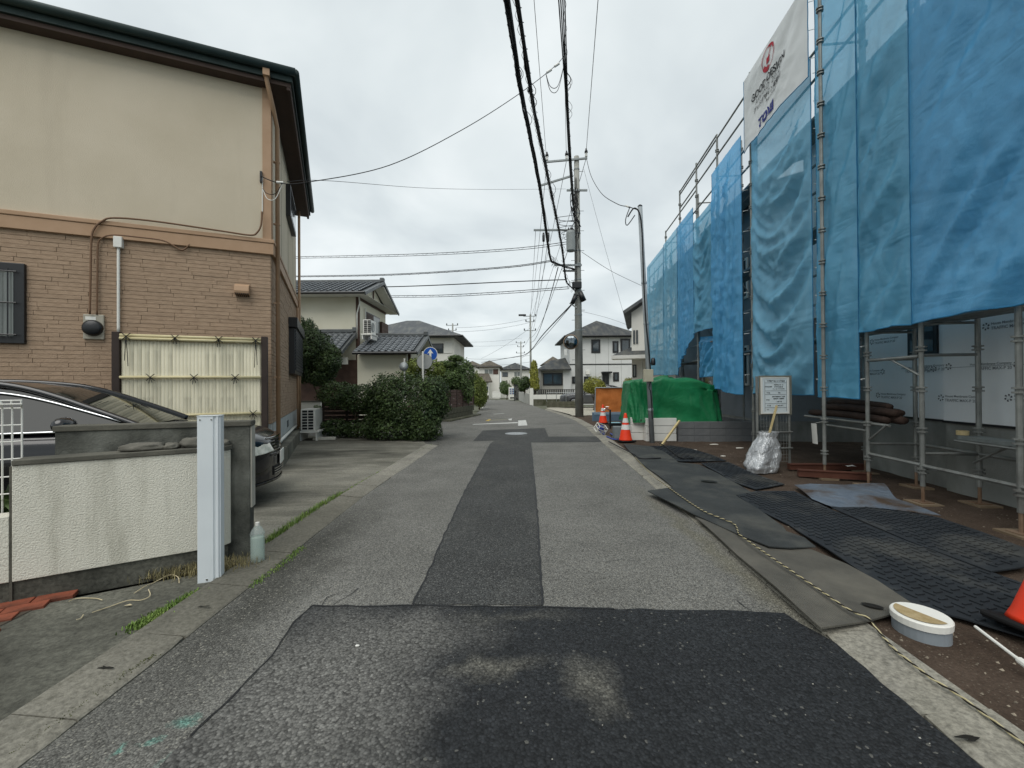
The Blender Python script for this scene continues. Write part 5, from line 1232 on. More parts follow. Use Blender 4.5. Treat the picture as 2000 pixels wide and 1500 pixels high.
# ------------------------------------------------------------------ house being built, wrapped in white sheeting
k = Mt('house_wrap'); col = k.ramp(k.noise(.8, 5, .6), [(.3, H('d8dcdd')), (.7, H('e2e5e5'))]); k.bump(k.noise(2.5, 4, .6, v=k.vec((1,1,.5))), .25, .05); M_wrap = k.fin(col, .45, 0, .4)
M_fnd = mat('new_concrete', '797b77', '8f918c', 1.4, .9, .3, 60, dirt=('55564f', 1.1, .48, .8, (1,1,.4)))
hs = thing('house_under_construction', 'unfinished house wrapped in white sheeting behind the right scaffold', 'house', SCM @ Vector((.95,0,0)), SCR)
wy = SL(1690,700,.95).y; wj = SL(1848,700,.9).y; zf_ = .93
def hbx(nm, mt, x0, x1, y0, y1, z0, z1, par=None, **kk): return box(nm, mt, par or hs, x0, x1, y0, y1, z0, z1, **kk)
hbx('foundation', M_fnd, .02, 5, .8, wy, -.1, zf_-.03); hbx('foundation', M_fnd, -.07, .019, .8, wj-.01, -.1, zf_-.03)
hbx('base_flashing', M_black, -.10, .018, .8, wj+.01, zf_-.029, zf_-.001); hbx('base_flashing', M_black, -.005, 5, wj+.012, wy+.01, zf_-.029, zf_-.001)
w1 = hbx('wrapped_wall', M_wrap, .0, 5, .8, wy, zf_, 2.75); w2 = hbx('wrapped_wall', M_wrap, -.09, -.001, .8, wj, zf_, 2.75)
hbx('sheet_seam', mat('wrap_seam', '9aa0a2'), -.094, -.088, .8, wj-.002, 1.62, 1.626, w2)
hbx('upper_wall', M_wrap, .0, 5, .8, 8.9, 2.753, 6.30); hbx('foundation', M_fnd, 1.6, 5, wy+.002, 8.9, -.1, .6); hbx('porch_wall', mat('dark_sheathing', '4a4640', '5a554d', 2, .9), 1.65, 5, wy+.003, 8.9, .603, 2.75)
MB().add([(-.45,.3,6.30),(-.45,9.4,6.30),(2.6,9.4,7.2),(2.6,.3,7.2),(5.6,9.4,6.30),(5.6,.3,6.30)],[(0,3,2,1),(3,5,4,2)]).build('roof', M_sld, hs, solid=.14)
a, b_ = SL(1776,630,.95), SL(1834,692,.95)
wn_ = hbx('window', M_black, -.03, .05, b_.y, a.y, b_.z, a.z); hbx('pane', M_glass, -.034, -.02, b_.y+.05, a.y-.05, b_.z+.05, a.z-.05, wn_)
for y0, y1, z0, z1 in ((4.4,5.4,4.3,5.2),(6.6,7.5,4.2,5.3),(2.6,3.6,4.3,5.2),(7.9,8.5,4.4,5.2)):
    wn_ = hbx('window', M_white, -.03, .05, y0, y1, z0, z1); hbx('pane', M_glass, -.034, -.02, y0+.06, y1-.06, z0+.06, z1-.35, wn_)
    for q in range(3): hbx('louvre', M_white, -.05, -.03, y0+.04, y1-.04, z1-.3+q*.1, z1-.24+q*.1, wn_)
# printed marks on the wrap: six-petal flower and small lettering
def wrapmark(y, z, s, x, txt1='House Membrane Company', txt2='TRAFFIC MAX-P 20', right=True, par=None):
    m = MB(); p = Vector((x-.003,y,z))
    for i in range(6):
        a0 = i*math.pi/3
        for r0, r1, o in ((.55,1.,0),(.35,.55,.5)):
            q = [(r0,a0+o),(r1,a0+.15+o),(r1,a0+.65+o),(r0,a0+.5+o)]
            if r1 == .55: q = [(r0,a0+o),(r1,a0+.1+o),(r1,a0+.25+o),(r0,a0+.2+o)]
            m.add([(p.x, p.y-s*r*math.cos(a), p.z+s*r*math.sin(a)) for r, a in q], [(0,1,2,3)])
    m.build('printed_flower', mat('grey_ink', '45494b', rough=.7), par or w1, fix=False)
    for t, sz, dz in ((txt1,.042,.012),(txt2,.05,-.045)):
        V, F = text_geo(t, sz, .0006); w_ = max(v.x for v in V); mm = MB(); mm.v = [(p.x, y-(s*1.3+w_+v.x)*(1 if right else -1) if right else y+(s*1.3+w_-v.x), z+dz+v.y) for v in V]; mm.f = F
        mm.build('printed_text', mat('grey_ink2', '7c8285', rough=.7), par or w1, fix=False)
for px, py, x, par, rt in ((1703,668,.95,w1,True),(1724,726,.95,w1,False),(1715,772,.95,w1,True),(1824,720,.95,w1,False),(1853,716,.86,w2,False),(1926,638,.86,w2,True),(1988,712,.86,w2,False),(1838,777,.86,w2,True),(1970,777,.86,w2,True)):
    q = SL(px, py, x); wrapmark(q.y, q.z, .045, x-.95, right=rt, par=par)
h10 = thing('house_under_construction', 'second unfinished house behind the farther scaffold sheets', 'house', SCM @ Vector((1.0,10.6,0)), SCR)
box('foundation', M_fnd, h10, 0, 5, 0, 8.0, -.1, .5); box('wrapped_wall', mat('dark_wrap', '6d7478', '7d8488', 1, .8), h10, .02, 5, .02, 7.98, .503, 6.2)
MB().add([(-.5,-.4,6.2),(-.5,8.5,6.2),(2.6,8.5,7.0),(2.6,-.4,7.0),(5.6,8.5,6.2),(5.6,-.4,6.2)],[(0,3,2,1),(3,5,4,2)]).build('roof', M_sld, h10, solid=.14)
for y0, z0 in ((1,3.8),(3.4,3.8),(5.9,3.8),(1.,1.4),(3.6,1.2)): wn_ = box('window', M_white, h10, -.02, .05, y0, y0+.9, z0, z0+1.1); box('pane', M_glass, wn_, -.026, -.01, y0+.06, y0+.84, z0+.06, z0+1.04)
# ------------------------------------------------------------------ small things on and under the scaffold
def SW(x, y, z=0.): return SCM @ Vector((x,y,z))
p = SW(.45, SL(1880,845,.45).y, zp+.001); t = thing('tape_roll', 'roll of brown packing tape on the scaffold plank', 'tape', p)
MB().lathe([(.035,0),(.055,0),(.055,.05),(.035,.05),(.035,0)], 18, close=False).build('tape', mat('kraft_tape', 'a8966e', 'b7a67e', 8, .5), t); MB().lathe([(.033,.001),(.035,.001),(.035,.049),(.033,.049),(.033,.001)], 18, close=False).build('core', mat('card', '8d7a58'), t)
zl = SL(1650,827).z+.06
M_logs = mat('brown_bundle', '2c211b', '40312a', 4, .85, .6, 25)
bd = thing('pipe_bundle', 'bundle of brown wrapped pipes lying on the low scaffold rail', 'bundle', SW(.25,(PY_[4]+PY_[5])/2+.1,zl), SCR)
for i, (x, z, y0, y1, r) in enumerate(((-.12,.05,-.75,.95,.05),(.0,.06,-.85,.8,.06),(.13,.05,-.7,.9,.05),(-.05,.15,-.8,.7,.055),(.07,.15,-.72,.85,.05),(.02,.23,-.6,.7,.045))):
    MB().tube(smoothpts([(x,y0,z-.02),(x+.01,y0*.4,z),(x-.01,y1*.3,z+.01),(x,y1,z-.01)],5), [r*(.8 if q in (0,15) else 1+.08*nz2(q,i)) for q in range(16)], 8).build('pipe', M_logs, bd, smooth=True)
t = thing('paper_notice', 'white paper notice tied to the scaffold post', 'notice', SW(-.05,PY_[5]+.08,SL(1605,868).z), SCR)
zz = SL(1605,828).z-SL(1605,868).z; MB().grid(lambda u, v: (-.01*math.sin(u*3)-.02*v, .0+.14*u, zz*v), 4, 6).build('paper', M_white, t)
MB().tube([(-.02,.07,zz-.002),(.04,.0,zz+.03)], .003, 4).build('string', M_white, t)
M_rust = mat('red_oxide', '4a2c22', '5a382c', 3, .8, .3, 40)
for i, (a_, b2_, c_, lb) in enumerate((((1540,917),(1690,917),.09,'rear red-brown steel beam on the ground under the scaffold'),((1558,930),(1700,938),.10,'front red-brown steel beam on the ground under the scaffold'))):
    p0, p1 = G(*a_, .03), G(*b2_, .03); d = (p1-p0); t = thing('steel_beam', lb, 'beam', (p0.x,p0.y,.035), math.atan2(d.y,d.x), 'steel beams'); L = Vector((d.x,d.y,0)).length
    box('flange', M_rust, t, 0, L, -.05, .05, 0, .012); box('flange', M_rust, t, 0, L, -.05, .05, c_-.012, c_); box('web', M_rust, t, .001, L-.001, -.035, .035, .0125, c_-.0125)
p = G(1660,914,.10); o = MB().grid(lambda u, v: (.16*u, .11*v, .006*math.sin(u*4+v*3)), 5, 5).build('torn_paper', M_white, None); o.location = (p.x,p.y,.128); tag(o, 'white paper sheet lying on the steel beams', 'paper')
# ------------------------------------------------------------------ notice board on a mesh gate
ng = at(1515,770,7.0); nt_ = thing('notice_board', 'white building notice board on a grey frame with a wire mesh gate', 'notice board', (ng.x,7.0,0), math.radians(8))
bw_ = .52; z0, z1 = at(1513,808,7.0).z, at(1513,737,7.0).z
M_bfr = mat('board_frame', '6f6d62', '7d7b70', 5, .7)
box('backing', M_bfr, nt_, -bw_/2-.03, bw_/2+.05, .012, .03, z0-.02, z1+.03)
pn = box('sign_panel', mat('sign_white', 'c9d2d4', 'd2dadb', 2, .4), nt_, -bw_/2, bw_/2-.03, -.004, .010, z0, z1)
for a4 in ((-bw_/2-.015,-bw_/2+.015,z0,z1),(bw_/2-.045,bw_/2-.015,z0,z1)): box('frame', M_white, nt_, a4[0], a4[1], -.01, .004, a4[2], a4[3])
box('frame', M_white, nt_, -bw_/2+.016, bw_/2-.046, -.01, .003, z0, z0+.02); box('frame', M_white, nt_, -bw_/2+.016, bw_/2-.046, -.01, .003, z1-.02, z1)
HH = z1-z0; M_gl = mat('sign_ink', '3b4244', rough=.7)
def bl(y0_, t=.004, x0=-.20, x1=.19): box('rule', M_gl, pn, x0, x1, -.0065, -.0042, z1-y0_*HH-t/2, z1-y0_*HH+t/2)
for q in (.15,.37,.47,.72,.83): bl(q)
for x in (-.205,.195): box('rule', M_gl, pn, x, x+.004, -.0065, -.0042, z0+.04, z1-.05)
def bt_(s, x, q, sz):
    V, F = text_geo(s, sz, .0008); m = MB(); m.v = [(x+v.x, -.0068, z1-q*HH+v.y) for v in V]; m.f = F; m.build('lettering', M_gl, pn, fix=False)
for s, x, q, sz in (('建築基準法による確認済',.0,.12,.030),('建築主又は','-',.25,.0),):
    if sz: bt_(s, x, q, sz)
for s, x, q, sz in (('確認年月日番号',-.14,.27,.020),('令和四年六月一日',.05,.22,.022),('第確認建築東三号',.05,.275,.020),('ビューローベリタス確認',.05,.33,.020),('建築主',-.14,.44,.022),('株式',.06,.44,.022),('設計者',-.15,.63,.02),('東京都西東京市芝久保町',.05,.545,.022),('東栄住宅一級事務所',.05,.60,.022),('小島 英樹',.06,.68,.022),('施工者',-.13,.79,.022),('042-463-4017',.06,.79,.026),('現場',-.15,.90,.02)): bt_(s, x, q, sz)
for x in (-bw_/2-.045, .06, bw_/2+.03): MB().tube([(x,.05,-.01),(x,.05,z1+.02 if x != .06 else z0+.05)], .021, 8).build('post', GALV, nt_)
mm = MB()
for i in range(11): mm.tube([(-bw_/2+i*bw_/10,.02,.12),(-bw_/2+i*bw_/10,.02,z0-.03)], .003, 4)
for j in range(14): mm.tube([(-bw_/2,.02,.13+j*(z0-.17)/13),(bw_/2,.02,.13+j*(z0-.17)/13)], .003, 4)
o = mm.build('wire_mesh', GALV, nt_); tag(o, kind='stuff')
for z in (.35,.62): MB().tube([(-bw_/2-.08,.02,z),(bw_/2+.06,.02,z)], .016, 8).build('cross_pipe', GALV, nt_)
# silver rubbish bag with timber
p = G(1490,918,.02); p = p+Vector((-.05,-.12,0)); sb = thing('silver_bag', 'crumpled silver rubbish bag leaning at the notice board', 'bag', (p.x,p.y,.02), math.radians(10))
k = Mt('silver_plastic'); rd = k.math('ABSOLUTE', k.math('SUBTRACT', k.noise(6, 5, .6, dist=.5), .5)); k.bump(rd, .7, .12); M_silv = k.fin(k.ramp(k.noise(4), [(.3, H('a9abad')), (.7, H('c9cbcc'))]), .32, .55, .6)
def bag(u, v):
    a = u*2*math.pi; prof = [(0,.20),(.12,.24),(.4,.235),(.7,.20),(.86,.15),(.93,.165),(1,.18)]
    for (h0, r0), (h1_, r1) in zip(prof, prof[1:]):
        if h0 <= v <= h1_: r = r0+(r1-r0)*(v-h0)/(h1_-h0); break
    sq = 1/max(abs(math.cos(a)), abs(math.sin(a)))**.6
    r *= sq*.92*(1+.16*nz2(math.cos(a)*2+v*2, math.sin(a)*2, v*4)+.08*nz2(a*3, v*9, 2))
    return (r*math.cos(a)*(1.12-.3*v)+.26*v-.06, r*.75*math.sin(a)+.14*v, .62*v)
cl = MB().grid(bag, 48, 30); o = cl.build('bag_body', M_silv, sb, smooth=True); bm = bmesh.new(); bm.from_mesh(o.data); bmesh.ops.remove_doubles(bm, verts=bm.verts, dist=.002); bm.to_mesh(o.data); bm.free()
M_timb = mat('new_timber', 'b3a173', 'c7b588', 4, .8, .2, 30, stretch=(4,4,.5))
o = MB().bar(SW(0,0)*0+at(1497,868,6.9), at(1517,792,6.86), .03, .03).build('timber_batten', M_timb, None, bevel=.003); tag(o, 'pale timber batten sticking out of the silver bag', 'timber')
# ------------------------------------------------------------------ mats on the ground
def rubber(name, c1, c2, line=None):
    k = Mt(name); col = k.ramp(k.noise(2.2, 7, .65), [(.3, H(c1)), (.7, H(c2))])
    dust = k.ramp(k.noise(1.1, 6, .6), [(.5, 0.0), (.78, .42)]); col = k.mix(dust, col, H('716e63'))
    if line:
        wv = k.n('ShaderNodeTexWave', wave_type='BANDS'); wv.inputs['Scale'].default_value = line; k.l(k.vec(), wv.inputs['Vector']); k.bump(wv.outputs[0], .6, .006)
    else: k.bump(k.noise(40, 4), .4, .006)
    MC[name] = k.fin(col, .8, 0, .3); return MC[name]
M_mat1 = rubber('worn_mat', '45443f', '625f57', 22); M_mat2 = rubber('ribbed_mat', '2a2d2e', '414443', 26); M_mat3 = rubber('black_mat', '1b1f23', '292e33')
def matpoly(name, label, pts, mt, z, th=.010, wave=.012, group='rubber ground mats', seed=0):
    P = [G(*q, z) for q in pts]; c = sum(P, Vector())/len(P)
    bm = bmesh.new(); vs = [bm.verts.new((q.x-c.x, q.y-c.y, 0)) for q in P]; f = bm.faces.new(vs)
    if f.normal.z < 0: bmesh.ops.reverse_faces(bm, faces=[f])
    bm.normal_update()
    bmesh.ops.triangulate(bm, faces=bm.faces)
    for _ in range(5):
        e_ = [q for q in bm.edges if q.calc_length() > .10]
        if not e_: break
        bmesh.ops.subdivide_edges(bm, edges=e_, cuts=1, use_grid_fill=True); bmesh.ops.triangulate(bm, faces=[q for q in bm.faces if len(q.verts) > 3])
    for v in bm.verts: v.co.z = wave*(.5+nz2((v.co.x+c.x)*1.6, (v.co.y+c.y)*1.6, seed))
    bmesh.ops.recalc_face_normals(bm, faces=bm.faces)
    if sum(q.normal.z for q in bm.faces) < 0: bmesh.ops.reverse_faces(bm, faces=bm.faces)
    me = bpy.data.meshes.new(name); bm.to_mesh(me); bm.free(); me.materials.append(mt); me.polygons.foreach_set('use_smooth', [False]*len(me.polygons))
    t = thing(name, label, 'mat', (c.x,c.y,z), 0, group); o = bpy.data.objects.new('rubber_sheet', me); COL.objects.link(o); o.parent = t
    sm = o.modifiers.new('s', 'SOLIDIFY'); sm.thickness = th; sm.offset = -1
    return t, P, c
Z5 = lambda L: [(1240+.38*a, 860+.38*b) for a, b in L]
matpoly('ground_mat', 'worn tan and grey mat nearest the kerb with a hole in it', Z5([(310,395),(955,965),(1190,935),(1460,865),(1250,725),(1090,640),(900,560),(690,545)]), M_mat1, .050, seed=1)
matpoly('ground_mat', 'ribbed dark grey mat overlapping the worn mat', Z5([(65,262),(150,250),(250,235),(400,250),(520,285),(640,360),(760,440),(780,470),(870,500),(930,550),(800,555),(690,547),(545,490),(300,380)]), M_mat2, .066, seed=2)
matpoly('ground_mat', 'smooth grey mat further up along the kerb', Z5([(20,110),(210,250),(520,282),(600,268),(480,200),(330,125),(230,115)]), M_mat2, .048, seed=3)
matpoly('ground_mat', 'flat grey mat lying between the cone and the steel pole', Z5([(-60,20),(20,108),(110,114),(225,113),(150,60),(75,30)]), M_mat2, .050, seed=4)
def cleats(t, P, c, z, sp=.075, seed=0):
    """raised tread bars in a basket weave, real relief joined in one mesh"""
    poly = [(q.x, q.y) for q in P]
    def inside(x, y):
        r = False; j = len(poly)-1
        for i in range(len(poly)):
            xi, yi = poly[i]; xj, yj = poly[j]
            if (yi > y) != (yj > y) and x < (xj-xi)*(y-yi)/(yj-yi)+xi: r = not r
            j = i
        return r
    m = MB(); xs = [q[0] for q in poly]; ys_ = [q[1] for q in poly]; a = math.radians(12); ca_, sa_ = math.cos(a), math.sin(a)
    n = int(max(max(xs)-min(xs), max(ys_)-min(ys_))/sp)+3
    for i in range(-n, n):
        for j in range(-n, n):
            lx, ly = i*sp, j*sp; x = c.x+lx*ca_-ly*sa_; y = c.y+lx*sa_+ly*ca_
            if not all(inside(x+dx, y+dy) for dx, dy in ((.04,0),(-.04,0),(0,.04),(0,-.04))): continue
            L, Wd = (.030,.0075) if (i+j) % 2 else (.0075,.030); zz = .012*(.5+nz2(x*1.6, y*1.6, seed))
            v = []
            for sx, sy_ in ((-1,-1),(1,-1),(1,1),(-1,1)):
                ax, ay = sx*L, sy_*Wd; v.append((x-c.x+ax*ca_-ay*sa_, y-c.y+ax*sa_+ay*ca_))
            m.add([(q[0],q[1],zz-.002) for q in v]+[(q[0]*1.0,q[1],zz+.009) for q in v], [(4,5,6,7),(0,1,5,4),(1,2,6,5),(2,3,7,6),(3,0,4,7)])
    o = m.build('tread', M_mat3, t, fix=False); tag(o, kind='stuff')
for lb, pts, z, sd in (('long black tread mat beside the worn mats',[(525,285),(640,360),(790,432),(1120,650),(1460,865),(1690,915),(2010,1010),(2010,740),(1820,672),(1400,520),(1000,350),(820,262),(620,262)],.045,5),
                       ('black tread mat nearest the building wall',[(1010,348),(1290,345),(1570,400),(1800,480),(2010,560),(2010,652),(1830,672),(1410,518)],.058,6),
                       ('far black tread mat beyond the smooth grey mat',[(480,200),(620,255),(770,228),(620,175),(480,112),(340,118)],.040,7),
                       ('small tread mat at the foot of the block wall',[(70,30),(150,85),(230,108),(470,104),(380,70),(290,45),(190,28)],.042,8)):
    r_ = matpoly('tread_mat', lb, Z5(pts), M_mat3, z, seed=sd, group='tread mats'); cleats(r_[0], r_[1], r_[2], z, seed=sd)
M_bsheet = mat('faded_blue_sheet', '56606c', '6c7782', 3, .6, .9, 9, dirt=('463a30', 1.6, .46, .62, (1,1,1)), bd=.04)
P = matpoly('ground_sheet', 'crumpled faded blue plastic sheet lying on the soil', Z5([(820,240),(900,232),(1050,240),(1280,240),(1345,300),(1450,350),(1575,402),(1400,375),(1180,352),(1010,342),(910,310)]), M_bsheet, .050, th=.004, wave=.07, seed=9, group=None)
# dark footprints of holes in the mats
for (px, py), s, lb in (((1704,1188),.034,'dark torn hole in the worn mat'),((1385,942),.07,'dark damp patch of mud on the smooth mat')):
    q = G(px, py, .055); m = MB(); n = 14; m.v = [(0,0,.002)]+[(s*(1.6+.5*nz2(i,px))*math.cos(i*2*math.pi/n), s*(.8+.4*nz2(i,py))*math.sin(i*2*math.pi/n), 0) for i in range(n)]
    m.f = [(0,1+i,1+(i+1) % n) for i in range(n)]; o = m.build('mud_patch', mat('wet_mud', '15130f', '241f18', 8, .5), None); o.location = (q.x,q.y,.072); o.rotation_euler = (0,0,-.6); tag(o, lb, 'mud')
# rope: two twisted strands
rp_ = [(0,85),(80,170),(170,240),(330,350),(430,395),(510,430),(530,470),(545,490),(700,600),(840,695),(980,790),(1100,870),(1200,915),(1260,990),(1330,1070),(1390,1120),(1520,1220),(1650,1300),(1800,1410),(1960,1530),(2100,1640)]
pts = smoothpts([G(1240+.38*a, 860+.38*b, .085 if b < 920 else .045) for a, b in rp_], 6)
dense = []
for a, b in zip(pts, pts[1:]):
    n = max(1, int((b-a).length/.012)); dense += [a+(b-a)*i/n for i in range(n)]
ro = thing('rope', 'yellow and black twisted rope running along the mats', 'rope', dense[0])
for s, mt in ((0, mat('rope_black', '26241f', rough=.8)), (math.pi, mat('rope_yellow', 'a89d78', 'b9b08e', 30, .8))):
    q = []
    for i, p in enumerate(dense):
        d = (dense[min(i+1,len(dense)-1)]-dense[max(i-1,0)]).normalized(); sx = d.cross(Vector((0,0,1))).normalized(); a = i*1.1+s
        q.append(p+sx*math.cos(a)*.0036+Vector((0,0,1))*math.sin(a)*.0036)
    MB().tube(q, .0042, 5).build('strand', mt, ro, world=True, smooth=True)
# pvc inspection pipe
p = G(1834,1262,.0); pv_ = thing('drain_pipe_stub', 'grey plastic drain pipe stub with white cap in the soil', 'pipe', (p.x,p.y+.10,-.02))
M_pvc = mat('grey_pvc', '767d82', '858c91', 3, .4); R_ = .125
MB().lathe([(R_,0),(R_,.115),(R_-.01,.115)], 28).build('pipe', M_pvc, pv_, smooth=False)
MB().lathe([(R_+.006,.10),(R_+.008,.135),(R_+.002,.142),(0.0,.143)], 28, close=False).build('cap', M_white, pv_)
n = 20; m = MB(); m.v = [(R_*.92*math.cos(math.pi*(.62+i/n)), R_*.92*math.sin(math.pi*(.62+i/n)), .1465+.002*nz2(i,1)) for i in range(n+1)]; m.f = [tuple(range(n+1))]; m.build('sand', mat('wet_sand', '8f7d58', 'a39270', 20, .95, .6, 60), pv_)
# traffic cones
M_orange = mat('cone_orange', 'd9371a', 'e04220', 3, .5); M_refl = mat('cone_white', 'd0d0cc', 'c2c2be', 4, .45)
def cone(label, p, rz=0, tilt=(0,0)):
    t = thing('traffic_cone', label, 'cone', p, rz, 'orange traffic cones'); t.rotation_euler = (tilt[0], tilt[1], rz); f = lambda z: .155-.125*(z-.05)/.65
    box('base', M_rub, t, -.19, .19, -.19, .19, 0, .035, bevel=.012)
    MB().lathe([(.165,.036),(.158,.06),(f(.1),.1),(f(.66),.66),(.03,.695),(.025,.70)], 24).build('shell', M_orange, t, smooth=True)
    for a, b in ((.30,.42),(.47,.58)): MB().lathe([(f(a)+.003,a),(f(b)+.003,b)], 24, close=False).build('white_band', M_refl, t, smooth=True)
    return t
p = G(1222,865); cone('orange cone with white bands before the white boards', (p.x,p.y,.035), .3)
p = G(1179,829); cone('far orange cone beside the blue-grey block', (p.x,p.y+.1,.02), .1)
p = G(2004,1256,.05); cone('nearest orange cone cut off by the right edge of the photo', (p.x+.20,p.y+.06,.045), .2, (0,.24))
q = at(1925,1239,G(1925,1239,.08).y); a_ = G(1905,1224,.075); b2 = G(1992,1290,.075)
cb_ = thing('cone_bar', 'white plastic barrier rod lying beside the nearest cone', 'bar', a_)
MB().tube([a_,b2], .008, 8).build('rod', M_white, cb_, world=True); MB().tube([b2,b2+(b2-a_).normalized()*.08], .017, 10).build('grip', M_white, cb_, world=True)
# ------------------------------------------------------------------ block wall, white boards, green tarpaulin
Yb = 10.45; x0 = at(1325,850,Yb).x; nbk = 5; gz0 = .0
bw2 = thing('grey_block_wall', 'three course grey concrete block wall at the building site', 'wall', (x0,Yb,0), -.03); s0 = None
bl_ = (at(1478,850,Yb).x-x0)/nbk; ht = (at(1400,823,Yb).z)/3
for r in range(3):
    for i in range(nbk):
        if s0 is None: s0 = box('block', M_block, bw2, .004, bl_-.004, 0, .12, 0, ht-.008, bevel=.004); o = s0
        else: o = inst(s0, 'block', bw2)
        o.location = (i*bl_, random.uniform(-.002,.002), r*ht)
box('mortar', mat('mortar', '5a5d5f'), bw2, .01, nbk*bl_-.01, .01, .11, 0, 3*ht-.015)
for i in range(4):
    for r in range(3):
        o = inst(s0, 'block', bw2, (nbk*bl_-.12,.125+i*bl_,r*ht), (0,0,math.pi/2))
        o.location = (nbk*bl_, .125+i*bl_, r*ht)
xb0, xb1 = at(1262,860,10.5).x, at(1322,860,10.5).x
for lb, xa_, xb_, y0, zz0 in (('stack of white siding boards at the left end of the block wall',xb0,xb1,10.5,0),('second stack of white siding boards left of the steel pole',at(1230,845,10.9).x,at(1260,845,10.9).x,10.75,0)):
    t = thing('white_boards', lb, 'boards', ((xa_+xb_)/2,y0,.02), 0, 'stacks of white boards'); w_ = (xb_-xa_)/2
    for r in range(3): box('board', M_white, t, -w_+random.uniform(0,.008), w_-random.uniform(0,.008), random.uniform(0,.01), .5, r*.195, r*.195+.186, bevel=.006)
zg0 = at(1300,822,10.6).z; zg1 = at(1310,738,10.9).z; gx0, gx1 = at(1236,800,10.8).x, at(1404,800,10.8).x; cxg = (gx0+gx1)/2; hwg = (gx1-gx0)/2
gt_ = thing('green_tarpaulin', 'bright green tarpaulin draped over stacked material', 'tarpaulin', (cxg,11.3,zg0-.05))
k = Mt('green_tarp'); col = k.ramp(k.noise(2, 5), [(.3, H('0a5f36')), (.7, H('106d40'))]); rd = k.math('ABSOLUTE', k.math('SUBTRACT', k.noise(2.6, 5, .6, dist=.5), .5)); k.bump(rd, .4, .10); M_green = k.fin(k.mix(k.ramp(k.noise(1.5, 6, .6), [(.5, 0.0), (.8, .5)]), col, H('2f8a5c')), .5, 0, .35)
def gtf(u, v):
    a = u*2*math.pi; ca_, sa_ = math.cos(a), math.sin(a); n = .38
    ex = math.copysign(abs(ca_)**n, ca_); ey = math.copysign(abs(sa_)**n, sa_)
    if v < .62: r = 1.03-.06*v; h = v/.62*.93; fd = (1-v)*1.0
    else: q = (v-.62)/.38; r = .993*(1-q); h = .93+.07*math.sin(q*1.4)+.05*nz2(ex*r*2, ey*r*2, 3); fd = .15
    fl = .085*fd*(1-2*abs(nz2(a*3.2+v*2.2, v*1.6, 2)))+.04*fd*nz2(a*9-v*3, v*2, 4)
    sag = .24*nz2(ex*1.9, ey*1.6, 8)*h
    drop = -.10*(1-v)*max(0., -ey)*nz2(ex*2.2, 1, 1)
    zz = (zg1-zg0+.05)*(h+sag*.6-.10*(v > .5)*max(0,ex)**2)+ (drop if v < .3 else 0); 
    lift = -.06*max(0, ex)*(1-v)
    return (ex*hwg*r+fl*ca_*1.2, ey*.62*r+fl*sa_*1.6, zz+lift)
MB().grid(gtf, 120, 44).build('tarp_cloth', M_green, gt_, smooth=True, fix=False)
for i in range(10):
    p = gtf((.52+i*.045) % 1., .02); MB().lathe([(.012,-.004),(.024,-.004),(.024,.004),(.012,.004),(.012,-.004)], 10, c=(p[0],p[1]-.012,p[2]+.03), ax='y', close=False).build('eyelet', M_chrome, gt_)
box('covered_stack', mat('stack_wood', '6b5b45', '7f6d54', 4, .9), gt_, -hwg*.86, hwg*.86, -.47, .47, -.55, (zg1-zg0)*.72)
o = MB().bar(G(1290,870,.03)+Vector((0,-.05,0)), at(1327,822,10.35), .045, .045).build('timber_prop', M_timb, None, bevel=.003); tag(o, 'pale timber prop leaning on the white boards', 'timber')
# leaning steel service pole with meter box
p = G(1274,866); tp = at(1250,404,p.y+.0); sp_ = thing('steel_pole', 'leaning grey steel service pole beside the green tarpaulin', 'pole', (p.x,p.y,0))
M_gpole = mat('painted_steel', '8a9194', '9aa1a4', 3, .5, metal=.1)
MB().tube([(0,0,-.05),(tp.x-p.x,0,tp.z)], [.062,.055], 14).build('shaft', M_gpole, sp_, smooth=True)
def onp(z): return (tp.x-p.x)*z/tp.z
for z in (.8,1.5,2.9,3.9): MB().lathe([(.063,z),(.067,z+.01),(.067,z+.05),(.063,z+.06)], 14, c=(onp(z),0,0), close=False).build('band', M_gpole, sp_)
MB().lathe([(.058,0),(.06,.02),(.03,.05)], 12, c=(onp(tp.z),0,tp.z)).build('pole_cap', M_black, sp_)
mz = at(1265,733,p.y).z; box('meter_box', mat('old_beige', 'a39e8a', 'b0ab97', 4, .6), sp_, onp(mz)-.17, onp(mz)+.05, -.2, -.07, mz-.16, mz+.14, bevel=.01)
MB().tube(smoothpts([(onp(5.5)-.32,-.02,5.55),(onp(5.6)-.15,-.05,5.75),(onp(5.3)-.02,-.085,5.4),(onp(4)-.03,-.085,4),(onp(3)-.03,-.085,3),(onp(2)-.0,-.085,2.2),(onp(1.9)+.02,-.1,1.8)],5), .018, 6).build('service_cable', M_cwire, sp_, smooth=True)
MB().lathe([(.05,0),(.06,.05),(.045,.16),(.02,.18)], 10, c=(onp(mz)+.08,-.09,mz+.24)).build('junction', M_black, sp_, smooth=True)
MB().tube(smoothpts([(onp(mz),-.14,mz-.16),(onp(mz)-.05,-.16,mz-.3),(onp(mz)+.02,-.09,mz-.45),(onp(.5),-.075,.6)],4), .010, 5).build('service_cable', M_cwire, sp_)
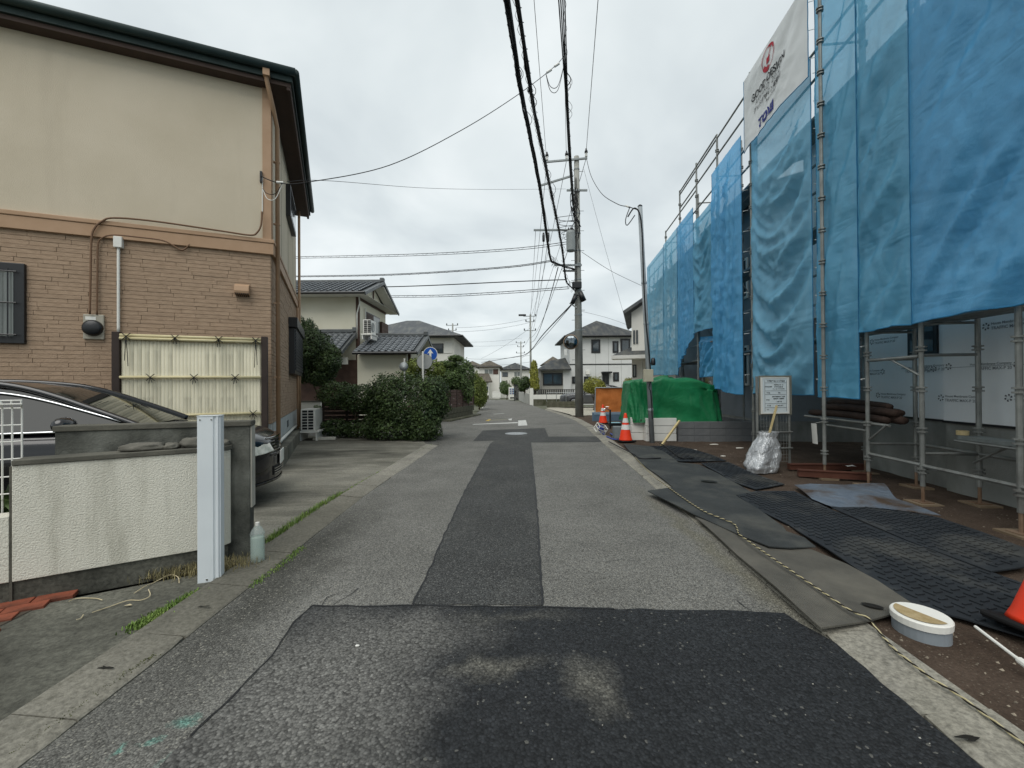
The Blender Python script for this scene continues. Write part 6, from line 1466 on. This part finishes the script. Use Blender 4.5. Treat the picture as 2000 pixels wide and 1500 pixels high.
# ------------------------------------------------------------------ corner by the utility pole
Yo = 16.9; ox0, ox1 = at(1163,780,Yo).x, at(1235,780,Yo).x; oz0, oz1 = at(1190,806,Yo).z, at(1190,757,Yo).z
bg = thing('blue_grey_slab', 'long blue-grey coated slab lying under the orange panel', 'slab', ((ox0+ox1)/2,Yo-.25,0)); wb_ = (at(1232,810,Yo).x-at(1150,810,Yo).x)/2
MB().prism([(-wb_-.08,0),(wb_,0),(wb_,.35),(-wb_-.02,.35)], 0, oz0+.02).build('slab', mat('blue_slab', '4d6172', '5b7082', 2, .6), bg, bevel=.02); box('top_edge', mat('slab_top', '6f8495', '7d92a2', 3, .6), bg, -wb_, wb_-.01, -.012, .0, oz0-.06, oz0+.01)
op = thing('orange_panel', 'orange mesh site panel in a thin pipe frame', 'panel', ((ox0+ox1)/2,Yo,0)); wo_ = (ox1-ox0)/2
k = Mt('orange_mesh'); vv = k.n('ShaderNodeTexBrick'); vv.inputs['Scale'].default_value = 12; vv.offset = 0; k.l(k.vec((1,1,1)), vv.inputs['Vector'])
col = k.ramp(k.noise(3, 6, .6), [(.3, H('a8602c')), (.7, H('c47a42'))]); k.bump(k.noise(30, 4, .7), .9, .02); M_omesh = k.fin(col, .8, 0, .2)
MB().grid(lambda u, v: (-wo_+2*wo_*u, .03*nz2(u*4, v*3, 7), oz0+.03+(oz1-oz0-.05)*v), 30, 20).build('mesh', M_omesh, op, smooth=True)
MB().tube([(-wo_-.05,-.03,0),(-wo_,-.03,oz1)], .02, 6).tube([(wo_,-.03,0),(wo_,-.03,oz1)], .02, 6).tube([(-wo_,-.03,oz1),(wo_,-.03,oz1)], .02, 6).build('pipe_frame', M_gpole, op)
p = G(1192,838); tpz = at(1192,800,p.y).z; wt_ = thing('standpipe', 'black water standpipe with a metal tap beside the far cone', 'tap', (p.x,p.y,0))
MB().tube([(0,0,0),(0,0,tpz)], .03, 8).build('pipe', M_black, wt_); MB().tube(smoothpts([(0,0,tpz-.03),(-.1,-.02,tpz+.02),(-.2,-.03,tpz+.02),(-.22,-.03,tpz-.06)],4), .016, 6).tube([(-.1,-.02,tpz+.02),(-.1,-.02,tpz+.09)], .01, 5).tube([(-.15,-.02,tpz+.09),(-.05,-.02,tpz+.09)], .01, 5).build('tap', M_chrome, wt_)
p = G(1170,849); cr = thing('white_crate', 'tipped white plastic crate beside the kerb with blue netting', 'crate', (p.x,p.y,.1)); cr.rotation_euler = (.5,.35,.4); cr.scale = (.7,.7,.7)
for z in (0,.14,.28): 
    m = MB()
    for a, b in (((-.2,-.15),(.2,-.15)),((.2,-.15),(.2,.15)),((.2,.15),(-.2,.15)),((-.2,.15),(-.2,-.15))): m.bar((a[0],a[1],z),(b[0],b[1],z),.015,.03)
    m.build('rim', M_white, cr)
for x, y in ((-.2,-.15),(.2,-.15),(.2,.15),(-.2,.15)): box('corner', M_white, cr, x-.012, x+.012, y-.012, y+.012, 0, .29)
M_bluep = mat('blue_plastic', '2c3f8a', '3a50a2', 6, .5)
MB().grid(lambda u, v: ((.15+.03*nz2(u*6, v*3))*math.cos(u*6.283)*math.sin(v*3.14), (.12+.03*nz2(u*6, v*3, 3))*math.sin(u*6.283)*math.sin(v*3.14), .15-.13*math.cos(v*3.14)), 16, 10).build('blue_netting', M_bluep, cr, smooth=True)
p = G(1219,862); box_ = MB().box(-.16,.16,-.12,.12,0,.32).build('grey_box', mat('site_grey', '6e7577', '7c8385', 4, .7), None, bevel=.015); box_.location = (p.x,p.y+.45,.02); tag(box_, 'small grey plastic box behind the near-left cone', 'box')
p = G(1202,833); t = thing('meter_lid', 'pale blue water meter lid box by the standpipe', 'lid', (p.x,p.y+.1,.02)); box('frame', M_black, t, -.2, .2, -.15, .15, 0, .10, bevel=.01); box('lid', mat('pale_blue', '7fb0bd', '8fbcc8', 4, .5), t, -.18, .18, -.13, .13, .101, .115, bevel=.004)
for i, (pts, lb) in enumerate(([[(1185,856),(1200,862),(1216,861),(1222,857)],'blue plastic hose on the soil by the near-left cone'],[[(1192,850),(1205,856),(1221,854)],'second blue hose piece lying above the first'],[[(1172,846),(1180,852),(1178,842)],'thin blue cord hanging from the white crate'])):
    MB().tube(smoothpts([G(*q)+Vector((0,0,.05)) for q in pts], 5), .018 if i < 2 else .01, 6).build('blue_hose', M_bluep, None, smooth=True); tag(COL.objects[-1], lb, 'hose', 'blue hoses')
for pts, lb in (([(1289,872),(1300,878),(1312,888),(1330,901),(1355,902)],'black cable lying over the mats by the steel pole'),([(1189,868),(1215,882),(1240,895),(1252,903),(1290,902)],'black hose snaking over the kerb to the grey mat')):
    MB().tube(smoothpts([G(*q)+Vector((0,0,.07)) for q in pts], 5), .012, 6).build('black_hose', M_cwire, None, smooth=True); tag(COL.objects[-1], lb, 'hose')
for (px, py), s, lb in (((1194,823),(.5,.12,.06),'pale sandbag lying before the blue-grey slab'),((1225,823),(.35,.12,.06),'second pale sandbag at the right end of the slab')):
    q = G(px, py); rock('sandbag', lb, (q.x,q.y+.2,.0), *s, px, mat('pale_sack', 'b3a98f', 'c3baa2', 5, .9), 'sandbags')['category'] = 'sandbag'
# rubble and scraps on the soil
m = MB(); rg = random.Random(5)
for _ in range(1500):
    y = rg.uniform(1.4, 12); x = xin(y)+.05+abs(rg.gauss(0,1))*1.6
    if x > 6.5: continue
    s = rg.uniform(.003,.011)*(1.6 if rg.random() < .07 else 1); z = soilz(x,y); a = rg.uniform(0,6.28); c_, s_ = math.cos(a)*s, math.sin(a)*s
    m.add([(x+c_,y+s_,z),(x-s_,y+c_,z),(x-c_,y-s_,z),(x+s_,y-c_,z),(x+.3*s,y,z+s*.8)], [(0,1,4),(1,2,4),(2,3,4),(3,0,4)])
o = m.build('rubble', mat('rubble', '5f574c', '857c6d', 25, .9, isl=.35), None); tag(o, 'scattered small stones and rubble on the brown soil', 'rubble', kind='stuff')
for (px, py), s, lb in (((1350,881),.12,'white plaster scrap at the foot of the block wall'),((1395,870),.10,'pale plaster scrap along the block wall'),((1445,877),.09,'white scrap beside the silver bag'),((1412,893),.05,'small pale chip on the soil before the bag')):
    q = G(px, py); rock('plaster_scrap', lb, (q.x,q.y,.01), s, s*.4, .015, px, mat('plaster', 'c4c0b6', 'd0ccc2', 8, .9), 'plaster scraps')['category'] = 'scrap'
m = MB(); rg = random.Random(9)
for _ in range(140):
    x, y = rg.uniform(-1.7,1.7), 1.3+abs(rg.gauss(0,1))*3; s = rg.uniform(.002,.005); a = rg.uniform(0,6.28); c_, s_ = math.cos(a)*s, math.sin(a)*s
    m.add([(x+c_,y+s_,.004),(x-s_,y+c_,.004),(x-c_,y-s_,.004),(x+s_,y-c_,.004),(x+.3*s,y,.004+s*.8)], [(0,1,4),(1,2,4),(2,3,4),(3,0,4)])
o = m.build('loose_grit', mat('grit', '77756e', '94928a', 25, .9, isl=.4), None); tag(o, 'loose pale grit scattered on the asphalt', 'grit', kind='stuff')
for (px, py), lb in (((698,1264),'tiny white paper scrap on the dark asphalt'),):
    q = G(px, py); rock('paper_scrap', lb, (q.x,q.y,.006), .012, .008, .004, 3, M_white)['category'] = 'scrap'
# ================================================================== utility pole, signs, wires
M_cpole = mat('pole_concrete', '82837e', '979892', 2, .9, .4, 40, dirt=('4f504c', 1.5, .55, .9, (3,3,.3)))
M_steel = mat('arm_steel', '7d8282', '8c9191', 3, .5, metal=.5)
up = Vector((3.04,19,0)); U = lambda px, py, Y=19.: at(px, py, Y)-up
upo = thing('utility_pole', 'tall concrete utility pole with transformer at the bend', 'utility pole', up)
PTOP = U(1126,306).z; lx = U(1126,306).x
MB().tube([(0,0,-.1),(lx,0,PTOP)], [.19,.115], 16).build('pole', M_cpole, upo, smooth=True)
def pxz(z): return lx*z/PTOP
for i in range(20):
    z = 2.6+i*.45; s = 1 if i % 2 else -1; MB().tube([(pxz(z)+s*.1,0,z),(pxz(z)+s*.3,0,z)], .012, 5).build('step_bolt', M_steel, upo)
for z in (3.9,4.6,5.7,6.2,6.9,7.5,8.3,9.2,10.2,11.2): r = .19-.075*z/PTOP; MB().lathe([(r+.002,z),(r+.012,z+.005),(r+.012,z+.055),(r+.002,z+.06)], 16, c=(pxz(z),0,0), close=False).build('band', M_steel, upo)
arms = (((1067,319),(1146,312),-.12),((1053,366),(1118,346),-.14),((1106,374.5),(1146,374.5),-.14),((1042,452),(1120,452),-.16),((1082,520),(1135,520),-.17),((1100,527),(1135,527),.17))
for a, b, yo in arms: MB().bar(U(*a)+Vector((0,yo,0)), U(*b)+Vector((0,yo,0)), .075, .075).build('crossarm', M_steel, upo)
M_porc = mat('porcelain', 'c9c9c4', rough=.25); 
def insul(px, py, yo=-.12):
    p = U(px, py)+Vector((0,yo,0)); MB().lathe([(.03,0),(.06,.03),(.06,.08),(.045,.10),(.06,.13),(.05,.20)], 10, c=p).build('insulator', M_porc, upo, smooth=True)
    MB().lathe([(.075,.20),(.07,.28),(.04,.34),(.03,.40)], 10, c=p).build('insulator_cap', M_black, upo, smooth=True)
for px, py in ((1068,317),(1106,315),(1144,310)): insul(px, py)
for px in (1061,1070): p = U(px,455)+Vector((0,-.16,0)); MB().lathe([(.05,-.45),(.06,-.38),(.06,-.2),(.04,-.05)], 8, c=p).build('insulator', M_black, upo, smooth=True)
p = U(1113,477)+Vector((0,-.3,0)); tz = U(1113,495).z; MB().lathe([(.17,tz),(.20,tz+.03),(.20,U(1113,460).z),(.17,U(1113,456).z)], 18, c=(p.x,p.y,0)).build('transformer', mat('transformer_grey', '7c8180', '8a8f8e', 2, .5), upo, smooth=False)
for s in (-1,0,1): MB().lathe([(.03,0),(.045,.05),(.03,.12),(.02,.16)], 8, c=(p.x+s*.09,p.y,U(1113,456).z)).build('bushing', M_black, upo, smooth=True)
MB().box(pxz(6)-.3,pxz(6)+.12,-.34,-.16,U(1122,566).z,U(1122,553).z).build('splice_box', M_black, upo, bevel=.03)
MB().tube([U(1131,573)+Vector((0,-.22,0)),U(1139,590)+Vector((0,-.22,0))], .12, 10).build('splice_case', M_black, upo, smooth=True)
MB().tube([U(1123,578)+Vector((0,-.25,0)),U(1116,595)+Vector((0,-.3,0))], .10, 10).build('splice_case', M_black, upo, smooth=True)
MB().tube([U(1111,594)+Vector((0,-.25,0)),U(1125,602)+Vector((0,-.15,0))], .03, 6).build('bracket', M_porc, upo)
for i in range(7): 
    rg = random.Random(i); q = [U(1118+rg.uniform(-8,14), 375+j*24+rg.uniform(-8,8))+Vector((0,-.25-rg.uniform(0,.15),0)) for j in range(rg.randint(4,7))]
    MB().tube(smoothpts(q,5), .018, 5).build('jumper_cable', M_cwire, upo, smooth=True)
for i in range(5):
    z = 8.2+i*.22; q = [Vector((pxz(z)-.15+(-.5-.1*i)*math.sin(t*math.pi),-.2,z-.3*t)) for t in (0,.25,.5,.75,1)]; MB().tube(smoothpts(q,4), .012, 4).build('jumper_cable', M_cwire, upo)
for i in range(2): MB().tube([(pxz(9)+(-.12+.05*i),-.17,5.7),(pxz(11)+(-.1+.05*i),-.14,10.8)], .014, 5).build('riser_cable', M_cwire, upo)
# round traffic mirror on the pole
mc = U(1115,668,18.55); mr = thing('traffic_mirror', 'round orange-rimmed traffic mirror fixed to the utility pole', 'mirror', up+mc+Vector((0,0,-.35)), math.radians(-12)); c_ = (0,0,.35)
MB().lathe([(.0,-.07),(.15,-.062),(.26,-.03),(.30,.0)], 28, c=c_, ax='y', close=False).build('mirror_face', mat('mirror_dark', '6d7478', rough=.03, metal=1), mr, smooth=True)
MB().lathe([(.30,-.03),(.335,-.02),(.335,.02),(.30,.03),(.30,-.03)], 28, c=c_, ax='y', close=False).build('rim', mat('mirror_rim', '7b6a58', '8b7a68', 4, .5), mr, smooth=True)
MB().lathe([(.30,.03),(.2,.08),(.0,.10)], 24, c=c_, ax='y', close=False).build('back', M_steel, mr, smooth=True)
MB().tube([(0,.09,.35),(.3,.34,.35)], .025, 6).build('bracket', M_steel, mr)
# signs behind the hedge
p = at(841,692,16.75); sg = thing('direction_sign', 'round blue road sign with a white upward arrow behind the hedge', 'sign', (p.x,16.75,0))
M_sblue = mat('sign_blue', '164a9c', '1b52a8', 2, .4); r_ = 14.2*16.75/FPX
MB().lathe([(0.0,-.02),(r_*.93,-.02),(r_*.93,.0),(0.0,.0)], 32, c=(0,-.03,p.z), ax='y', close=False).build('disc', M_sblue, sg)
MB().lathe([(r_*.93,-.0205),(r_,-.0205),(r_,.0),(r_*.93,.0)], 32, c=(0,-.03,p.z), ax='y', close=False).build('white_rim', M_white, sg)
s = r_; MB().add([(x*s,-.053,p.z+z*s) for x, z in ((-.14,-.66),(.14,-.66),(.14,.18),(.42,.08),(.0,.70),(-.42,.08),(-.14,.18))], [(0,1,2,6),(6,2,3,4,5)]).build('arrow', M_white, sg, fix=False)
MB().tube([(.1,.03,0),(.1,.03,p.z+.1)], .03, 8).build('pole', M_white, sg)
p = at(826,700,15.9); cm = thing('traffic_mirror', 'grey back of a round traffic mirror on a white pole behind the hedge', 'mirror', (p.x,15.9,0))
pz = at(829,706,15.9).z; MB().lathe([(.30,0),(.30,.03),(.2,.08),(0,.1)], 24, c=(.05,.05,pz), ax='y', close=False).build('back', mat('mirror_back', '8c8f8e', '9a9d9b', 3, .6), cm, smooth=True); MB().lathe([(0,0.0),(.29,0.0)], 24, c=(.05,.045,pz), ax='y', close=False).build('face', MC['mirror_back'], cm)
MB().tube([(0,0,0),(0,0,at(826,686,15.9).z)], .038, 8).build('pole', M_white, cm)
p = at(790,710,15.6); sm_ = thing('traffic_mirror', 'small round mirror on a short white pole left of the sign', 'mirror', (p.x,15.6,0)); MB().tube([(0,0,0),(0,0,at(789,700,15.6).z)], .03, 8).build('pole', M_white, sm_); MB().lathe([(0,-.02),(.16,-.01),(.17,.02),(0,.05)], 20, c=(-.02,-.05,at(788,716,15.6).z), ax='y').build('mirror_face', M_steel, sm_, smooth=True)
# far poles
for px, pyt, Y, lb in ((1037,614,57,'thin far utility pole beyond the bend'),(1018,667,80,'shorter far utility pole left of the thin one'),(885,632,62,'distant pole top with insulators behind the hip roof')):
    b = at(px, 776, Y); t = thing('far_pole', lb, 'utility pole', (b.x,Y,b.z-.2)); h = at(px,pyt,Y).z-b.z+.2
    MB().tube([(0,0,0),(0,0,h)], [.17,.11], 10).build('pole', M_cpole, t, smooth=True)
    for dz, wd in ((.25,1.6),(1.0,1.1),(2.2,1.5)): 
        ar = MB().bar((-wd*.6,0,h-dz),(wd*.5,0,h-dz),.08,.08).build('crossarm', M_steel, t)
        for q in (-.55,0,.45): MB().lathe([(.05,0),(.08,.06),(.08,.2),(.05,.25)], 6, c=(q*wd,0,h-dz+.04)).build('insulator', M_black, ar)
    if px == 1037: MB().box(-1.6,-.6,-.2,.2,h-.2,h).build('switch', M_black, t)
def wire(pts, r, label, sag=0, mt=M_cwire, strands=1, spread=.04, group='overhead wires', ext=None, name='overhead_wire', wob=0, cat='cable'):
    P = [q.copy() if isinstance(q, Vector) else at(*q) for q in pts]
    if ext: P = [P[0]+(P[0]-P[1]).normalized()*ext] + P
    L = []
    for a, b in zip(P, P[1:]):
        n = 14 if len(P) < 4 else 7
        for i in range(n): t = i/n; q = a+(b-a)*t; q.z -= sag*4*t*(1-t); L.append(q)
    L.append(P[-1])
    if len(P) > 2 and not sag: L = smoothpts(P, 10)
    root = thing(name, label, cat, L[0], 0, group)
    for s in range(strands):
        rg = random.Random(s*7+len(label)); ox, oz = rg.uniform(-spread,spread)*(strands > 1), rg.uniform(-spread,spread)*(strands > 1)
        q = [p+Vector((ox+.02*wob*nz2(i*.7, s, 3), 0, oz+.03*wob*nz2(i*.6, s, 9))) for i, p in enumerate(L)]
        MB().tube(q, r*(1 if strands == 1 else rg.uniform(.6,1.2)), 5).build('wire_strand', mt, root, world=True, smooth=True)
    return root, L
def lash(root, L, rad, pitch, r=.004, loops=0, seed=0):
    rg = random.Random(seed); q = []; acc = 0
    for a, b in zip(L, L[1:]):
        d = (b-a); n = max(2, int(d.length/pitch*6))
        for i in range(n):
            p = a+d*i/n; ang = acc; acc += 2*math.pi/6; q.append(p+Vector((math.cos(ang)*rad, 0, math.sin(ang)*rad)))
    if len(q) > 1: MB().tube(q, r, 4, cap=False).build('lashing_wire', M_cwire, root, world=True)
    for _ in range(loops):
        p = L[rg.randrange(len(L)//4, len(L)-2)]; rr = rg.uniform(.12,.25); MB().tube([p+Vector((rr*.6*math.sin(t*math.pi)*rg.choice((1,1)), 0, rr*2*(t-.5))) for t in (0,.2,.4,.6,.8,1)], .006, 4).build('drip_loop', M_cwire, root, world=True)
a = wire([(989,0,6.2),(1016,170,8.1),(1055,370,11.9),(1074,500,18.0),(1086,514,18.5),(1122,526,18.8)], .020, 'thick left telephone cable bundle running overhead to the pole', strands=5, spread=.035, ext=14, wob=1); lash(*a, .05, .22, loops=12, seed=1)
a = wire([(1009,0,5.8),(1040,200,7.7),(1075,370,11.3),(1097,480,15.6),(1105,545,18.3),(1112,557,18.6),(1124,568,18.75)], .020, 'thick second telephone cable bundle running overhead to the pole', strands=5, spread=.035, ext=14, wob=1); lash(*a, .055, .22, loops=16, seed=2)
wire([(996,0,6.0),(1030,240,8.9),(1066,420,13.2),(1076,470,18.5)], .006, 'thin wire hanging between the two telephone bundles', ext=12)
for i, px in enumerate((1091,1095,1099,1103)):
    a = wire([(px,0,8.7),(1104+i*1.5,180,11.5),(1111+i*1.5,310,15.2),(1118+i*2,400+i*12,18.75)], .015, ('first','second','third','fourth')[i]+' low voltage wire from the left in the sheaf reaching the pole', ext=16)
    if i == 3: lash(*a, .03, .6, loops=8, seed=4)
wire([(1043,0,11.4),(1067,306,18.85)], .009, 'leftmost high voltage wire on the top crossarm', ext=20); wire([(1168,0,11.4),(1144.5,300,18.85)], .011, 'rightmost high voltage wire on the top crossarm', ext=20); wire([(1100,0,11.2),(1106,304,18.85)], .009, 'middle high voltage wire on the top crossarm', ext=20)
# service drop to the brown house, and house end fittings
hp = h1.matrix_basis @ Vector((FP(511,348).x, -.07, FP(511,348).z))
a = wire([hp, at(545,357,6.95), at(600,356,7.1), at(760,323,7.8), at(900,255,8.7), at(1010,186,9.6), at(1083,130,10.5), at(1105,104,10.6)], .008, 'black service wire from the brown house up to the overhead lines', name='service_wire')
for t_ in ((1068,142,10.3),(1083,130,10.5)): MB().tube([at(*t_), at(t_[0]+9,t_[1]-6,t_[2])], .03, 8).build('strain_insulator', M_porc, a[0], world=True)
for d_ in (24,32): MB().tube(smoothpts([at(1066,143,10.3),at(1075,145+d_,10.35),at(1090,143+d_,10.4),at(1103,120,10.5)],5), .008, 4).build('drip_loop', M_cwire, a[0], world=True)
for d_ in (20,30): MB().tube(smoothpts([at(513,368,6.93),at(522,358+d_,6.93),at(538,358+d_,6.93),at(552,357,6.97)],5), .006, 5).build('drip_loop', M_white if d_ == 30 else M_cwire, a[0], world=True)
MB().tube([at(540,356,6.94),at(553,357,6.97)], .022, 8).build('strain_insulator', M_porc, a[0], world=True)
wire([at(560,355,7.4), at(640,353,8.5), at(826,367,12), at(960,370,15.5), at(1105,369,18.8)], .005, 'hair thin wire stretched level from house to pole', name='service_wire')
# wires crossing to the left from the pole
for pts, r, st, lb in ((((1110,474,18.8),(1000,487,19.5),(800,498,21),(520,504,24)),.012,2,'upper lashed wire crossing left above the tiled roof'),(((1076,510,18.6),(980,523,19.5),(760,537,21.5),(520,541,24)),.018,2,'second wire crossing left above the tiled roof'),
                       (((1106,546,18.7),(1000,550,19.2),(760,560,21),(520,561,24)),.024,1,'thick black cable crossing left just above the tiled roof'),(((1110,562,18.7),(960,573,20),(800,579,22),(520,578,25)),.013,2,'lowest lashed wire crossing left over the tiled roof')):
    a = wire(pts, r, lb, strands=st, spread=.05)
    if st == 2: lash(*a, .05, .5)
# wires going on to the far poles
rg = random.Random(3); n_ = 0
for (x0, y0), (x1, y1, Y1), r, lb in (((1068,318),(1034,622,57),.012,'first'),((1106,316),(1037,618,57),.012,'second'),((1144,312),(1040,622,57),.012,'third'),((1046,452),(1033,640,57),.010,'fourth'),((1062,470),(1036,645,57),.012,'fifth'),((1070,470),(1038,650,57),.012,'sixth'),((1112,480),(1036,660,57),.014,'seventh'),((1090,522),(1038,668,57),.022,'eighth')):
    wire([(x0,y0,19.1),(x1,y1,Y1)], r, lb+' wire from the tall pole towards the far pole, counted from its top', sag=.9)
wire([(1121,590,19),(1062,652,30),(1030,690,45),(1000,698,57),(940,708,80)], .035, 'thick black cable drooping from the pole down the street'); wire([(1119,593,19),(1070,650,30),(1034,688,45),(1018,700,78)], .016, 'thinner cable beside the drooping street cable')
for i, (a_, b_) in enumerate((((890,640,62),(1035,622,57)),((890,648,62),(1035,630,57)),((1036,640,57),(940,700,80)),((1036,655,57),(1019,680,80)),((905,700,70),(1035,694,60)),((905,712,70),(1035,707,60)),((905,668,90),(1020,660,90)),((905,675,90),(1020,671,90)))):
    wire([a_, b_], .016, ('upper wire between','lower wire between','slanting wire leaving','short wire joining','upper level wire before','lower level wire before','upper hazy wire behind','lower hazy wire behind')[i]+' the far poles', sag=.3)
# wires to the right
a = wire([(1146,312,18.9),(1155,345,17.5),(1175,378,15.5),(1205,398,12.5),(1228,404,10.9),(1249,411,10.3)], .012, 'curved service wire from the pole to the leaning steel pole', name='service_wire'); MB().tube([at(1222,402,11),at(1230,405,10.9)], .025, 6).build('strain_insulator', M_porc, a[0], world=True); MB().tube(smoothpts([at(1230,405,10.9),at(1222,428,10.6),at(1225,440,10.5),at(1240,420,10.3)],4), .012, 5).build('drip_loop', M_cwire, a[0], world=True)
wire([(1140,330,18.9),(1175,460,19.5),(1220,620,20.5)], .006, 'thin guy wire slanting down right of the pole'); wire([(1136,492,18.9),(1195,530,21),(1262,562,24)], .010, 'thin wire dropping right from the pole behind the steel pole')
wire([(1136,608,18.9),(1190,622,21),(1240,640,23)], .006, 'faint wire from the pole to the white house')
